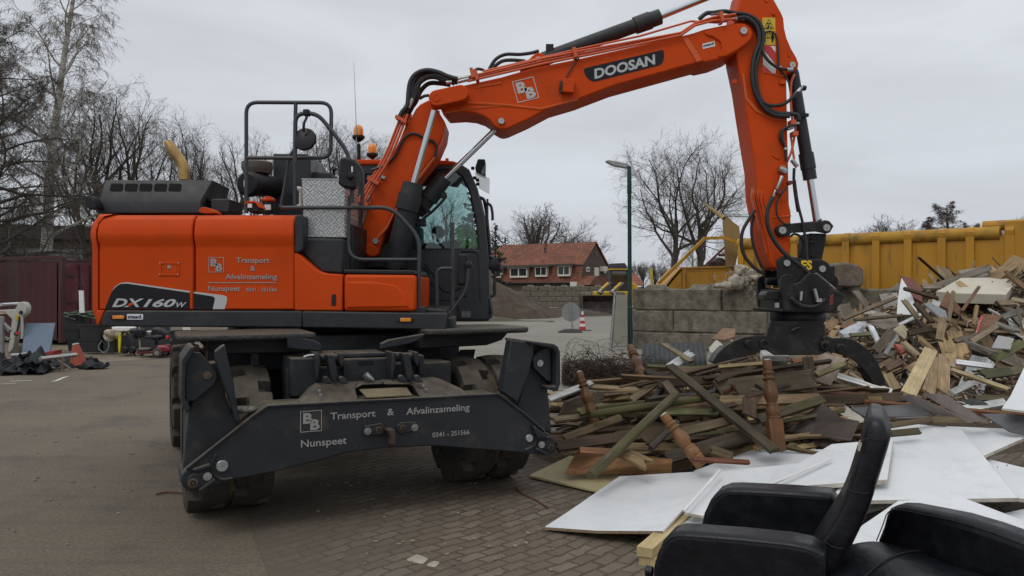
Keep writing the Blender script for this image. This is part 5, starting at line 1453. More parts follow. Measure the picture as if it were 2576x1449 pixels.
WOOL=mat('dirty_white_wool',(.33,.295,.235),.98,var=.5,vscale=4,bump=1.0,bscale=18,spots=(.07,.055,.045),spotamt=.8,spotscale=3.2)
wm=MB();random.seed(8)
for k in range(16):
 h_=random.uniform(.05,.5);c=V((wl0.x+random.uniform(-.32,.32)*(1.2-h_),wl0.y+random.uniform(-.1,.25),ZT+h_))
 b2=blob(c,random.uniform(.10,.24),.16,random.uniform(.06,.14),k*3,.13,12,18);wm.add(b2.v,b2.f)
for k in range(5):
 b2=blob(V((wl0.x-.25-k*.11,wl0.y-.05,ZT+.14-k*.02)),.16,.14,.09-k*.008,40+k,.09,10,16);wm.add(b2.v,b2.f)
for k in range(60):
 c=V((wl0.x+random.uniform(-.6,.4),wl0.y+random.uniform(-.2,.1),ZT+random.uniform(.03,.5)));pts=[c]
 for j in range(5):pts.append(pts[-1]+V((random.gauss(0,.07),random.gauss(0,.05),random.gauss(-.02,.06))))
 wm.tube(pts,random.uniform(.004,.010),5)
tag(wm.build('wool_heap',WOOL,ang=70),'dirty white heap of insulation wool lying on the block wall left of the grapple','wool heap')
DG=mat('dark_green_paint',(.012,.045,.035),.45,var=.15,bump=.05)
lp=P('Z',1583,0,20.0)
lam=thing('street_lamp',(lp.x,20.0,0),'tall dark green street lamp post with flat grey lamp head at the wall end','street lamp')
mb=MB().lathe((lp.x+.02,20,0),(-.004,0,1),[(0,0),(0,.075),(1.1,.07),(1.12,.055),(4.0,.05),(4.02,.06),(4.72,.055),(4.74,0)],16);mb.build('post',DG,lam,ang=30)
hd=PO('Z',20.0,[(1524,405),(1529,402),(1560,407),(1580,412),(1585,417),(1584,422),(1572,421),(1545,416)])
MB().prism(hd,BACK*.22).build('lamp_head',mat('lamp_grey',(.28,.29,.29),.4,.3,var=.15),lam,bevel=.012)
fr=thing('barrier_board',(P('H',1450,0,19.8).x,19.8,0),'grey blank board in a steel frame standing left of the street lamp','board')
mb=MB();mb.tube(PO('H',19.8,[(1412,560),(1395,800),(1370,1096)]),.04,8);mb.tube(PO('H',19.8,[(1380,1060),(1530,1060)]),.035,4);mb.build('frame',STEEL,fr)
MB().prism(PO('H',19.75,[(1422,588),(1524,592),(1526,1048),(1392,1046),(1400,900)]),BACK*.03).build('panel',mat('pale_board',(.25,.235,.195),.7,var=.12,spots=(.15,.14,.11),spotamt=.4),fr)
ds=28.0
sg=thing('round_sign',(P('H',1010,0,ds).x,ds,0),'round grey back of a road sign on a black rubber foot in the yard','sign')
c=P('H',1008,749,ds)
MB().lathe(c,(0,1,0),[(0,0),(0,.33),(.02,.335),(.025,.32),(.03,0)],40).build('disc',mat('sign_grey',(.25,.265,.255),.5,.3,var=.12,spots=(.16,.17,.16),spotamt=.4),sg,ang=30)
mb=MB();mb.tube([P('H',996,655,ds-.04),P('H',1025,915,ds-.04)],.028,8);mb.build('pole',STEEL,sg)
mb=MB();mb.loft([[P('H',x,938,ds).lerp(P('H',x,938,ds),0)*V((1,0,0))if False else V((P('H',x,0,ds).x,ds+dy,z))for x,dy in((892,-.3),(1105,-.3),(1105,.3),(892,.3))]for z in(0,.04)]+[[V((P('H',x,0,ds).x,ds+dy,.13))for x,dy in((950,-.15),(1075,-.15),(1075,.15),(950,.15))]]);mb.build('rubber_foot',BLACK,sg,bevel=.01)
CW_,CR_=mat('cone_white',(.68,.68,.66),.5,var=.12),mat('cone_red',(.42,.025,.028),.5,var=.15)
dc=29.2
cx=P('H',1113,0,dc).x
cn=thing('traffic_cone',(cx,dc,0),'red and white striped traffic cone standing beside the round sign','traffic cone')
zs=[0,.14,.25,.36,.48,.59,.71]
for i in range(6):
 r0,r1=.135-.105*zs[i]/.71,.135-.105*zs[i+1]/.71
 MB().cyl((cx,dc,zs[i]+.02),(cx,dc,zs[i+1]+.02),r0,r1,20).build('band',CR_ if i%2==0 else CW_,cn,ang=60)
MB().box((cx+.08,dc,.015),(.5,.4,.03)).build('foot',BLACK,cn,bevel=.01)
dl=47.0
wlr=thing('wheel_loader',(P('H',1330,0,dl).x,dl+3,0),'yellow and grey wheel loader with a wide dark bucket parked in front of the house','wheel loader')
LG=mat('loader_grey',(.12,.125,.13),.5,.3,var=.2);LY=mat('loader_yellow',(.55,.33,.01),.45,var=.1)
bw=P('H',1110,0,dl).x,P('H',1545,0,dl).x
zb_=lambda y:P('H',0,y,dl).z
prof=[(0.25,0.0),(.0,.02),(.15,.55),(.75,.98),(.80,1.05),(.84,.98),(.86,.5),(.75,.08),(.3,.03)]
prof=[(0,.0),(.5,.05),(.78,.35),(.80,.75),(.55,1.12),(.58,1.15),(.86,.78),(.86,.32),(.55,-.02)]
mb=MB();mb.prism([V((bw[0],dl-.5+y,z+.02))for y,z in prof],(bw[1]-bw[0],0,0))
for x in(bw[0],bw[1]-.04):
 mb.prism([V((x,dl-.5+y,z+.02))for y,z in((0,0),(.55,1.12),(.82,.75),(.8,.33),(.5,0))],(.04,0,0))
mb.build('bucket',mat('bucket_steel',(.045,.035,.034),.45,.5,var=.3,spots=(.10,.085,.075),spotamt=.5),wlr,bevel=.01)
MB().box(((bw[0]+bw[1])/2,dl-.48,.025),(bw[1]-bw[0],.12,.04)).build('cutting_edge',STEEL,wlr)
arms=MB()
for x in(1285,1400):
 arms.tube([P('H',x-10,585,dl+.5),P('H',x+55,510,dl+1.6),P('H',x+85,480,dl+2.6)],.07,6)
 arms.tube([P('H',x-40,570,dl+.4),P('H',x+20,575,dl+.5)],.06,6)
arms.build('lift_arm',LG,wlr,bevel=.01)
for x in(1285,1400):
 MB().tube([P('H',x-0,540,dl+.8),P('H',x+60,485,dl+1.6)],.085,12).build('lift_cylinder',LY,wlr)
 MB().tube([P('H',x-25,562,dl+.5),P('H',x,540,dl+.8)],.06,10).build('piston_rod',CHROME,wlr)
mb=MB();mb.ring(PO('H',dl+3.2,[(1368,360),(1530,360),(1530,585),(1378,585)]),PO('H',dl+3.2,[(1382,374),(1518,374),(1518,480),(1390,480)]),BACK*1.6);mb.build('cab',mat('loader_black',(.02,.02,.02),.5,var=.2),wlr,bevel=.02)
MB().prism(PO('H',dl+3.25,[(1382,374),(1518,374),(1518,480),(1390,480)]),BACK*.02).build('window',glassmat('loader_glass',(.55,.6,.6),.8),wlr)
mb=MB();mb.prism(PO('H',dl+3.1,[(1364,350),(1535,350),(1535,362),(1364,362)]),BACK*1.7);mb.build('roof',LY,wlr,bevel=.02)
mb=MB();mb.prism(PO('H',dl+4,[(1540,480),(1600,484),(1625,520),(1625,640),(1540,640)]),BACK*1.2);mb.box(P('H',1455,620,dl+3.4),(3.4,1.6,.9));mb.build('engine_cover',LY,wlr,bevel=.08)
for x in(bw[0]+.55,bw[1]-.3):
 for dy in(2.2,5.0):
  t=MB().lathe((x-.25,dl+dy,.68),(1,0,0),[(0,0),(0,.4),(0,.62),(.08,.68),(.42,.68),(.5,.62),(.5,.4),(.5,0)],28).build('wheel',RUBBER,wlr,ang=30)
mb=MB();n=52
pa,pb_2,pt1,pt2=P('H',1650,1300,14.0),P('H',2260,1300,13.6),P('H',1660,1034,14.3),P('H',2226,1024,13.9)
row=lambda a,b_:[a.lerp(b_,i/n)+WN*(.03 if(i//2)%2 else 0)for i in range(n+1)]
mb.loft([row(pa,pb_2),row(pt1,pt2)],caps=False,closed=False)
o=mb.build('corrugated_sheet',mat('grey_trapezoid_sheet',(.060,.064,.066),.6,.2,var=.15,spots=(.10,.10,.095),spotamt=.4),ang=20);sm=o.modifiers.new('thick','SOLIDIFY');sm.thickness=.004
tag(o,'dark grey corrugated panel standing upright between the wire tangle and the left claw','panel')
random.seed(21)
wt=MB();c0=P('Z',1500,905,12.9);c0.z=0
for k in range(760):
 dense=k>90
 c=c0+V((random.gauss(.1,.42),random.gauss(0,.22),random.uniform(.02,.34 if dense else .55)))
 q=random.uniform(.06,.22)if dense else random.uniform(.12,.30);a=V((random.gauss(0,1),random.gauss(0,.6),random.gauss(0,.7))).normalized();b_=a.orthogonal().normalized().lerp(V((random.gauss(0,1),random.gauss(0,1),random.gauss(0,1))),.4).normalized()
 st_,ln=random.uniform(0,6),random.uniform(2,5.5);pts=[]
 for i in range(11):
  t=st_+ln*i/10;p=c+a*math.cos(t)*q*1.3+b_*math.sin(t)*q*.8+V((random.gauss(0,.025),random.gauss(0,.025),random.gauss(0,.02)))
  p.z=max(p.z,.02);p.x=max(p.x,P('Z',1412,0,p.y).x+random.uniform(0,.15));pts.append(p)
 wt.tube(pts,.0034,3,smooth=2)
tag(wt.build('wire_tangle',mat('rusty_wire',(.055,.036,.026),.75,.4,var=.5),ang=70),'dark rusty tangle of thin wire lying beside the right stabiliser leg','wire tangle')
A_=R(30)
HE1,HE2=V((-math.cos(A_),math.sin(A_),0)),V((math.sin(A_),math.cos(A_),0))
H0=V((7.9,88,0));HL=15.0
hp_=lambda a,b_,z:H0+HE1*a+HE2*b_+V((0,0,z))
house=thing('brick_house',tuple(hp_(HL/2,4,0)),'dark brick house with steep orange tiled mansard roof and dormer windows','house')
BRK=mat('dark_brick',(.085,.06,.05),.9,var=.25,vscale=3,bump=.3,bscale=30,spots=(.12,.085,.07),spotamt=.5)
house.rotation_euler=(0,0,0)
TILE=tilemat('orange_roof_tiles',(.20,.060,.028),(.27,.090,.042),.30,.24,axis='XZ')
mb=MB();gb_=[(0,0),(0,2.3),(.55,4.3),(4,6.8),(7.45,4.3),(8,2.3),(8,0)]
mb.prism([hp_(.12,b_,z)for b_,z in gb_],HE1*(HL-.3));mb.build('wall',BRK,house)
rf=MB()
def slab_(pts,th):rf.prism(pts,th)
for s_ in(0,1):
 f=(lambda b_:b_)if s_==0 else(lambda b_:8-b_)
 up=V((0,0,.12))
 rf.prism([hp_(0,f(-.22),2.22),hp_(HL,f(-.22),2.22),hp_(HL,f(.45),4.32),hp_(0,f(.45),4.32)],HE2*(-.1 if s_==0 else .1))
 rf.prism([hp_(-.05,f(.30),4.22),hp_(HL+.05,f(.30),4.22),hp_(HL-2.3,4,6.9),hp_(-.05,4,6.9)],up)
rf.prism([hp_(HL+.05,.3,4.22),hp_(HL+.05,7.7,4.22),hp_(HL-2.3,4,6.9)],V((0,0,.12)))
roof=rf.build('roof',TILE,house)
gt=MB();gt.tube([hp_(-.1,.22,4.2),hp_(HL,.22,4.2)],.07,6);gt.tube([hp_(-.1,-.38,2.2),hp_(HL,-.38,2.2)],.08,6);gt.build('gutter',mat('gutter_dark',(.05,.045,.042),.6),house)
WFR=mat('cream_frame',(.62,.60,.52),.5,var=.1);PANE=mat('dark_pane',(.025,.03,.033),.12,var=.3)
def face_t(px):
 a=V(((px-1288)/FOC,1,0));t=H0.dot(HE2)/a.dot(HE2);q=a*t
 return(q-H0).dot(HE1)
for x0,x1,y0,y1,dbl in((312,382,352,425,1),(468,620,346,424,1),(698,797,336,416,0),(904,1007,328,411,0)):
 p0,p1=scr('H',x0,0)[0],scr('H',x1,0)[0]
 t0,t1=face_t(p0),face_t(p1);dd=88+HE1.y*(t0+t1)/2
 z0,z1=P('H',0,y1,dd).z,P('H',0,y0,dd).z
 b0=-.42
 dm_=MB();dm_.prism([hp_(t0+.05,b0,z0-.1),hp_(t1-.05,b0,z0-.1),hp_(t1-.05,b0,z1+.05),hp_(t0+.05,b0,z1+.05)],HE2*1.2)
 fr_=dm_.build('dormer_window',WFR,house)
 hd_=MB();hd_.prism([hp_(t0+.35,b0-.3,z1+.04),hp_(t1-.5,b0-.3,z1+.04),hp_(t1-.5,b0-.3,z1+.28),hp_(t0+.35,b0-.3,z1+.28)],HE2*1.6);hd_.build('hood',mat('dormer_hood',(.06,.055,.05),.7),fr_)
 nn=2
 for k in range(nn):
  u0=t0+(t1-t0)*(k+.06+.02)/nn;u1=t0+(t1-t0)*(k+.92)/nn
  MB().prism([hp_(u0,b0-.02,z0+.12),hp_(u1,b0-.02,z0+.12),hp_(u1,b0-.02,z1-.08),hp_(u0,b0-.02,z1-.08)],HE2*.03).build('pane',PANE,fr_)
def gable_b(px):
 a=V(((px-1288)/FOC,1,0));t=H0.dot(HE1)/a.dot(HE1);q=a*t
 return(q-H0).dot(HE2)
for nm_,x0,x1,y0,y1,m_,pane in(('window',1153,1183,334,378,WFR,1),('shutter',1228,1268,340,427,WFR,0),('air_conditioner',1280,1316,330,374,WFR,0),('window',1308,1334,350,388,WFR,1),('gable_slit',1238,1246,196,236,PANE,0)):
 b0,b1=gable_b(scr('H',x0,0)[0]),gable_b(scr('H',x1,0)[0]);dd=88+HE2.y*(b0+b1)/2
 z0,z1=P('H',0,y1,dd).z,P('H',0,y0,dd).z
 dp=.5 if nm_=='air_conditioner' else .08
 o=MB().prism([hp_(.15,b0,z0),hp_(.15,b1,z0),hp_(.15,b1,z1),hp_(.15,b0,z1)],HE1*-(dp+.03)).build(nm_,m_,house)
 if pane:MB().prism([hp_(.03,b0+.15,z0+.15),hp_(.03,b1-.15,z0+.15),hp_(.03,b1-.15,z1-.15),hp_(.03,b0+.15,z1-.15)],HE1*-.02).build('pane',PANE,o)
mb=MB();mb.prism([hp_(.1,-1.4,1.95),hp_(.1,8.4,1.95),hp_(.1,8.4,2.6),hp_(.1,1.0,3.0),hp_(.1,.6,2.9)],HE1*-1.6);mb.build('lean_to_roof',TILE,house)
mb=MB();mb.prism([hp_(-.1,.4,0),hp_(-.1,8,0),hp_(-.1,8,1.95),hp_(-.1,.4,1.95)],HE1*-1.2);mb.build('lean_to',BRK,house)
for x,y,h in((652,178,.7),(684,228,.6)):
 t=face_t(scr('H',x,0)[0]);p=hp_(t,3.4 if h==.7 else 2.4,6.35 if h==.7 else 5.7)
 mb=MB().cyl(p,p+V((0,0,h+.1)),.10,n=8);mb.cyl(p+V((0,0,h-.05)),p+V((0,0,h+.1)),.17,n=8);mb.build('flue',mat('flue_dark',(.06,.05,.05),.7),roof)
t0,t1=face_t(scr('H',1020,0)[0]),face_t(scr('H',1084,0)[0])
MB().prism([hp_(t0,-.6,1.0),hp_(t1,-.6,1.0),hp_(t1,-.6,2.3),hp_(t0,-.6,2.3)],HE2*.05).build('notice_board',WFR,house)
o=thing('grey_roofed_house',(P('H',1440,0,115).x,118,0),'far house with a dark blue grey roof beside the brick house','house')
GRF=tilemat('grey_roof_tiles',(.05,.055,.065),(.07,.075,.085),.4,.3)
mb=MB();q=PO('H',115,[(1355,348),(1370,303),(1500,298),(1530,345)]);mb.prism(q,(0,7,0));mb.build('roof',GRF,o)
MB().prism(PO('H',115.3,[(1362,348),(1522,348),(1522,520),(1362,520)]),(0,6,0)).build('wall',BRK,o)
o=thing('red_roofed_shed',(P('H',1620,0,84).x,86,0),'small shed with an orange tiled roof right of the street lamp','shed')
MB().prism([P('H',1560,506,84),P('H',1680,506,84),P('H',1612,418,87),P('H',1560,395,87)],(0,0,.12)).build('roof',tilemat('orange_tiles_small',(.30,.08,.035),(.38,.12,.05),.3,.24),o)
mb=MB();a_,b_=P('H',1520,0,84.5).x,P('H',1672,0,84.5).x
mb.prism([V((a_,84.5,0)),V((b_,84.5,0)),V((b_,84.5,1.7)),V((a_,84.5,1.7))],(0,5,0));mb.build('wall',BRK,o)
lb_=thing('long_building',(P('Z',60,0,62).x,64,2),'long dark low building with flat roof behind the bare trees on the left','building')
LB=V((P('Z',-400,0,62).x,56,0));LE=V((P('Z',560,0,68).x,70,0));lu=(LE-LB).normalized();ll=(LE-LB).length;ln_=V((-lu.y,lu.x,0))
mb=MB();mb.prism([LB,LE,LE+V((0,0,5.6)),LB+V((0,0,5.6))],ln_*8);mb.build('wall',mat('brown_cladding',(.06,.048,.04),.9,var=.2),lb_)
mb=MB();mb.prism([LB-ln_*.5+V((0,0,5.6)),LE-ln_*.5+V((0,0,5.6)),LE-ln_*.5+V((0,0,6.7)),LB-ln_*.5+V((0,0,6.7))],ln_*9);mb.build('roof',mat('dark_roof_edge',(.035,.024,.022),.8,var=.3),lb_)
for k in range(10):
 p=LB+lu*(3+k*(ll-6)/10)+V((0,0,3.4))
 MB().prism([p-ln_*.04,p+lu*2.4-ln_*.04,p+lu*2.4-ln_*.04+V((0,0,1.4)),p-ln_*.04+V((0,0,1.4))],ln_*.05).build('window',mat('pale_pane',(.14,.16,.16),.25,var=.3),lb_)
RED=mat('maroon_container_paint',(.050,.008,.009),.6,var=.25,vscale=1.5,bump=.08,bscale=40,spots=(.040,.038,.020),spotamt=.85,spotscale=.9,stretch=(1,1,.3))
ck=P('Z',152,869,21.6);ck.z=0
ku=V((-math.cos(R(25)),math.sin(R(25)),0));kn=V((math.sin(R(25)),math.cos(R(25)),0));KH=2.42
sc_=thing('shipping_container',tuple(ck+ku*3+kn*1.2),'maroon shipping container with greenish grime, standing at the left edge','shipping container')
mb=MB();n=66
rr=[ck+ku*(.15+5.8*i/n)+kn*(.035 if(i%4)in(1,2)else .0)for i in range(n+1)]
mb.loft([[p+V((0,0,.18))for p in rr],[p+V((0,0,KH-.1))for p in rr]],caps=False,closed=False)
mb.prism([ck+ku*.1+kn*.06+V((0,0,.15)),ck+ku*5.9+kn*.06+V((0,0,.15)),ck+ku*5.9+kn*2.38+V((0,0,.15)),ck+ku*.1+kn*2.38+V((0,0,.15))],(0,0,KH-.22))
mb.build('side_wall',RED,sc_,ang=20)
mb=MB()
for a in(0,5.95):
 for b_ in(0,2.34):
  mb.box(ck+ku*a+kn*(b_+.05)+V((0,0,KH/2+.06)),(.14,.14,KH-.05),Matrix.Rotation(R(-25),3,'Z'))
for z in(.14,KH-.02):
 for b_ in(.03,2.36):
  mb.prism([ck+kn*b_+V((0,0,z)),ck+ku*6+kn*b_+V((0,0,z)),ck+ku*6+kn*b_+V((0,0,z+.1)),ck+kn*b_+V((0,0,z+.1))],kn*.05)
mb.build('frame',RED,sc_,bevel=.008)
dm=MB().prism([ck-ku*.02+kn*.15+V((0,0,.2)),ck-ku*.02+kn*2.25+V((0,0,.2)),ck-ku*.02+kn*2.25+V((0,0,KH-.12)),ck-ku*.02+kn*.15+V((0,0,KH-.12))],ku*.08)
door_=dm.build('door',mat('dark_red_door',(.085,.007,.014),.5,var=.2,spots=(.2,.16,.15),spotamt=.25),sc_,bevel=.006)
mb=MB()
for b_ in(.55,.9):
 mb.tube([ck-ku*.06+kn*b_+V((0,0,.25)),ck-ku*.06+kn*b_+V((0,0,KH-.15))],.022,8)
for z in(.5,1.2,1.95):
 mb.box(ck-ku*.04+kn*.25+V((0,0,z)),(.06,.3,.06),Matrix.Rotation(R(-25),3,'Z'))
mb.build('lock_bar',RED,door_)
tag(MB().prism([ck+ku*2.6+kn*2.6+V((0,0,KH-.05)),ck-ku*2.2+kn*2.6+V((0,0,KH+.05)),ck-ku*2.2+kn*2.6+V((0,0,KH+.28)),ck+ku*2.6+kn*2.6+V((0,0,KH+.06))],kn*4).build('white_trailer_roof',mat('dull_white',(.40,.42,.42),.5,var=.1)),'white flat roof of a trailer behind the maroon container','trailer roof')
tag(MB().prism([V((P('I',x,0,17.6).x,17.6,P('I',0,y,17.6).z))for x,y in((742,446),(782,446),(790,655),(748,655))],(0,.04,0)).build('marked_post',WHITEP),'upright white metal strip in front of the container door','strip')
q0,q1,q2,q3=P('I',205,1036,18.6),P('I',470,1030,18.8),P('I',520,752,19.3),P('I',238,756,19.1)
tag(MB().prism([q0,q1,q2,q3],(0,.035,0)).build('blue_board',mat('blue_grey_board',(.115,.16,.215),.6,var=.15,vscale=3,spots=(.16,.2,.25),spotamt=.4),bevel=.004),'blue grey rectangular board leaning in front of the maroon container','board')
dx=18.9
dg=thing('mini_excavator',(P('I',-60,0,dx).x,dx,0),'white mini excavator arm with red lettering reaching in at the left edge','mini excavator')
WP2=mat('cream_machine_paint',(.42,.41,.36),.45,var=.1,spots=(.25,.22,.17),spotamt=.35)
MB().prism(PO('I',dx,[(-420,640),(0,630),(140,622),(170,575),(195,552),(225,560),(246,590),(250,625),(240,660),(205,690),(175,715),(125,980),(110,1030),(75,1025),(80,985),(112,715),(60,665),(0,672),(-420,700)]),BACK*.2).build('arm',WP2,dg,bevel=.012)
MB().prism(PO('I',dx+.05,[(0,566),(20,566),(20,592),(0,595)]),BACK*.1).build('cylinder_end',WP2,dg)
MB().tube(PO('I',dx+.1,[(-200,592),(0,578),(185,568)]),.035,10).build('piston_rod',CHROME,dg)
a=P('I',-70,662,dx-.003);b_=P('I',50,655,dx-.003)
MB().text('HITACHI',P('I',-75,657,dx-.003),XR,ZU,P('I',52,0,dx).x-P('I',-75,0,dx).x,P('I',0,640,dx).z-P('I',0,657,dx).z,0,.02).build('lettering',REDF,dg,recalc=False,smooth=False)
mb=MB();mb.lathe(P('I',197,655,dx-.01),(0,1,0),[(0,0),(0,.05),(.02,.05),(.02,0)],16);mb.build('pin',BLACK,dg)
mb=MB();mb.tube(PO('I',dx-.05,[(205,690),(212,780),(208,900)]),.03,12);mb.build('bucket_cylinder',WP2,dg)
MB().box(P('I',166,705,dx-.05),(.065,.06,.13)).build('yellow_tag',mat('yellow_tag',(.5,.33,.02),.5),dg,bevel=.01)
mb=MB();mb.tube(PO('I',dx-.05,[(190,690),(180,760),(160,830),(150,860)]),.022,8,smooth=3);mb.tube(PO('I',dx-.05,[(140,850),(165,860)]),.05,8);mb.build('hose',HOSE,dg)
mb=MB();mb.lathe(P('I',160,848,dx-.12),(0,1,0),[(0,0),(0,.035),(.05,.035),(.05,0)],12);mb.build('red_cap',REDF,dg)
mb=MB();mb.prism(roundpoly(PO('I',dx,[(80,1030),(120,980),(150,960),(210,970),(235,1010),(180,1045),(90,1050)]),.05),BACK*.4);mb.build('bucket',mat('mud_steel',(.09,.08,.065),.8,var=.4),dg,bevel=.02)
mb=MB()
for pts in([(-10,690),(20,695),(25,1060),(0,1065)],[(-120,700),(-95,700),(-95,1065),(-120,1065)]):
 mb.prism(PO('I',dx-.8,pts),BACK*.1)
mb.tube(PO('I',dx-.7,[(10,740),(100,830)]),.06,4);mb.tube(PO('I',dx-.7,[(10,880),(90,910)]),.05,4)
mb.build('blade_frame',mat('pale_frame',(.23,.23,.22),.5,.3,var=.15),dg,bevel=.01)
tr_=thing('trestle',(P('I',560,0,14.9).x,14.9,0),'pair of grey steel pipes on folding legs in front of the container','trestle')
mb=MB();mb.tube([P('I',100,1058,15.4),P('I',410,1036,15.9)],.035,8);mb.build('pipe',STEEL,tr_)
mb=MB();mb.tube([P('I',380,1090,14.6),P('I',720,1052,15.3)],.04,8);mb.build('pipe',STEEL,tr_)
RST=mat('rusty_leg',(.17,.13,.10),.7,.3,var=.3)
for a,b_ in(((455,1090),(490,1218)),((592,1075),(598,1200)),((520,1085),(670,1190)),((605,1100),(560,1200)),((500,1190),(610,1168))):
 MB().tube([P('I',*a,14.9),P('I',*b_,14.9)],.022,6).build('leg',RST,tr_)
def cloth(name,prof_a,prof_b,m,lab,seed,rip=.05,nx=30):
 """a crumpled sheet hung between two outline curves"""
 mb=MB();na,nb=spline(prof_a,[0]*len(prof_a),8)[0],spline(prof_b,[0]*len(prof_b),8)[0]
 rows=[]
 for j in range(15):
  t=j/14;row=[]
  for i in range(len(na)):
   p=na[i].lerp(nb[i],t);q=p*3.2+V((seed,0,0));f_=abs(noise.noise(q*2.2))-.2
   row.append(p+V((noise.noise(q),noise.noise(q+V((9,0,0)))*2,noise.noise(q+V((0,9,0)))+f_*1.2))*rip)
  rows.append(row)
 mb.loft(rows,caps=False,closed=False)
 o=mb.build(name,m,ang=80);s_=o.modifiers.new('thick','SOLIDIFY');s_.thickness=.012
 return tag(o,lab,'tarpaulin')
TARP=mat('black_tarpaulin',(.009,.010,.012),.55,spec=.18,var=.25,bump=.3,bscale=20,dust=(.035,.035,.034),dustamt=.3)
cloth('tarpaulin',[P('I',x,y,14.3)for x,y in((-140,1255),(0,1245),(150,1238),(300,1228),(380,1240),(410,1235),(442,1228))],[P('I',x,y,15.3)for x,y in((-140,1068),(0,1060),(120,1058),(250,1048),(350,1046),(440,1062),(470,1088))],TARP,'black tarpaulin draped over the trestle pipes',3,.17)
cloth('tarpaulin',[P('I',x,y,15.5)for x,y in((490,1165),(560,1178),(640,1180),(710,1180),(745,1172))],[P('I',x,y,16.2)for x,y in((500,1130),(560,1090),(640,1082),(700,1102),(760,1150))],TARP,'small black sheet crumpled on the ground under the trestle',9,.10)
cloth('tarpaulin',[P('I',x,y,15.3)for x,y in((738,1186),(800,1190),(870,1180),(940,1172),(1000,1158))],[P('I',x,y,16.0)for x,y in((750,1165),(800,1118),(850,1098),(920,1118),(990,1150))],TARP,'black sheet crumpled on the ground right of the leaning orange cone',14,.12)
oc=thing('traffic_cone',(P('I',745,0,15.8).x,15.8,0),'faded plain orange cone leaning among the black sheets','traffic cone')
a,b_=P('I',745,1160,15.8),P('I',714,955,15.8)
MB().prism([a-V((.20,.12,0)),a+V((.20,-.12,0)),a+V((.20,.12,0)),a-V((.20,-.12,0))],(b_-a)*.04).build('foot',mat('cone_orange',(.30,.055,.02),.6,var=.2),oc)
MB().tube([a+(b_-a)*.04,b_],[.17,.06],18).build('body',MATS['cone_orange'],oc,ang=60)
MB().tube([b_,b_+(b_-a)*.06],[.07,.05],14).build('top',mat('cone_rag',(.4,.38,.36),.9,var=.3),oc)
tag(MB().prism([P('I',x,y,16.4)for x,y in((410,1030),(470,1012),(528,1008),(505,1040),(510,1062),(450,1068),(415,1055))],(0,.3,0)).jitter(.04,4,2).build('red_barrow',mat('faded_red',(.26,.02,.022),.55,var=.2),bevel=.02),'small red plastic tray behind the trestle pipes','tray')
TUB=mat('black_tub',(.018,.019,.021),.55,var=.25,bump=.06,dust=(.12,.11,.09),dustamt=.4)
def tub(x,ybase,wpx,hpx,d,lab,tilt=0.0,rim=True):
 c=P('I',x,ybase,d);w2=(P('I',x+wpx/2,0,d).x-c.x);h=hpx*.26667/FOC*d
 t=thing('plastic_tub',tuple(c),lab,'tub','black plastic tubs stacked by the container')
 def ring(s_,z):return[c+V((math.copysign(abs(math.cos(q))**.5,math.cos(q))*w2*s_+tilt*z,math.copysign(abs(math.sin(q))**.5,math.sin(q))*w2*.75*s_,z))for q in[2*math.pi*k/28 for k in range(28)]]
 MB().loft([ring(.84,0),ring(.98,h*.94),ring(.94,h*.95),ring(.8,.05)]).build('shell',TUB,t,ang=30)
 MB().loft([ring(1.05,h*.92),ring(1.06,h),ring(.96,h),ring(.96,h*.92)]).build('rim',TUB,t,ang=30)
 return t
tub(732,1012,165,108,19.4,'lowest black tub of the left stack beside the container door')
tub(708,905,190,98,19.4,'second black tub of the left stack beside the container door')
tub(720,806,215,128,19.4,'top black tub of the left stack, filled with plastic scraps')
tub(890,1026,225,122,18.9,'lower black tub of the stack below the excavator tail')
tub(892,908,250,145,18.9,'bulging upper black tub of the stack below the excavator tail')
tub(1052,1030,140,112,18.8,'black tub with rags beside the yellow and black machine')
tub(1722,1048,210,128,18.2,'lower black tub right of the mobility scooter')
tub(1738,916,240,92,18.2,'upper black tub right of the mobility scooter')
fl=MB();random.seed(2)
for k in range(26):
 p=P('I',random.uniform(600,800),random.uniform(655,690),19.3+random.uniform(-.2,.3));a=random.uniform(-.6,.6)
 fl.tube([p,p+V((math.cos(a)*.35,random.uniform(-.1,.1),math.sin(a)*.15))],.022,5)
tag(fl.build('plastic_scraps',mat('black_green_scraps',(.02,.03,.02),.5,var=.5,spots=(.12,.25,.08),spotamt=.8,spotscale=6)),'black and green plastic scraps filling the top tub of the left stack','scraps')
rg=MB()
for k in range(6):
 b2=blob(P('I',1010+k*22,890-(k%3)*16,18.7+.1*(k%2)),.13,.12,.09,k*5,.10,10,14);rg.add(b2.v,b2.f)
tag(rg.build('rags',mat('cream_cloth',(.36,.31,.23),.95,var=.45,bump=.6,bscale=18,spots=(.12,.09,.07),spotamt=.6),ang=70),'cream rags heaped in the tub left of the yellow and black machine','rags')
tag(MB().tube(fillet([P('I',x,y,18.4)for x,y in((960,920),(925,975),(940,1010),(980,1034),(1012,1015),(1028,975),(1022,915))],.2),.012,6).build('loose_cable',mat('grey_cable',(.20,.23,.20),.5)),'grey cable hanging in a loop from the rag tub','cable')
ym=thing('suitcase_cleaner',(P('I',1170,0,18.3).x,18.3,0),'upright black wheeled machine with a bright yellow back plate','machine')
MB().prism(roundpoly(PO('I',18.3,[(1114,870),(1125,848),(1142,850),(1146,880),(1140,960),(1132,1038),(1118,1036),(1112,980)]),.03),BACK*.45).build('back_plate',mat('bright_yellow',(.62,.52,.02),.45,var=.15),ym,bevel=.01)
mb=MB();mb.prism(roundpoly(PO('I',18.25,[(1142,860),(1200,865),(1225,940),(1230,1020),(1140,1030)]),.03),BACK*.45);mb.build('body',BLACK,ym,bevel=.02)
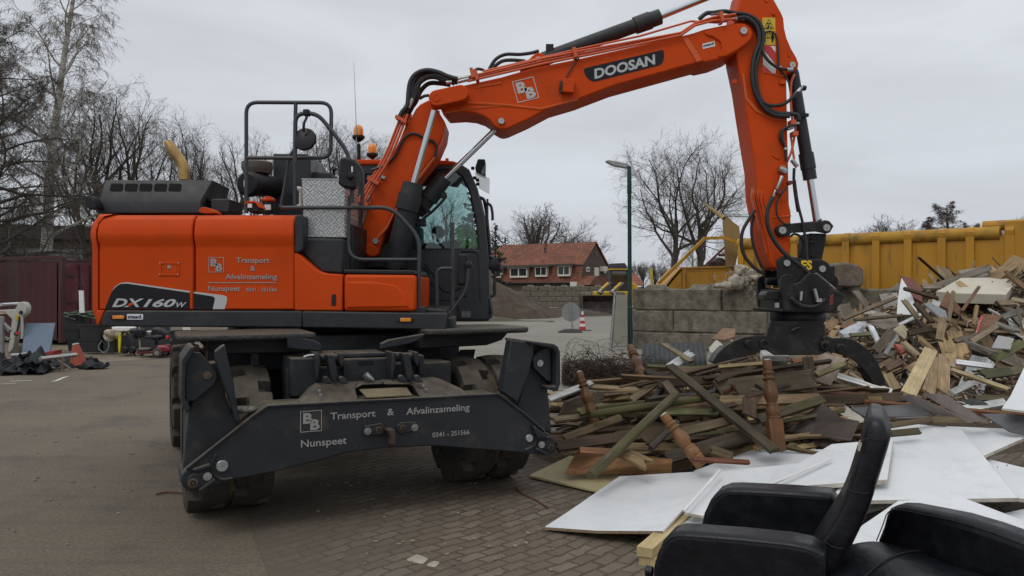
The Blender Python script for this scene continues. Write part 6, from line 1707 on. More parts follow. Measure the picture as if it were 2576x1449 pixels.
mb=MB();mb.tube(fillet(PO('I',18.3,[(1150,870),(1156,838),(1200,840),(1206,880)]),.04),.03,8);mb.build('handle',BLACK,ym)
for x in(1160,1232):
 p=P('I',x,1010,18.15);MB().lathe(p,(.3,1,0),[(0,0),(0,.07),(.02,.085),(.08,.085),(.1,.07),(.1,0)],22).build('wheel',BLACK,ym,ang=30)
ms=thing('mobility_scooter',(P('I',1440,0,18.0).x,18.0,0),'low dark red mobility scooter without seat, under the excavator tail','mobility scooter')
MR=mat('dark_red_paint',(.20,.012,.024),.35,var=.2,coat=.4)
MB().prism(PO('I',17.8,[(1268,1025),(1300,1016),(1425,1010),(1440,985),(1480,965),(1560,968),(1600,990),(1598,1020),(1570,1030),(1290,1046)]),BACK*.55).build('body',MR,ms,bevel=.04,segs=3)
MB().prism(PO('I',17.78,[(1290,1008),(1400,1000),(1450,970),(1480,962),(1450,995),(1410,1018),(1290,1022)]),BACK*.6).build('foot_deck',BLACK,ms,bevel=.02)
mb=MB();mb.tube([P('I',1470,970,18.1),P('I',1478,900,18.1)],.04,8);mb.prism(roundpoly(PO('I',17.9,[(1350,890),(1370,880),(1440,876),(1450,896),(1400,905),(1360,905)]),.02),BACK*.5);mb.build('seat_post',BLACK,ms,bevel=.01)
for x,y,dd in((1476,1034,17.72),(1560,1030,18.4),(1300,1040,18.2)):
 w_=MB().lathe(P('I',x,y,dd),(0,1,0),[(0,.05),(0,.09),(.015,.108),(.07,.108),(.085,.09),(.085,.05)],24).build('wheel',RUBBER,ms,ang=30)
 MB().lathe(P('I',x,y,dd-.01),(0,1,0),[(0,0),(0,.055),(.05,.06),(.08,.06),(.08,0)],16).build('rim',STEEL,w_,ang=30)
mb=MB();mb.prism(PO('I',18.6,[(1215,815),(1300,812),(1300,890),(1270,905),(1225,880)]),BACK*.4);tag(mb.build('dark_box',BLACK,bevel=.03),'dark bag standing behind the mobility scooter','bag')
mb=MB();mb.prism(PO('I',18.9,[(1372,826),(1425,826),(1420,878),(1376,876)]),BACK*.3);tag(mb.build('metal_can',STEEL,bevel=.03),'grey metal can behind the mobility scooter','can')
mb=MB();mb.prism(PO('I',18.7,[(1252,905),(1290,902),(1285,980),(1268,985)]),BACK*.05);tag(mb.build('white_cloth',WHITEP),'white rag hanging beside the mobility scooter','rag')
mb=MB();mb.prism(PO('I',18.7,[(1048,790),(1210,788),(1240,800),(1215,828),(1060,836)]),BACK*.3);tag(mb.build('white_crate',WHITEP,bevel=.02),'white appliance panel under the excavator tail above the rags','panel')
mb=MB()
for x,y in((1485,835),(1520,845),(1550,860),(1500,880)):mb.box(P('I',x,y,18.6),(.2,.3,.16))
mb.jitter(.06,3,1);tag(mb.build('engine_parts',BLACK,bevel=.03),'dark heap of machine parts behind the mobility scooter','machine parts')
mb=MB().lathe(P('I',1582,886,18.1),(0,-1,0),[(0,0),(.0,.045),(.03,.04),(.045,0)],16);tag(mb.build('red_reflector',REDF),'round red reflector beside the right tub','reflector')
mb=MB()
for k in range(3):mb.prism(PO('I',18.9,[(1722+k*22,796),(1740+k*22,796),(1752+k*22,838),(1734+k*22,838)]),BACK*.05)
tag(mb.build('pale_poles',WHITEP),'white poles standing in the upper tub right of the scooter','slats')
tag(MB().prism([P('I',x,y,20.2)for x,y in((1325,780),(1600,780),(1600,985),(1325,985))],(0,.05,0)).build('dark_sheet',mat('dark_blue_panel',(.03,.034,.04),.6)),'dark panel standing behind the mobility scooter','panel')
def HZ(x,y):
 q=V((x,y,0))
 a=.62*math.exp(-(((x-2.05)/1.35)**2+((y-7.75)/.95)**2)**1.4)
 b_=1.95*math.exp(-(((x-9.2)/4.0)**2+((y-13.5)/2.9)**2))-.10
 c=.40*math.exp(-(((x-3.6)/1.9)**2+((y-9.3)/1.3)**2))
 h=max(a,0)+max(b_,0)+c
 return h-.04+(.10*noise.noise(q*1.3)+.05*noise.noise(q*3.7))*min(1,h*2)
def hp(r,x,y,lift=0.0,d0=4.0):
 """where the ray through this point of the photo meets the heap"""
 px,py=scr(r,x,y);sx,sz=(px-1288)/FOC,-(py-724.5)/FOC
 d=d0
 while d<17.5:
  if CAMH+sz*d<max(HZ(sx*d,d),.01):break
  d+=.03
 return V((sx*d,d,CAMH+sz*d+lift))
heap_m=mat('wood_debris',(.050,.034,.021),.95,var=.7,vscale=12,bump=1.2,bscale=18,spots=(.17,.115,.062),spotamt=.85,spotscale=22)
vs,fs=[],[]
nx,ny=150,110
for j in range(ny+1):
 for i in range(nx+1):
  x,y=.2+14*i/nx,6.2+11.5*j/ny
  q=V((x,y,0))*6
  h=HZ(x,y);lim=W0.y+(x-W0.x)*WU.y/WU.x-.05
  if y>lim:h=-.3
  vs.append(V((x,y,h+(.05*noise.noise(q)+.03*noise.noise(q*2.3))*min(1,max(0,h)*4))))
for j in range(ny):
 for i in range(nx):
  a=j*(nx+1)+i
  if max(vs[a].z,vs[a+1].z,vs[a+nx+2].z,vs[a+nx+1].z)>0:fs.append((a,a+1,a+nx+2,a+nx+1))
o=MB().add(vs,fs).build('wood_debris',heap_m,loc=(0,0,0),ang=35)
o['kind']='stuff';o['label']='fine splinters and dark wood debris packed inside the heap'
BROWN,DBROWN,PALE,GREY,GREEN,RBROWN,TAN,WHITE=((.150,.096,.050),(.066,.043,.026),(.42,.30,.16),(.16,.136,.102),(.110,.100,.046),(.158,.072,.036),(.285,.20,.112),(.58,.59,.58))
def plank(p0,p1,wd,th,col,up=None,seed=0,ragged=.5,m=WOOD,name='plank',bev=.003,bend=0.0):
 """a sawn board from p0 to p1, its ends broken unevenly"""
 p0,p1=V(p0),V(p1);ax=(p1-p0);Ln=ax.length;ax=ax.normalized()
 up=V(up)if up is not None else V((0,0,1))
 s_=ax.cross(up);s_=s_.normalized()if s_.length>1e-3 else ax.orthogonal().normalized()
 n=s_.cross(ax).normalized();rng=random.Random(seed)
 nw=5;mb=MB();top,bot=[],[]
 ends=[[rng.uniform(0,ragged)*wd for _ in range(nw+1)]for _ in range(2)]
 k=4;rings=[]
 for i in range(k+1):
  t=i/k;row_t,row_b=[],[]
  for j in range(nw+1):
   w=(j/nw-.5)*wd
   x=Ln*t
   if i==0:x+=ends[0][j]
   if i==k:x-=ends[1][j]
   z=bend*math.sin(math.pi*t)
   row_t.append(V((x,w,th/2+z)));row_b.append(V((x,w,-th/2+z)))
  rings.append(row_t+row_b[::-1])
 mb.loft(rings)
 me=bpy.data.meshes.new(name);me.from_pydata([tuple(v)for v in mb.v],[],mb.f)
 b=bmesh.new();b.from_mesh(me);bmesh.ops.recalc_face_normals(b,faces=b.faces);b.to_mesh(me);b.free()
 me.materials.append(m)
 o=bpy.data.objects.new(name,me);COL.objects.link(o)
 o.matrix_world=Matrix.Translation(p0)@Matrix((ax,s_,n)).transposed().to_4x4()
 f_=rng.uniform(.72,1.2);c=[max(.004,q*f_*rng.uniform(.97,1.03))for q in col];o.color=(*c,1)
 return o
def PK(r,a,b_,wd,th,col,label,la=.03,lb=.03,up=None,m=WOOD,cat='plank',name='plank',ragged=.4,bend=0.0,d=None):
 p0=hp(r,*a,la)if d is None else P(r,*a,d[0])
 p1=hp(r,*b_,lb)if d is None else P(r,*b_,d[1])
 return tag(plank(p0,p1,wd,th,col,up,hash((a,b_))%9999,ragged,m,name,bend=bend),label,cat)
FACE=(0,-.75,.66)
PK('J',(1185,345),(1985,990),.085,.035,(.085,.066,.045),'long dark plank lying diagonally across the front heap',.16,.06,up=(0,-.5,.8),m=MOSSY,ragged=.1,d=(7.35,6.05))
tag(plank(P('J',1530,530,7.35),P('J',2290,440,7.6),.20,.03,(.155,.12,.08),(0,-.8,.6),3,.25,MOSSY),'broad mossy weathered board lying level on the front heap below the grapple','plank')
PK('J',(1210,385),(2300,355),.06,.03,(.16,.115,.07),'long split brown plank on top of the front heap',d=(7.75,8.0),up=FACE)
PK('J',(1100,392),(1560,372),.06,.03,(.15,.10,.062),'short brown plank behind the top of the diagonal dark plank',d=(7.8,7.9),up=FACE)
PK('J',(330,955),(1540,790),.09,.035,(.085,.058,.038),'long dark brown plank running low across the front heap to the stabiliser',d=(6.35,6.75),up=FACE,ragged=.2)
PK('J',(980,925),(1700,745),.075,.03,(.125,.092,.055),'brown splintered plank pointing at the diagonal plank from the left',d=(6.4,6.6),up=FACE,m=MOSSY,ragged=.9)
PK('J',(1160,1050),(1900,830),.10,.05,(.060,.044,.030),'thick dark beam low in the front heap beside the leaning table leg',d=(6.2,6.55),up=FACE,ragged=.1)
PK('J',(1850,760),(2350,600),.08,.05,(.095,.075,.048),'dark mossy beam behind the upright table leg, reaching right',d=(6.7,7.0),up=FACE,m=MOSSY,ragged=.2)
PK('J',(1792,600),(1792,728),.12,.02,(.12,.082,.052),'short squarish brown board end hanging in the middle of the front heap',d=(6.75,6.55),up=(0,-1,.2),ragged=.05)
PK('J',(820,690),(1560,700),.06,.03,(.16,.155,.075),'narrow pale green batten under the mossy poles',d=(6.7,6.9),up=FACE,m=MOSSY)
PK('J',(890,610),(1080,480),.07,.03,(.17,.12,.07),'brown board rising to the right behind the mossy poles',d=(7.1,7.45),up=FACE)
PK('J',(1150,465),(1225,560),.07,.03,(.13,.10,.07),'short plank end beside the top of the green leaning pole',d=(7.3,7.1),up=FACE)
PK('J',(380,900),(830,735),.07,.025,(.15,.105,.055),'thin brown batten low at the left of the front heap',d=(6.4,6.8),up=FACE,m=MOSSY)
PK('J',(490,700),(700,655),.07,.03,(.13,.125,.06),'short greenish board behind the left table leg',d=(6.8,7.0),up=FACE,m=MOSSY)
PK('J',(300,755),(590,720),.09,.02,(.20,.15,.085),'tan board lying on the ground left of the left table leg',d=(6.75,6.95),up=(0,-.3,1))
PK('J',(275,605),(600,475),.06,.03,WHITE,'white painted slat leaning behind the right stabiliser leg',d=(7.1,7.6),up=FACE,ragged=.02)
PK('J',(270,570),(560,530),.10,.02,(.38,.30,.17),'pale board lying under the white slat',d=(7.3,7.6),up=(0,-.3,1))
PK('J',(1040,975),(1250,770),.04,.045,(.055,.042,.04),'short dark stick beside the leaning table leg',d=(6.15,6.45),up=FACE)
PK('J',(1000,395),(1230,445),.06,.05,(.05,.04,.032),'dark square timber at the foot of the back table leg',d=(7.5,7.6),up=FACE)
PK('J',(1360,1050),(1788,1075),.03,.03,(.16,.06,.035),'thin red brown stick lying over the edge of the white panels',d=(5.75,5.9),up=FACE,ragged=.02)
PK('J',(1490,975),(1670,1035),.07,.03,(.11,.075,.042),'short brown plank end under the dark beam',d=(6.15,6.1),up=FACE)
PK('J',(1830,970),(1980,895),.05,.03,(.30,.17,.08),'small orange brown stick at the block of the upright table leg',d=(6.25,6.4),up=FACE)
PK('J',(1140,180),(1360,320),.07,.03,(.27,.21,.12),'pale splintered stick leaning against the grey panel',d=(9.6,8.6),up=FACE,ragged=.9)
PK('J',(1170,370),(1360,245),.10,.02,WHITE,'broken white board behind the top of the front heap',d=(8.6,9.1),up=FACE,ragged=.7)
PK('J',(1380,400),(1770,300),.09,.03,(.20,.145,.08),'tan board on top of the front heap under the left claw',d=(7.9,8.2),up=FACE,m=MOSSY)
PK('J',(1560,355),(1890,330),.035,.03,(.42,.33,.18),'pale yellow batten on top of the front heap',d=(7.7,7.8),up=FACE,ragged=.1)
PK('J',(1880,268),(2072,272),.08,.07,(.66,.67,.65),'white plastic profile below the grapple',d=(7.9,7.9),up=(0,-.6,.8),ragged=.01)
PK('J',(1900,300),(2100,320),.14,.03,(.10,.09,.075),'grey brown board under the white plastic profile',d=(7.95,8.0),up=FACE)
PK('J',(2230,265),(2260,585),.10,.03,(.15,.11,.075),'upright end board of the mossy plank',d=(7.75,7.6),up=(0,-1,.1),ragged=.3)
PK('J',(2300,470),(2430,270),.26,.02,(.26,.205,.15),'smooth tan panel right of the mossy board',d=(8.0,8.7),up=(-.2,-.7,.7),ragged=.05,name='smooth_board',cat='board')
PK('J',(2290,420),(2512,330),.05,.04,(.19,.16,.08),'mossy square stick over the smooth tan panel',d=(7.9,8.2),up=FACE,m=MOSSY)
PK('J',(2110,320),(2240,290),.05,.03,(.27,.13,.055),'orange brown stick below the grapple frame',d=(8.2,8.2),up=FACE)
def pole(a,b_,r,col,lab,d):
 p0,p1=P('J',*a,d[0]),P('J',*b_,d[1]);ax=(p1-p0).normalized();Ln=(p1-p0).length
 mb=MB().lathe((0,0,0),(1,0,0),[(0,0),(.0,r*.9),(.015,r),(Ln*.3,r*1.03),(Ln*.6,r*.97),(Ln-.02,r*.98),(Ln,r*.88),(Ln,0)],18)
 mb.jitter(.006,5,a[0])
 o=mb.build('round_pole',MOSSY,loc=(0,0,0),ang=40,color=col)
 o.matrix_world=Matrix.Translation(p0)@ax.to_track_quat('X','Z').to_matrix().to_4x4()
 tag(o,lab,'pole','mossy round poles')
pole((590,1175),(1238,558),.039,(.098,.084,.046),'mossy round pole leaning down from the front heap onto the yellow plywood',(5.55,6.75))
pole((585,712),(1555,580),.032,(.078,.074,.032),'green round pole lying level, in front of the thinner one',(6.55,6.95))
pole((640,665),(1300,590),.023,(.078,.072,.036),'thinner green round pole lying behind the thicker level one',(6.8,7.1))
def table_leg(a,b_,d,lab,block=False,r=.048,tint=(.115,.053,.022)):
 p0,p1=P('J',*a,d[0]),P('J',*b_,d[1]);ax=(p1-p0);Ln=ax.length;ax.normalize()
 prof=[(0,0),(.0,.62),(.02,.66),(.15,.64),(.16,.60),(.17,.82),(.185,.86),(.205,.82),(.215,.66),(.245,.64),(.255,.86),(.27,.92),(.285,.86),(.295,.62),(.34,.66),(.40,.86),(.46,1.02),(.50,1.04),(.55,.92),(.60,.70),(.62,.66),(.63,.84),(.65,.9),(.67,.84),(.69,.9),(.73,1.0),(.78,.98),(.81,.84),(.82,.95),(.845,.98),(.86,.9)]
 if block:prof=[(t*.78,q)for t,q in prof]+[(.68,.86)]
 else:prof+=[(.88,.92),(.97,.92),(1,.86)]
 prof+=[(prof[-1][0],0)]
 o=MB().lathe((0,0,0),(1,0,0),[(t*Ln,q*r)for t,q in prof],24).build('table_leg',TURNED,loc=(0,0,0),ang=35,color=tint)
 tag(o,lab,'table leg','turned table legs in the front heap')
 pad=MB().lathe((0,0,0),(1,0,0),[(-.006,0),(-.006,r*.5),(0,r*.52),(0,0)],16).build('foot_disc',WHITEP,o,ang=30)
 if block:
  MB().box((Ln*.84,0,0),(Ln*.34,r*2.0,r*2.0)).build('square_block',TURNED,o,bevel=.006,color=(.125,.055,.021))
 o.matrix_world=Matrix.Translation(p0)@ax.to_track_quat('X','Z').to_matrix().to_4x4()
table_leg((507,395),(632,790),(6.95,6.75),'turned brown table leg with white foot disc, standing furthest left in the front heap',r=.05)
table_leg((890,200),(1003,470),(8.3,7.8),'turned brown table leg with white foot disc, standing behind the heap before the grey panel',r=.055)
table_leg((1143,715),(1440,1100),(6.0,5.85),'turned light brown table leg tilted left, lying lowest beside the white panels',r=.056,tint=(.20,.10,.042))
table_leg((1925,305),(2000,985),(6.55,6.3),'tall turned brown table leg with a square block, upright in the front heap',True,.058)
def slab(name,pts,th,m,label,cat,color=None,bev=.002,group=None,nsub=0):
 q=[G(p[0],p[1],p[2],p[3])for p in pts]
 mb=MB().prism(q,(0,0,-th))
 return tag(mb.build(name,m,bevel=bev,color=color,segs=1),label,cat,group)
PLY=mat('yellow_plywood',(.42,.35,.19),.65,var=.12,vscale=3,bump=.1,bscale=40,spots=(.28,.22,.12),spotamt=.5,spotscale=4,stretch=(3,.6,1))
slab('plywood_sheet',[('J',128,1172,.03),('J',440,1022,.06),('J',1000,1120,.09),('J',830,1175,.08),('J',650,1290,.04)],.018,PLY,'pale yellow plywood sheet lying on the bricks in front of the heap','plywood')
tgp=slab('matchboard',[('J',400,1152,.10),('J',500,965,.24),('J',1210,1050,.26),('J',1205,1138,.12)],.022,WOOD,'orange brown tongue and groove board panel lying on the yellow plywood','panel',(.30,.155,.07))
PK('J',(840,1000),(1050,1105),.12,.03,(.24,.165,.08),'splintered tan chipboard piece on the brown board panel',d=(6.0,5.75),up=(0,-.5,.8),ragged=1.0)
PK('J',(500,985),(900,1010),.06,.03,(.24,.12,.06),'short orange brown board edge lying on the board panel',d=(6.1,6.1),up=(0,-.6,.8))
for k in range(9):
 p=[P('J',x,y+k*13,dd)for x,y,dd in((395-k*6,625,6.95),(540,575,7.15),(690,545,7.3),(880,575,7.4))]
 o=MB().tube(p,.018,5,smooth=4,flat=((0,-.4,1),.5)).build('curved_lath',WOOD,color=(.155,.12,.085))
 tag(o,'thin curved grey brown slat in the bundle at the left end of the front heap','slat','bundle of curved slats')
WMESH=MB()
for k in range(9):
 WMESH.tube([P('J',1090+k*50,582-k*3,7.2),P('J',1130+k*48,500-k*3,7.5)],.006,4)
WMESH.prism([P('J',x,y,d)for x,y,d in((1040,590,7.15),(1120,498,7.5),(1150,498,7.5),(1080,588,7.15))],(0,0,-.04))
WMESH.prism([P('J',x,y,d)for x,y,d in((1500,540,7.15),(1545,470,7.5),(1565,470,7.5),(1525,540,7.15))],(0,0,-.04))
WMESH.prism([P('J',x,y,d)for x,y,d in((1040,590,7.15),(1500,548,7.15),(1505,532,7.2),(1050,574,7.2))],(0,0,-.04))
tag(WMESH.build('wire_netting',mat('dark_frame',(.03,.028,.028),.7,var=.3)),'dark frame with wire netting lying in the front heap','frame')
MBX=MB();MBX.box(P('J',1640,528,7.1),(.12,.05,.04),Matrix.Rotation(R(-28),3,'Y'));MBX.box(P('J',1670,505,7.05),(.03,.06,.06),Matrix.Rotation(R(-28),3,'Y'))
tag(MBX.build('rusty_iron',mat('rust',(.095,.035,.022),.8,.3,var=.4),bevel=.01),'rusty red brown iron bracket on the mossy board','bracket')
WMEL=mat('white_melamine',(.70,.72,.725),.35,var=.035,vscale=2,spots=(.50,.48,.45),spotamt=.30,spotscale=5,bump=.02,bscale=200)
def wpanel(pts,lab,th=.018):
 o=slab('white_board',pts,th,WMEL,lab,'panel')
 q=[G(p[0],p[1],p[2],p[3])for p in pts]
 e=MB();n=len(q)
 for i in range(n):
  a,b_=q[i],q[(i+1)%n];out=(b_-a).cross(V((0,0,1))).normalized()
  c=sum(q,V())/n
  if out.dot(a-c)<0:out=-out
  if out.y<.3:e.prism([a+out*.0015-V((0,0,.0015)),b_+out*.0015-V((0,0,.0015)),b_+out*.0015-V((0,0,th)),a+out*.0015-V((0,0,th))],out*-.003)
 if e.v:e.build('edge_band',mat('edge_band',(.50,.47,.40),.6,var=.2,vscale=12,spots=(.24,.18,.11),spotamt=.8,spotscale=3.5),o)
 return o
w1=slab('white_board',[('Z',1370,1325,.035),('Z',1430,1286,.06),('Z',1558,1198,.12),('Z',1808,1183,.20),('Z',1668,1335,.13),('Z',1500,1334,.07)],.02,WMEL,'white panel nearest the bricks, its left corner touching the ground','panel')
q=[G('Z',1370,1325,.035),G('Z',1500,1334,.07),G('Z',1668,1335,.13)]
e=MB().loft([[p+V((0,-.002,-.002))for p in q],[p+V((0,-.002,-.02))for p in q]],caps=False,closed=False);
e.build('chipboard_edge',mat('chipboard_edge',(.21,.15,.09),.85,var=.4,vscale=90,spots=(.36,.29,.19),spotamt=.6,spotscale=60),w1)
wpanel([('Z',1722,1288,.16),('Z',1764,1243,.19),('Z',1808,1186,.24),('Z',2095,1156,.29),('Z',1905,1231,.23),('Z',1768,1297,.18)],'white panel with a long thin strip along its near edge, second from the left')
wpanel([('Z',1700,1333,.10),('Z',1730,1285,.10),('Z',1850,1270,.10),('Z',1850,1340,.10)],'small white panel lying low behind the far armrest')
wpanel([('Z',1780,1250,.12),('Z',1745,1184,.17),('Z',1893,1131,.22),('Z',2150,1130,.23),('Z',2000,1270,.12)],'white panel in the middle, with small screw holes, under the others')
wpanel([('Z',1898,1230,.25),('Z',2092,1117,.36),('Z',2247,1104,.40),('Z',2232,1206,.32)],'white panel lying on top of the others, left of the chair back',.03)
wpanel([('Z',1960,1240,.16),('Z',2110,1215,.18),('Z',2112,1260,.16),('Z',1960,1275,.14)],'white panel in shade under the top panel')
wpanel([('Z',2182,1258,.235),('Z',2100,1240,.24),('Z',2240,1061,.40),('Z',2416,1077,.40),('Z',2562,1252,.25)],'largest white panel, right of the chair back',.025)
wpanel([('Z',2380,1072,.355),('Z',2620,1082,.38),('Z',2467,1149,.30),('Z',2420,1110,.30)],'white panel with a pointed corner above the notch at the right edge',.025)
wpanel([('Z',2440,1143,.25),('Z',2640,1192,.24),('Z',2700,1268,.20),('Z',2540,1250,.20)],'white panel below the notch at the right edge',.025)
wpanel([('Z',2170,1320,.20),('Z',2300,1232,.25),('Z',2425,1252,.26),('Z',2576,1310,.24),('Z',2700,1380,.2),('Z',2520,1480,.16),('Z',2110,1385,.16)],'white panel behind the second armchair',.02)
wpanel([('Z',2140,1272,.12),('Z',2280,1240,.14),('Z',2270,1262,.13),('Z',2160,1290,.12)],'narrow white panel end right of the chair back')
wpanel([('Z',2520,1292,.12),('Z',2660,1262,.14),('Z',2660,1330,.14),('Z',2560,1310,.12)],'white panel corner at the right edge of the photo')
stp=MB()
for a,b_,z0_,z1_ in((('L',920,578),('L',1355,397),.285,.345),(('L',430,722),('L',655,468),.20,.285)):
 p,q=G(*a,z0_),G(*b_,z1_);n=(q-p).cross(V((0,0,1))).normalized()*.02
 stp=MB().prism([p,q,q+n,p+n],(0,0,.014));tag(stp.build('white_lath',WHITEP,bevel=.002),'thin white strip lying on the %s'%('middle white panels' if a[1]==920 else 'right edge of the nearest white panel'),'strip')
hl=MB();random.seed(6)
scr_=[]
for x,y in((750,482),(750,527),(828,449),(662,447),(1180,533),(1295,508),(1405,325),(1762,520)):
 p=G('L',x,y,.2);scr_.append(p)
 hl.lathe(p+V((0,0,.012)),(0,0,1),[(0,0),(0,.010),(.006,.008),(.006,0)],8)
hl.build('x',DECALK)if False else None
bits=MB()
for k in range(46):
 x,y=random.uniform(1740,2500),random.uniform(170,620)
 p=G('L',x,y,.315-(y-170)/450*.08);a=random.uniform(0,3.1);l_=random.uniform(.008,.04)
 bits.tube([p,p+V((math.cos(a)*l_,math.sin(a)*l_,.004))],.003,4)
o=bits.build('wood_splinters',mat('splinter',(.12,.085,.05),.9,var=.5));o['kind']='stuff'
TIM=woodmat('fresh_timber',grain=.55)
a,b_=G('L',190,978,.085),G('L',455,745,.085)
tag(plank(a,b_+(b_-a)*.3,.095,.055,(.50,.38,.20),None,5,.0,TIM,'timber'),'pale sawn timber under the nearest white panel, the upper of two','timber')
a,b_=G('L',205,1040,.028),G('L',470,850,.028)
tag(plank(a,b_+(b_-a)*.5,.10,.05,(.46,.35,.18),None,6,.0,TIM,'timber'),'pale sawn timber lying on the bricks, the lower of two','timber')
a,b_=G('L',1330,1150,.05),G('L',1440,975,.08)
tag(plank(a,b_+(b_-a)*.3,.32,.02,(.44,.33,.17),None,7,.0,TIM,'timber_board'),'pale wide board between the two armchairs','board')
LAM={}
def lam(n,col):return mat(n,col,.42,var=.18,vscale=3,bump=.05,bscale=90,spots=tuple(c*.75 for c in col),spotamt=.4,spotscale=5,stretch=(.4,6,1))
DLAM,SLAM,MLAM,CLAM=lam('dark_brown_laminate',(.072,.056,.048)),lam('slate_laminate',(.095,.095,.098)),lam('mauve_laminate',(.195,.16,.148)),lam('cream_board',(.44,.41,.33))
slab('laminate_board',[('J',2055,835,.32),('J',2300,700,.48),('J',2620,760,.48),('J',2560,905,.34)],.014,DLAM,'dark brown laminate board behind the white panels, left of the chair back','board')
slab('laminate_board',[('J',2060,850,.28),('J',2080,880,.26),('J',2390,960,.24),('J',2540,940,.27),('J',2400,900,.30)],.014,DLAM,'lower dark brown laminate board peeping out under the first','board')
slab('laminate_board',[('K',290,1290,.46),('K',440,1185,.58),('K',640,1340,.46),('K',420,1345,.42)],.014,DLAM,'dark laminate board with scratches below the grapple','board')
slab('cream_board',[('K',452,1178,.48),('K',620,1200,.5),('K',800,1330,.44),('K',690,1345,.42)],.016,CLAM,'cream board between dark laminate and the grey board','board')
slab('laminate_board',[('K',665,1225,.50),('K',1190,1195,.56),('K',1330,1285,.48),('K',790,1300,.45)],.014,SLAM,'slate grey laminate board behind the chair back','board')
slab('laminate_board',[('K',610,1245,.44),('K',700,1245,.45),('K',1330,1300,.42),('K',790,1325,.40)],.014,MLAM,'mauve laminate board under the slate grey one','board')
slab('laminate_board',[('K',1055,1130,.62),('K',1175,1118,.65),('K',1660,1340,.46),('K',1490,1335,.44)],.014,MLAM,'long mauve laminate board slanting down to the right','board')
slab('laminate_board',[('K',1250,1108,.66),('K',1440,1118,.67),('K',1770,1335,.47),('K',1620,1325,.47)],.014,MLAM,'second mauve laminate board slanting down, further right','board')
slab('laminate_board',[('K',1725,1275,.50),('K',1960,1272,.52),('K',2200,1320,.5),('K',2120,1450,.38),('K',1955,1415,.40)],.014,SLAM,'slate grey laminate board at the right edge of the photo','board')
slab('laminate_board',[('K',1560,1160,.6),('K',1700,1150,.62),('K',1780,1195,.58),('K',1640,1200,.56)],.014,SLAM,'small slate grey board behind the mauve boards','board')
wpanel([('K',1890,1230,.58),('K',1960,1130,.66),('K',2070,900,.86),('K',2300,900,.9),('K',2250,1270,.58)],'white panel standing slanted at the right edge, above the slate board')
for k in range(6):
 a,b_=('K',385+k*8,1095+k*13),('K',1040+k*3,1150+k*9)
 o=plank(P(*a,7.9-k*.06),P(*b_,8.0-k*.05),.10,.012,(.15,.062,.04),(0,-.3,1),k,.1);tag(o,'thin red brown board in the flat stack under the right claw','board','stack of red brown boards')
PK('K',(780,1178),(2100,1292),.045,.03,(.20,.085,.04),'long thin red brown stick lying across the laminate boards',d=(7.2,6.9),up=(0,-.4,1),ragged=.0)
PK('K',(985,1372),(1400,1308),.04,.03,(.17,.12,.07),'thin brown stick at the back edge of the white panels',d=(6.55,6.8),up=FACE)
PK('K',(1310,1325),(1790,1340),.06,.03,(.16,.115,.07),'splintered brown stick right of the chair back',d=(6.75,6.7),up=FACE)
PK('K',(985,1437),(1228,1415),.05,.03,(.11,.095,.05),'short mossy stick lying on the largest white panel',d=(6.25,6.35),up=FACE,m=MOSSY)
PK('K',(1660,1150),(2060,1160),.06,.04,(.10,.088,.05),'dark mossy beam at the right edge, above the white panel corner',d=(7.6,7.6),up=FACE,m=MOSSY)
PK('K',(1530,1250),(1915,1180),.07,.03,(.55,.55,.54),'white painted batten with a red underside on the mauve boards',d=(7.15,7.4),up=FACE,ragged=.02)
PK('K',(810,1180),(920,1180),.10,.05,(.42,.28,.12),'small yellow wood block under the long red brown stick',d=(7.35,7.35),up=(0,-.8,.5),ragged=.0)
PK('K',(1130,1130),(1315,765),.15,.05,(.40,.30,.175),'broad pale timber leaning on the big heap',d=(8.1,9.4),up=(-.25,-.8,.55),m=TIM,ragged=.06)
PK('K',(1290,1110),(1370,830),.13,.03,(.27,.185,.105),'tan board leaning behind the broad pale timber',d=(8.3,9.2),up=(-.1,-.9,.5),ragged=.05)
PK('K',(1415,1105),(1425,815),.145,.02,(.30,.205,.115),'split orange tan board right of the broad pale timber',d=(8.4,9.3),up=(.1,-.9,.5),ragged=.15)
PK('K',(560,970),(1000,1100),.07,.025,WHITE,'white plastic trim under the right claw',d=(8.2,8.0),up=FACE,ragged=.0)
PK('K',(395,1070),(950,1050),.07,.03,(.25,.19,.11),'pale brown splintered plank under the right claw',d=(8.1,8.2),up=FACE,ragged=.6)
PK('K',(1520,858),(1808,895),.07,.03,(.62,.62,.64),'short white board end on the big heap',d=(9.4,9.3),up=FACE,ragged=.02)
PK('K',(1480,1110),(1650,1030),.07,.04,(.33,.33,.31),'grey moulded trim right of the tan boards',d=(8.4,8.8),up=FACE,ragged=.02)
PK('K',(1470,915),(1960,1085),.06,.03,(.30,.24,.13),'long pale batten slanting across the right of the big heap',d=(9.1,8.5),up=FACE)
PK('K',(945,920),(1075,850),.09,.05,(.14,.09,.055),'dark plank end right of the right claw',d=(9.0,9.3),up=FACE)
PK('K',(965,960),(1040,1090),.10,.05,(.26,.19,.11),'stump of squared timber in front of the right claw',d=(8.6,8.4),up=(-.3,-.8,.4),ragged=.05)
def bd(name,r,pts,dd,th,m,lab,cat='board',color=None):
 q=[P(r,x,y,d)for(x,y),d in zip(pts,dd)]
 n=(q[1]-q[0]).cross(q[2]-q[0]).normalized()
 if n.y<0:n=-n
 return tag(MB().prism(q,n*th).build(name,m,bevel=.004,color=color,segs=1),lab,cat)
bd('red_backed_board','K',[(1078,156),(1190,188),(1240,275),(1250,375),(1165,330)],(12.2,12.2,12.1,12.0,12.0),.05,mat('red_brown_sheet',(.19,.068,.05),.6,var=.2),'red brown board standing behind the white broken panel')
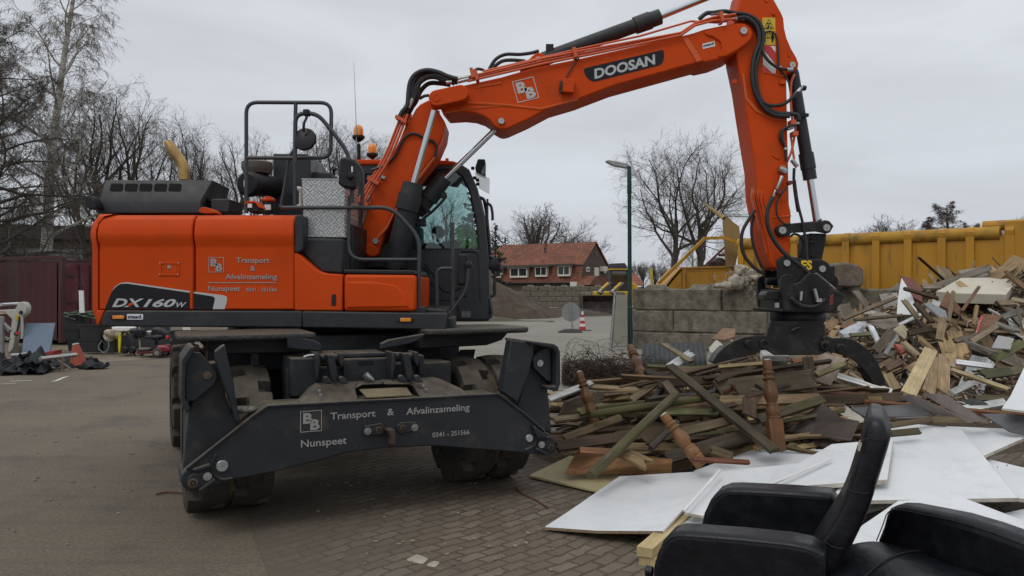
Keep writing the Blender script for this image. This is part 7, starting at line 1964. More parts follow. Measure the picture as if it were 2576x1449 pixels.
bd('broken_white_board','K',[(1040,475),(1052,330),(1080,175),(1120,240),(1170,330),(1215,475)],(11.7,11.8,11.9,11.8,11.7,11.6),.03,WMEL,'tall pointed white broken panel standing on top of the big heap','panel')
bd('thick_pale_door','K',[(1362,285),(1560,178),(2035,168),(1925,312),(1500,300)],(12.2,13.2,13.2,12.1,12.2),.16,mat('pale_door_face',(.50,.46,.36),.6,var=.1,vscale=2,spots=(.36,.30,.20),spotamt=.4),'thick pale broken door lying on top of the big heap','door')
bd('grey_board','K',[(1532,118),(1815,75),(1835,95),(2075,30),(2250,10),(2250,170),(1590,176)],(14.0,14.2,14.1,14.4,14.4,13.4,13.4),.04,WOOD,'weathered grey wooden board behind the pale door on top of the big heap','board',(.22,.195,.155))
bd('brown_board','K',[(1390,395),(1450,275),(1575,440),(1560,480)],(11.4,11.7,11.3,11.2),.03,WOOD,'reddish brown board standing on edge below the pale door','board',(.17,.085,.05))
bd('spotted_board','K',[(1672,635),(1740,468),(1905,480),(1780,600)],(10.6,11.1,11.1,10.7),.03,WOOD,'brown drawer front with a red dotted lining on the right of the big heap','board',(.18,.095,.05))
bd('red_dotted_cloth','K',[(1672,640),(1700,560),(1722,480),(1742,478),(1715,570),(1690,635)],(10.55,10.75,10.95,10.95,10.75,10.55),.01,mat('dotted_red',(.42,.03,.04),.6,var=.3,vscale=20,spots=(.7,.6,.6),spotamt=.9,spotscale=26),'red cloth strip with white dots on the edge of the drawer front','cloth')
bd('grey_blue_board','K',[(1262,385),(1300,368),(1440,440),(1450,510),(1400,505)],(11.3,11.4,11.0,10.9,11.0),.03,lam('grey_blue_laminate',(.20,.215,.22)),'grey blue board piece in the middle of the big heap')
bd('square_grey_board','K',[(1808,740),(1860,640),(1992,665),(1960,752)],(9.9,10.3,10.2,9.8),.02,lam('pale_grey_laminate',(.27,.26,.245)),'squarish pale grey board on the right of the big heap')
bd('tan_sheet','K',[(780,500),(890,445),(1035,480),(1060,570),(940,590),(850,555)],(10.9,11.3,11.2,10.8,10.7,10.8),.02,WOOD,'broad weathered tan sheet on the left slope of the big heap','board',(.20,.165,.125))
bd('pale_sheet','K',[(1012,590),(1090,545),(1135,600),(1110,670)],(10.6,10.8,10.7,10.4),.02,WOOD,'torn pale yellow sheet on the left slope of the big heap','board',(.35,.31,.20))
bd('torn_tan_sheet','J',[(1492,205),(1545,148),(1592,185),(1545,250),(1500,245)],(10.2,10.4,10.4,10.1,10.1),.02,CLAM,'torn cream sheet standing left of the left claw')
bd('brown_sheet','J',[(1505,140),(1590,60),(1690,65),(1680,125),(1600,150)],(12.5,13.0,12.8,12.5,12.4),.03,WOOD,'brown sheet leaning on the block wall behind the left claw','board',(.20,.12,.07))
bd('red_tray','K',[(1020,705),(1090,720),(1120,770),(1085,780)],(10.0,10.0,9.8,9.8),.04,mat('red_plastic',(.30,.06,.03),.5,var=.2),'small red plastic piece in the big heap','plastic piece')
bd('white_plastic_bag','K',[(590,640),(680,595),(760,560),(790,590),(730,650),(620,660)],(10.9,11.0,11.2,11.0,10.8,10.8),.06,mat('crumpled_plastic',(.42,.44,.47),.4,var=.3,bump=1,bscale=10),'crumpled white plastic in the left foot of the big heap','plastic')
big=[((1180,370),(1340,545),.13,DBROWN,'dark plank standing behind the grey blue board',11.2,10.9),((1095,352),(1215,510),.10,(.25,.19,.12),'tan plank leaning against the white broken panel',11.4,11.2),((1455,540),(1500,285),.07,(.26,.19,.11),'pointed tan splinter standing upright in the big heap',11.0,11.4),((1565,450),(1708,248),.06,(.15,.085,.05),'thin dark red stick pointing up beside the pale door',11.2,11.7),((1385,690),(1412,492),.13,(.28,.20,.115),'splintered tan stump standing in the middle of the big heap',10.2,10.6),((1660,560),(1690,400),.06,(.26,.17,.09),'thin pointed splinter beside the drawer front',10.9,11.2),((1095,262),(1380,345),.07,DBROWN,'dark stick lying across the top of the white broken panel',11.6,11.7),((690,518),(1090,480),.05,(.11,.085,.055),'long thin dark stick on the left slope of the big heap',10.8,10.9),((600,515),(1040,335),.07,(.14,.105,.07),'long brown stick slanting up the left slope beside the wall',11.6,12.1),((640,500),(900,380),.05,(.20,.15,.10),'pale brown stick slanting beside the long brown one',11.8,12.2),((830,570),(900,710),.09,(.50,.52,.55),'bluish white plank end left of the middle of the heap',10.5,10.1),((985,500),(1100,640),.12,(.40,.42,.44),'pale grey board under the white broken panel',11.2,10.7),((860,780),(1010,600),.16,(.11,.085,.06),'wide dark plank above the right claw',9.8,10.4),((1090,700),(1215,815),.10,(.26,.20,.12),'tan plank with a pale end above the broad timber',9.9,9.5),((1600,690),(1850,790),.14,(.165,.155,.13),'broad grey weathered plank on the right of the heap',10.1,9.6),((1830,540),(2030,620),.14,(.17,.155,.125),'grey plank under the drawer front, right of the heap',10.9,10.5),((1880,500),(2060,440),.12,(.18,.165,.14),'grey plank at the right edge below the pale door',11.3,11.6),((1640,700),(1860,560),.10,(.20,.15,.10),'brown plank under the square grey board',10.3,10.8),((1800,840),(2070,700),.16,(.13,.125,.06),'thick mossy beam at the right edge of the heap',9.7,10.1),((1710,960),(1990,930),.17,(.11,.105,.055),'dark mossy block of wood at the right of the heap',9.1,9.2),((1890,960),(2080,900),.14,(.12,.105,.06),'mossy square beam behind the right white panel',9.3,9.5),((940,800),(1040,640),.07,(.30,.31,.33),'grey white lath above the right claw',9.9,10.4),((470,600),(545,510),.16,(.25,.155,.085),'orange brown board end right of the rotator',11.6,11.9),((600,600),(700,525),.13,(.21,.115,.065),'reddish plank end right of the rotator',11.4,11.6),((660,640),(840,632),.07,(.20,.20,.11),'greenish lath on the left foot of the heap',10.6,10.7),((1830,385),(2000,378),.11,(.24,.18,.115),'broken slab edge under the pale door at the right',11.9,11.9),((1960,350),(2090,370),.10,(.30,.25,.16),'pale lath at the right edge under the door',12.0,12.0),((1240,250),(1400,250),.12,(.20,.175,.13),'grey slab end on the heap top behind the red board',13.0,13.2),((1120,630),(1330,590),.10,DBROWN,'dark plank in the hollow of the heap',10.6,10.7),((1500,690),(1700,640),.10,(.13,.10,.07),'brown plank in the right hollow of the heap',10.2,10.5)]
for a,b_,wd,col,lab,d0_,d1_ in big:
 PK('K',a,b_,wd*.72,.035,col,lab+'',d=(d0_,d1_),up=(random.uniform(-.3,.3),-.8,.55),ragged=.5)
random.seed(77)
KINDS=[(BROWN,'splintered brown plank scrap strewn over the big wood heap',60),(DBROWN,'dark brown broken lath strewn over the big wood heap',46),(PALE,'fresh pale splintered stick strewn over the big wood heap',44),(GREY,'weathered grey plank scrap strewn over the big wood heap',38),(GREEN,'mossy green plank scrap strewn over the big wood heap',14),(RBROWN,'reddish brown board scrap strewn over the big wood heap',30),(TAN,'tan chipboard scrap strewn over the big wood heap',42),(WHITE,'white board scrap strewn over the big wood heap',12)]
def hides(p):
 x,y=p.x/p.y*FOC+1288,724.5-(p.z-CAMH)/p.y*FOC
 return p.y<7.9 and((2040<x<2260 and 835<y<985)or(1780<x<1930 and 830<y<930))
def strew(n,col,lab,grp,xr_,yr_,lmax,hmin,jit=.35,wf=1.15,nm='wood_scrap',cat='wood scrap',axis=None):
 k=0;tries=0
 while k<n and tries<5000:
  tries+=1
  x,y=random.uniform(*xr_),random.uniform(*yr_);h=HZ(x,y)
  if h<hmin or y>W0.y+(x-W0.x)*WU.y/WU.x-.7:continue
  if abs(x/y*FOC+1288-1288)>1330:continue
  e_=.15;nrm=V((-(HZ(x+e_,y)-HZ(x-e_,y))/(2*e_),-(HZ(x,y+e_)-HZ(x,y-e_))/(2*e_),1)).normalized()
  nrm=(nrm+V((random.gauss(0,jit),random.gauss(-.15,jit),0))).normalized()
  t=nrm.orthogonal().normalized();t=Matrix.Rotation(random.uniform(0,6.28),3,nrm)@t
  if axis is not None:a_=random.gauss(*axis);t=V((math.cos(a_),math.sin(a_),random.gauss(.02,.06))).normalized();nrm=(nrm*.5+V((0,-.6,.5))).normalized()
  t=(t+V((0,0,random.gauss(0,.12 if axis is None else .03)))).normalized()
  if hides(V((x,y,h+.06))):continue
  Ln=random.uniform(.22 if axis is None else .6,lmax);wd=random.choice((.02,.025,.035,.04,.05,.06,.08,.11))*wf;th=random.choice((.012,.018,.025,.04))
  p=V((x,y,h+random.uniform(.02,.13 if axis is None else .22)))
  o=plank(p-t*Ln/2,p+t*Ln/2,wd,th,col,nrm,random.randint(0,99999),random.uniform(.1,1.3),MOSSY if col==GREEN else WOOD,nm)
  tag(o,lab,cat,grp);k+=1
for col,lab,n in KINDS:
 strew(n,col,lab,lab.replace('strewn','scraps').split(' scraps over')[0]+' pieces of the big heap',(4.2,10.2),(8.8,15.5),1.5,.12,.6)
for col,lab,n in((BROWN,'splintered brown lath strewn through the front heap',44),(DBROWN,'dark brown stick strewn through the front heap',40),(TAN,'tan wood scrap strewn through the front heap',18),(GREEN,'mossy lath strewn through the front heap',9),(PALE,'pale thin splinter strewn through the front heap',16)):
 strew(n,col,lab,lab.split(' strewn')[0]+' pieces of the front heap',(.5,3.4),(6.6,8.9),1.7,.10,.2,.95,'broken_lath','lath',(.28,.33))
random.seed(19)
BCOL=[(TAN,'broad tan board piece lying loose in the big wood heap'),((.42,.40,.34),'broad cream board piece lying loose in the big wood heap'),(GREY,'broad grey weathered board piece lying loose in the big wood heap'),(WHITE,'broad white board piece lying loose in the big wood heap'),(PALE,'broad pale yellow board piece lying loose in the big wood heap')]
k=0
while k<46:
 x,y=random.uniform(4.6,9.6),random.uniform(9.4,14.2);h=HZ(x,y)
 if h<.15:continue
 col,lab=BCOL[k%5];nrm=V((random.gauss(-.2,.35),random.gauss(-.55,.3),.8)).normalized();t=Matrix.Rotation(random.uniform(0,6.28),3,nrm)@nrm.orthogonal().normalized();Ln=random.uniform(.4,1.2)
 p=V((x,y,h+random.uniform(.05,.16)))
 tag(plank(p-t*Ln/2,p+t*Ln/2,random.uniform(.16,.40),.018,col,nrm,k*7,random.uniform(.1,.5),WOOD,'broad_board'),lab,'board',lab.split(' lying')[0]+'s of the big heap');k+=1
ISL=bpy.data.materials.new('splinter_mix');ISL.use_nodes=True
N_,L_=ISL.node_tree.nodes,ISL.node_tree.links
g_=N_.new('ShaderNodeNewGeometry');rp_=N_.new('ShaderNodeValToRGB');rp_.color_ramp.interpolation='LINEAR'
for i,(p_,c)in enumerate(((0,(.028,.019,.012)),(.3,(.075,.050,.030)),(.55,(.14,.098,.058)),(.75,(.27,.19,.11)),(.9,(.40,.30,.18)),(1,(.48,.46,.42)))):
 e_=rp_.color_ramp.elements[i]if i<2 else rp_.color_ramp.elements.new(p_)
 e_.position=p_;e_.color=(*c,1)
L_.new(g_.outputs['Random Per Island'],rp_.inputs[0]);L_.new(rp_.outputs[0],N_['Principled BSDF'].inputs['Base Color']);N_['Principled BSDF'].inputs['Roughness'].default_value=.85
fm=MB();random.seed(5)
for(x0,x1,y0,y1,n,lm)in((4.0,10.5,8.8,15.6,3200,.30),(.5,3.7,6.5,9.2,600,.22)):
 for k in range(n):
  x,y=random.uniform(x0,x1),random.uniform(y0,y1);h=HZ(x,y)
  if h<.07 or y>W0.y+(x-W0.x)*WU.y/WU.x-.5:continue
  if hides(V((x,y,h+.05))):continue
  t=V((random.gauss(0,1),random.gauss(0,1),random.gauss(0,.45))).normalized();s_=t.orthogonal().normalized();q=random.uniform(0,3.1);s_=Matrix.Rotation(q,3,t)@s_
  l_,w_,t_=random.uniform(.06,lm),random.uniform(.008,.045),random.uniform(.004,.018)
  c=V((x,y,h+random.uniform(.0,.10)));b_=t.cross(s_)
  fm.box(c,(l_,w_,t_),Matrix((t,s_,b_)).transposed())
o=fm.build('wood_chips',ISL,loc=(0,0,0),recalc=False,smooth=False);o['kind']='stuff';o['label']='fine splinters lying between the larger pieces of both wood heaps'
lt=MB();random.seed(31)
for k in range(90):
 x,y=random.uniform(700,2300),random.uniform(60,540);p=P('Z',0,0,1)
 g=G('Z',800+(x-700)*.38,1160+y*.52,.006)
 if g.y>7:continue
 l_=random.uniform(.006,.03);a=random.uniform(0,6.28)
 lt.box(g+V((0,0,.004)),(l_,l_*random.uniform(.3,.9),.006),Matrix.Rotation(a,3,'Z'))
for k in range(160):
 g=G('Z',random.uniform(20,900),930+500*random.random()**1.6,.003);a=random.uniform(0,6.28);l_=random.uniform(.005,.028)
 if g.x>-2.6:continue
 lt.box(g+V((0,0,.004)),(l_,l_*.6,.007),Matrix.Rotation(a,3,'Z'))
for k in range(120):
 g=G('Z',random.uniform(1390,1620),random.uniform(1120,1190),.006);a=random.uniform(0,6.28);l_=random.uniform(.01,.07)
 lt.box(g+V((0,0,.004)),(l_,.008,.006),Matrix.Rotation(a,3,'Z'))
o=lt.build('litter',mat('pale_chips',(.24,.20,.15),.9,var=.6,vscale=3));o['kind']='stuff'
b2=blob(PB.at('C',606,672,.12),.075,.06,.022,4,.03)
tag(b2.build('broken_stone',mat('speckled_stone',(.16,.14,.11),.95,var=.6,vscale=40,spots=(.4,.36,.3),spotamt=.6,spotscale=30),ang=60),'small speckled stone lying on the left shoulder of the stabiliser beam','stone')
sm_=MAT_ST=mat('pale_paver',(.36,.32,.26),.9,var=.2,bump=.4)
for pts,lab in(([(1262,782),(1335,745),(1410,775),(1370,808)],'larger of two pale stones let into the brick paving'),([(1390,815),(1440,786),(1483,795),(1450,828)],'smaller of two pale stones let into the brick paving')):
 q=[G('Z',515+x*.4-15*0,1094.8+y*.4,.012)for x,y in pts]
 tag(MB().prism(roundpoly(q,.02),(0,0,-.008)).build('pale_stone',sm_,bevel=.003),lab,'stone')
tag(MB().tube([G('D',x,y,.012)for x,y in((1282,1265),(1330,1308),(1420,1350),(1530,1420))],.006,6,smooth=3).build('rusty_rod',mat('thin_rust',(.12,.045,.028),.8,.3,var=.3)),'thin rusty rod lying on the bricks between excavator and panels','rod')
tag(MB().tube([G('Z',x,y,.012)for x,y in((392,1244),(420,1238),(455,1240))],.006,6,smooth=2).build('rusty_rod',MATS['thin_rust']),'short thin rusty rod on the asphalt beside the left tyre','rod')
def soft(pts,ext,name,parent,bev,m=LEATHER,sub=2):
 mb=MB().prism(pts,ext);o=mb.build(name,m,parent,bevel=bev,segs=5,ang=60);return o
def rel(pts,d):return PO('L',d,pts)
PC=Plane((.544,2.98,.5),(.906,-.423,0))
PC2=Plane((1.49,3.21,.5),(.537,-.843,0))
def soft(pts,ext,name,parent,bev,m=LEATHER):
 return MB().prism(pts,ext).build(name,m,parent,bevel=bev,segs=5,ang=60)
def cl_(pl,pts,off=0):return[pl.at('L',x,y,off)for x,y in pts]
c_=PC.at('L',850,1100,.45)
ch1=thing('armchair',(c_.x,c_.y,0),'black leather armchair with a high slanted back, standing among the white panels','armchair')
na=[(238,1180),(240,1080),(262,1000),(300,915),(345,868),(400,852),(480,855),(800,880),(1100,912),(1230,938),(1290,965),(1320,1010),(1318,1180),(1300,1420),(260,1420)]
soft(cl_(PC,na),PC.n*.15,'armrest',ch1,.04)
fa=[(545,810),(560,740),(600,655),(650,600),(710,578),(780,576),(1100,592),(1360,612),(1400,640),(1390,700),(1300,900),(1150,1060),(600,1060),(548,1000)]
soft(cl_(PC,fa,.72),PC.n*.15,'armrest',ch1,.04)
seat=[(440,960),(470,845),(490,806),(530,797),(585,815),(700,848),(760,890),(1150,908),(1300,960),(1300,1100),(440,1100)]
soft(cl_(PC,seat,.69),PC.n*-.5,'seat',ch1,.05)
def backrest(cs,yc,wid,name,parent):
 rings=[]
 for(x0,y0),(x1,y1),wf in cs:
  a,b_=PC.at('L',x0,y0,yc),PC.at('L',x1,y1,yc);W2=wid*wf/2;n=24;ring=[]
  c=(a+b_)/2;h=(b_-a)/2
  for k in range(n):
   t=2*math.pi*k/n;ct,st=math.cos(t),math.sin(t)
   ring.append(c+h*math.copysign(abs(ct)**.45,ct)+PC.n*W2*math.copysign(abs(st)**.45,st))
  rings.append(ring)
 o=MB().loft(rings).build(name,LEATHER,parent,ang=70)
 s_=o.modifiers.new('sub','SUBSURF');s_.levels=1;s_.render_levels=2
 return o
def seamline(pl,pts,off,parent):MB().tube([p-pl.n*.002 for p in cl_(pl,pts,off)],.0024,5,smooth=4).build('seam',SEAM,parent)
BW=.46
backrest([((1195,1010),(1410,1120),.9),((1225,925),(1447,985),1),((1335,760),(1535,800),1),((1430,620),(1608,650),1),((1478,480),(1662,470),1),((1522,340),(1708,322),1),((1545,272),(1738,218),1),((1556,205),(1742,185),.98),((1577,128),(1728,145),.95),((1598,78),(1700,100),.88),((1612,64),(1680,78),.7)],.43,BW,'backrest',ch1)
seamline(PC,[(1545,282),(1590,262),(1640,268),(1700,262)],.43-BW/2-.001,ch1)
seamline(PC,[(300,940),(345,893),(400,876),(480,879),(800,904),(1100,936),(1230,964),(1285,990)],0,ch1)
seamline(PC,[(600,682),(650,627),(710,602),(780,600),(1100,616),(1360,636)],.72,ch1)
bs_=MB();bs_.cyl((c_.x,c_.y,.02),(c_.x,c_.y,.35),.05,n=12)
for k in range(5):
 a=2*math.pi*k/5;bs_.tube([(c_.x,c_.y,.08),(c_.x+math.cos(a)*.3,c_.y+math.sin(a)*.3,.03)],.03,6)
bs_.build('swivel_base',BLACK,ch1)
MB().lathe(PC.at('L',240,1100,.07),PC.u*-1,[(0,0),(0,.02),(.025,.022),(.032,0)],12).build('lever_knob',BLACK,ch1)
MB().prism(cl_(PC,[(1532,285),(1550,272),(1556,300),(1542,345),(1530,335)],.43-BW/2-.004),PC.n*.01).build('torn_corner',mat('torn_foam',(.42,.38,.30),.9,var=.3),ch1)
c2_=PC2.at('L',2200,1100,-.3)
ch2=thing('armchair',(c2_.x,c2_.y,0),'black leather armchair cut off by the lower right corner of the photo','armchair')
fa2=[(1632,960),(1640,900),(1672,820),(1690,750),(1712,705),(1750,688),(1820,690),(1950,715),(2150,755),(2350,815),(2600,905),(2760,985),(2800,1300),(1640,1300)]
soft(cl_(PC2,fa2),PC2.n*.14,'armrest',ch2,.04)
prof=spline(cl_(PC2,[(1560,1120),(1575,1010),(1600,940),(1640,908),(1720,915),(1900,960),(2100,1040),(2260,1090),(2500,1160)],-.005),[0]*9,5)[0]
rows=[]
for j in range(9):
 t=j/8
 rows.append([p-PC2.n*.5*t-V((0,0,.09*t**2.5-.025*math.sin(math.pi*t)))for p in prof])
rows.append([V((p.x,p.y,.1))for p in rows[-1]])
o=MB().loft(rows,caps=False,closed=False).build('seat',LEATHER,ch2,ang=80);s_=o.modifiers.new('thick','SOLIDIFY');s_.thickness=.02;s_=o.modifiers.new('sub','SUBSURF');s_.levels=1;s_.render_levels=2
MB().tube([r_[26]+V((0,0,.004))for r_ in rows[:-1]],.003,5).build('seam',SEAM,ch2)
seamline(PC2,[(1650,905),(1690,805),(1715,738),(1750,714),(1820,715),(1950,740),(2150,782),(2350,844),(2600,937)],0,ch2)
for pts in([(1466,578),(1510,598),(1560,606),(1600,603)],[(1318,905),(1360,935),(1400,950),(1440,952)]):seamline(PC,pts,.43-BW/2-.001,ch1)
BARK=mat('grey_bark',(.060,.050,.040),.95,var=.4,vscale=7,bump=.6,bscale=30,stretch=(1,1,.3),spots=(.055,.06,.035),spotamt=.5,spotscale=2)
BIRCH=mat('birch_bark',(.42,.40,.35),.85,var=.25,vscale=5,bump=.3,bscale=20,stretch=(.6,.6,3),spots=(.035,.03,.028),spotamt=.95,spotscale=4)
TWIG=mat('twigs',(.098,.082,.068),.95,var=.35)
TWIG2=mat('reddish_twigs',(.105,.080,.064),.95,var=.35)
LEAFY=mat('catkin_twigs',(.085,.068,.038),.95,var=.4)
def twig(vs,fs,p,q,r):
 d=q-p
 a=d.orthogonal().normalized()*r;b_=d.cross(a).normalized()*r
 o=len(vs)
 vs+=[p+a,p-a*.5+b_*.87,p-a*.5-b_*.87,q]
 fs+=[(o,o+1,o+3),(o+1,o+2,o+3),(o+2,o,o+3)]
def grow_tree(seed,h,r,kind):
 rng=random.Random(seed)
 K=dict(birch=dict(th=.95,tr=.02,nlimb=30,start=.2,lang=(30,55),llen=(.17,.33),up1=.09,n2=11,a2=(25,55),l2=.45,n3=8,l3=.42,n4=5,n5=1,l4=.6,droop=(.0,.0,-.22,-.55),wig=(.04,.10,.18,.22),tw=.0046),oak=dict(th=.46,tr=.035,nlimb=8,start=.5,lang=(14,74),llen=(.44,.62),up1=.16,n2=11,a2=(28,58),l2=.50,n3=8,l3=.44,n4=5,n5=1,l4=.6,droop=(.0,.06,.05,.05),wig=(.06,.16,.20,.22),tw=.0042,s2=.22),bush=dict(th=.60,tr=.03,nlimb=11,start=.18,lang=(14,40),llen=(.38,.60),up1=.14,n2=9,a2=(25,50),l2=.46,n3=7,l3=.46,n4=3,n5=1,l4=.6,droop=(.0,.10,.10,.10),wig=(.08,.14,.20,.24),tw=.0043,s2=.25),larch=dict(th=.95,tr=.01,nlimb=40,start=.06,lang=(62,98),llen=(.40,.58),up1=.0,n2=14,a2=(35,70),l2=.34,n3=8,l3=.42,n4=5,n5=1,l4=.5,droop=(.0,.02,-.04,-.10),wig=(.02,.13,.2,.3),tw=.0050),round=dict(th=.42,tr=.02,nlimb=14,start=.45,lang=(8,78),llen=(.52,.60),up1=.10,n2=11,a2=(25,52),l2=.44,n3=8,l3=.46,n4=3,n5=1,l4=.5,droop=(.0,.1,.1,.1),wig=(.04,.12,.18,.22),tw=.011,s2=.2))[kind]
 wood,tv,tf=MB(),[],[]
 def path(p,d,L,n,wig,droop):
  pts=[p.copy()];d=d.normalized()
  for i in range(n):
   d=(d+V((rng.gauss(0,wig),rng.gauss(0,wig),rng.gauss(0,wig)))+V((0,0,droop))).normalized()
   pts.append(pts[-1]+d*(L/n))
  return pts
 def at(pts,t):
  f=t*(len(pts)-1);i=min(int(f),len(pts)-2)
  return pts[i].lerp(pts[i+1],f-i),(pts[i+1]-pts[i]).normalized()
 def turn(d,ang,az):
  o=d.orthogonal().normalized()
  return Matrix.Rotation(az,3,d)@(Matrix.Rotation(ang,3,o)@d)
 trunk=path(V((0,0,-.1)),V((rng.gauss(0,.02),rng.gauss(0,.02),1)),h*K['th'],14,K['tr'],.02)
 wood.tube(trunk,[max(r*(1-(.88 if K['th']>.8 else .5)*(i/14)**1.1),.02)*(1.25 if i==0 else 1)for i in range(15)],9)
 az=rng.uniform(0,6.28)
 for k in range(K['nlimb']):
  t=K['start']+(1-K['start'])*((k+rng.random())/K['nlimb'])**.9
  t=min(t,.995)
  p,d=at(trunk,t);az+=2.4+rng.gauss(0,.4)
  ang=R(rng.uniform(*K['lang']))*(1.15-.5*t)
  taper=(1-.72*((t-K['start'])/(1-K['start'])))if kind in('birch','larch')else(1-.35*t)
  L1=h*rng.uniform(*K['llen'])*taper
  r1=max(r*((1-.85*t)*.42 if K['th']>.8 else .46*rng.uniform(.7,1.1)),.018)
  l1=path(p,turn(d,ang,az),L1,7,K['wig'][1],K['droop'][1]+K['up1']*.3)
  wood.tube(l1,[r1*(1-.8*i/7)for i in range(8)],5)
  for k2 in range(K['n2']):
   s2=K.get('s2',.18);t2=s2+(.98-s2)*(k2+rng.random())/K['n2'];p2,d2=at(l1,min(t2,.99))
   L2=L1*K['l2']*rng.uniform(.6,1.15)*(1.15-.5*t2)
   r2=r1*(1-.8*t2)*.36+.004
   l2=path(p2,turn(d2,R(rng.uniform(*K['a2'])),rng.uniform(0,6.28)),L2,4,K['wig'][2],K['droop'][2])
   wood.tube(l2,[r2*(1-.7*i/4)for i in range(5)],3,caps=False)
   for k3 in range(K['n3']):
    t3=.15+.85*(k3+rng.random())/K['n3'];p3,d3=at(l2,min(t3,.99))
    L3=L2*K['l3']*rng.uniform(.6,1.2)
    l3=path(p3,turn(d3,R(rng.uniform(20,60)),rng.uniform(0,6.28)),L3,2,K['wig'][3],K['droop'][3])
    twig(tv,tf,l3[0],l3[1],K['tw']*1.7);twig(tv,tf,l3[1],l3[2],K['tw']*1.3)
    for k4 in range(K['n4']):
     p4,d4=at(l3,rng.uniform(.1,.98));L4=max(L3*K['l4'],.18)*rng.uniform(.6,1.4)
     e_=(turn(d4,R(rng.uniform(15,55)),rng.uniform(0,6.28))+V((0,0,K['droop'][3]))).normalized()
     twig(tv,tf,p4,p4+e_*L4,K['tw'])
     for k5 in range(K['n5']):
      p5=p4+e_*L4*rng.uniform(.2,.8)
      twig(tv,tf,p5,p5+(turn(e_,R(rng.uniform(20,60)),rng.uniform(0,6.28))+V((0,0,K['droop'][3]))).normalized()*L4*rng.uniform(.4,.8),K['tw']*.8)
 zm=max(p.z for p in tv)
 f_=h/zm
 for q in(wood.v,tv):
  for i,p in enumerate(q):q[i]=V((p.x*f_,p.y*f_,p.z*f_))
 cr=MB();cr.v=tv;cr.f=tf
 return wood,cr
PROTO={}
def tree(name,kind,seed,h,r,loc,label,bark=BARK,tw=TWIG,rot=0.0,group=None,scale=1.0,sx=1.0):
 key=(kind,seed,bark.name,tw.name)
 if key not in PROTO:
  wd,cr=grow_tree(seed,h,r,kind)
  root=thing(name,(0,0,0),label,'tree',group)
  wd.build('trunk',bark,root,ang=60,recalc=False)
  cr.build('crown',tw,root,recalc=False,smooth=False)
  PROTO[key]=(root,h)
 else:
  root=copy_tree(PROTO[key][0]);root['label']=label
  if group:root['group']=group
  elif 'group' in root:del root['group']
 s_=h/PROTO[key][1]
 root.location=loc;root.rotation_euler=(0,0,rot);root.scale=(s_*sx,s_*sx,s_)
 return root
def TX(px,d):return(px-1288)/FOC*d
def TH(py,d):return CAMH+(724.5-py)/FOC*d
GR='bare trees behind the yard'
t=tree('birch_tree','birch',1,17.5,.21,(TX(100,32),32,0),'tall bare birch with pale trunk at the left edge of the yard',BIRCH,TWIG2,.3,sx=1.3);t.rotation_euler=(0,.035,.3)
tree('larch_tree','larch',2,10.5,.24,(TX(-40,25),25,0),'dark bare tree cut off by the left edge, its long branches reaching in',BARK,TWIG,1.0)
tree('larch_tree','larch',2,11,.24,(TX(-60,29),29,0),'dark bare tree further back at the left edge, behind the reaching branches',BARK,TWIG,3.3)
tree('bare_tree','bush',3,TH(300,37),.17,(TX(222,37),37,.3),'bare tree right behind the pale birch, half hidden by it',rot=.4,group=GR)
tree('bare_tree','oak',4,TH(215,38),.21,(TX(296,38),38,.3),'tallest bare tree left of the exhaust pipe',rot=1.3,group=GR)
tree('bare_tree','bush',3,TH(245,39),.17,(TX(352,39),39,.3),'slim bare tree left of the exhaust, beside the tallest one',rot=2.2,group=GR)
tree('bare_tree','oak',5,TH(300,42),.17,(TX(432,42),42,.4),'bare tree directly behind the exhaust pipe',rot=.9,group=GR)
tree('bare_tree','bush',6,TH(312,42),.15,(TX(505,42),42,.4),'bushy bare tree just right of the exhaust pipe',rot=3.0,group=GR)
tree('bare_tree','bush',3,TH(330,46),.15,(TX(570,46),46,.5),'bare tree between the exhaust pipe and the handrail',rot=4.0,group=GR)
tree('bare_tree','bush',6,TH(362,48),.14,(TX(655,48),48,.5),'small bare tree seen through the left half of the handrail',rot=1.1,group=GR)
tree('bare_tree','oak',4,TH(300,46),.2,(TX(812,46),46,.5),'bare tree seen behind the round mirror',rot=4.6,group=GR)
tree('bare_tree','bush',6,TH(372,52),.14,(TX(735,52),52,.5),'small bare tree seen left of the round mirror',rot=5.2,group=GR)
tree('bare_tree','oak',5,TH(330,48),.17,(TX(890,48),48,.5),'bare tree behind the orange beacons',rot=2.9,group=GR)
tree('bare_tree','bush',3,TH(470,60),.14,(TX(1130,60),60,0),'bare tree seen through the cab window',rot=2.0,group=GR)
tree('bare_tree','bush',6,TH(430,30),.14,(TX(20,36),36,.2),'dense bare tree at the left edge under the long branches',rot=.2,group=GR)
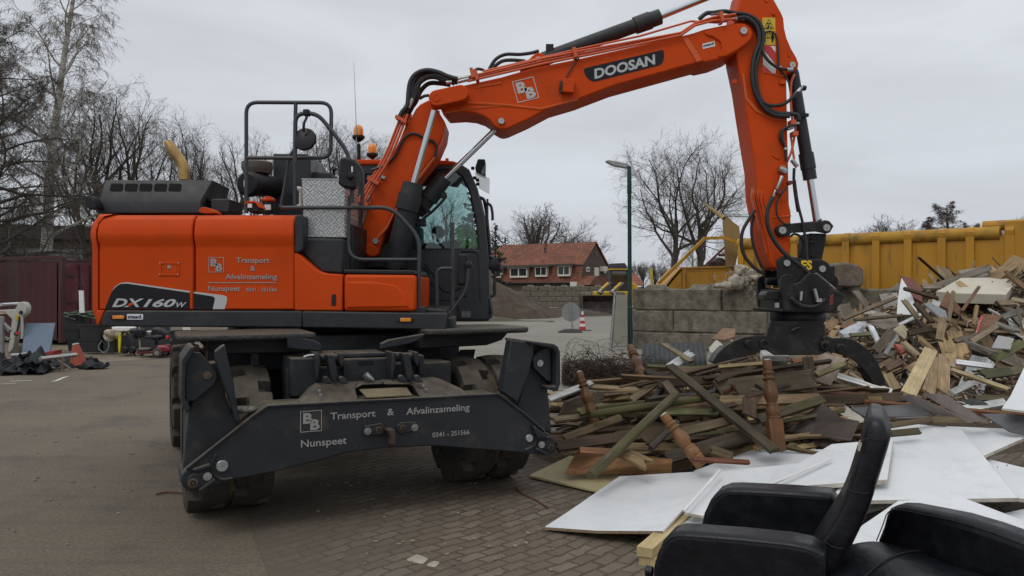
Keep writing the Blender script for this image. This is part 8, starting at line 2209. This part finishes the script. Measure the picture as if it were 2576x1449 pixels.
def conifer(seed,h,loc,label,w=.30):
 rng=random.Random(seed);wood=MB();tv,tf=[],[]
 wood.tube([V((0,0,-.1)),V((0,0,h))],[h*.018,.02],7)
 for k in range(int(h*13)):
  t=rng.random()**.8;z=h*(.08+.91*t);L_=h*w*(1-t)**.8*rng.uniform(.55,1.1)+.15;az=rng.uniform(0,6.28)
  d=V((math.cos(az),math.sin(az),-.12+.5*t));p=V((0,0,z));q=p+d*L_
  twig(tv,tf,p,q,.03)
  for j in range(9):
   s_=rng.uniform(.2,1);a=p.lerp(q,s_);e_=V((rng.gauss(0,1),rng.gauss(0,1),rng.gauss(-.5,.5))).normalized()*L_*.3*(1.15-s_*.6)
   n_=d.cross(e_).normalized()*.09
   o_=len(tv);tv.extend([a-n_*.5,a+n_*.5,a+e_*.6+n_,a+e_,a+e_*.6-n_]);tf.append((o_,o_+1,o_+2,o_+3,o_+4))
 root=thing('conifer',loc,label,'tree','dark conifers by the brick house')
 wood.build('trunk',BARK,root)
 for v in wood.v:pass
 c=MB();c.v=[p+V(loc)for p in tv];c.f=tf
 c.build('crown',mat('conifer_green',(.020,.030,.018),.9,var=.4),root,recalc=False,smooth=False)
 return root
def conifer_at(seed,h,loc,label,w=.3):
 r_=conifer(seed,h,loc,label,w)
 for ch in r_.children:
  if ch.name.startswith('trunk'):
   for v in ch.data.vertices:v.co+=V(loc)
 return r_
conifer_at(1,TH(465,60),V((TX(1188,60),60,0)),'tall dark conifer seen through the cab window',.26)
conifer_at(2,TH(560,80),V((TX(1246,80),80,0)),'dark conifer just right of the cab',.22)
conifer_at(3,TH(592,100),V((TX(1272,100),100,0)),'small dark conifer at the left end of the house roof',.3)
tree('bare_tree','round',7,TH(505,112),.4,(TX(1352,112),112,0),'large round bare tree behind the house roof',rot=.5,sx=1.5)
tree('bare_tree','round',8,TH(572,125),.3,(TX(1462,125),125,0),'pale spreading bare tree behind the house gable',rot=1.5,sx=1.5)
tree('oak_tree','oak',9,TH(318,42),.17,(TX(1697,42),42,0),'left one of the two large bare oaks between lamp post and excavator arm',rot=.7,sx=1.1)
tree('oak_tree','oak',10,TH(322,42.5),.2,(TX(1757,42.5),42.5,0),'right one of the two large bare oaks between lamp post and excavator arm',rot=2.9,sx=1.1)
tree('birch_tree','birch',1,TH(490,52),.16,(TX(1745,52),52,0),'brownish birch with hanging twigs behind the two oaks',BIRCH,TWIG2,2.0)
tree('birch_tree','birch',1,TH(545,55),.16,(TX(1690,55),55,0),'lower birch with hanging twigs behind the left oak',BIRCH,TWIG2,4.0)
tree('birch_tree','birch',1,TH(540,55),.16,(TX(1822,55),55,0),'thin birch behind the rusty steel flap',BIRCH,TWIG2,5.0)
tree('bare_tree','round',7,TH(532,75),.25,(TX(2240,75),75,0),'bare fan shaped tree above the middle of the yellow container',rot=2.2,sx=1.5)
tree('birch_tree','birch',11,TH(503,70),.2,(TX(2382,70),70,0),'broad bare birch above the right part of the yellow container',BARK,TWIG2,1.0,sx=1.6)
tree('birch_tree','birch',11,TH(540,72),.2,(TX(2330,72),72,0),'low bare birch left of the broad one above the container',BARK,TWIG2,3.0,sx=1.5)
tree('birch_tree','birch',11,TH(555,70),.2,(TX(2440,70),70,0),'low bare birch right of the broad one above the container',BARK,TWIG2,4.4,sx=1.5)
tree('bare_tree','round',8,TH(530,80),.2,(TX(2568,80),80,0),'bare tree at the right edge above the yellow container',rot=.3)
tree('bare_tree','round',8,TH(575,85),.2,(TX(2505,85),85,0),'low faint bare tree near the right edge above the container',rot=3.3)
tree('bare_tree','round',7,TH(590,90),.2,(TX(2078,90),90,0),'low bare tree behind the container, right of the excavator arm',rot=4.3)
for k,(px,py)in enumerate(((1590,655),(1628,650),(1665,648),(1700,660),(1560,660))):
 tree('bare_tree','round',7+k%2,TH(py,130),.3,(TX(px,130),130+k*3,0),('bushy far tree left of the yellow skip, low on the horizon'),rot=k*1.3,group='far low trees on the horizon')
def brush(x0,x1,y0,y1,n,h,seed,base=0.0):
 rng=random.Random(seed);tv,tf=[],[]
 for k in range(n):
  p=V((rng.uniform(x0,x1),rng.uniform(y0,y1),base));hh=h*rng.uniform(.35,1.0)
  d=V((rng.gauss(0,.35),rng.gauss(0,.35),1)).normalized();q=p+d*hh
  twig(tv,tf,p,q,.012)
  for j in range(7):
   a=p.lerp(q,rng.uniform(.15,.95));e_=V((rng.gauss(0,.7),rng.gauss(0,.7),rng.uniform(.1,1))).normalized()*hh*rng.uniform(.2,.45)
   twig(tv,tf,a,a+e_,.006)
 m=MB();m.v,m.f=tv,tf;return m
o=brush(-32,-3,33,42,2600,3.2,5,.2).build('undergrowth',mat('brush_brown',(.060,.050,.034),.95,var=.5),recalc=False,smooth=False,loc=(0,0,0));o['kind']='stuff'
o=brush(14,60,60,90,1800,3.2,6).build('hedge_growth',MATS['brush_brown'],recalc=False,smooth=False,loc=(0,0,0));o['kind']='stuff'
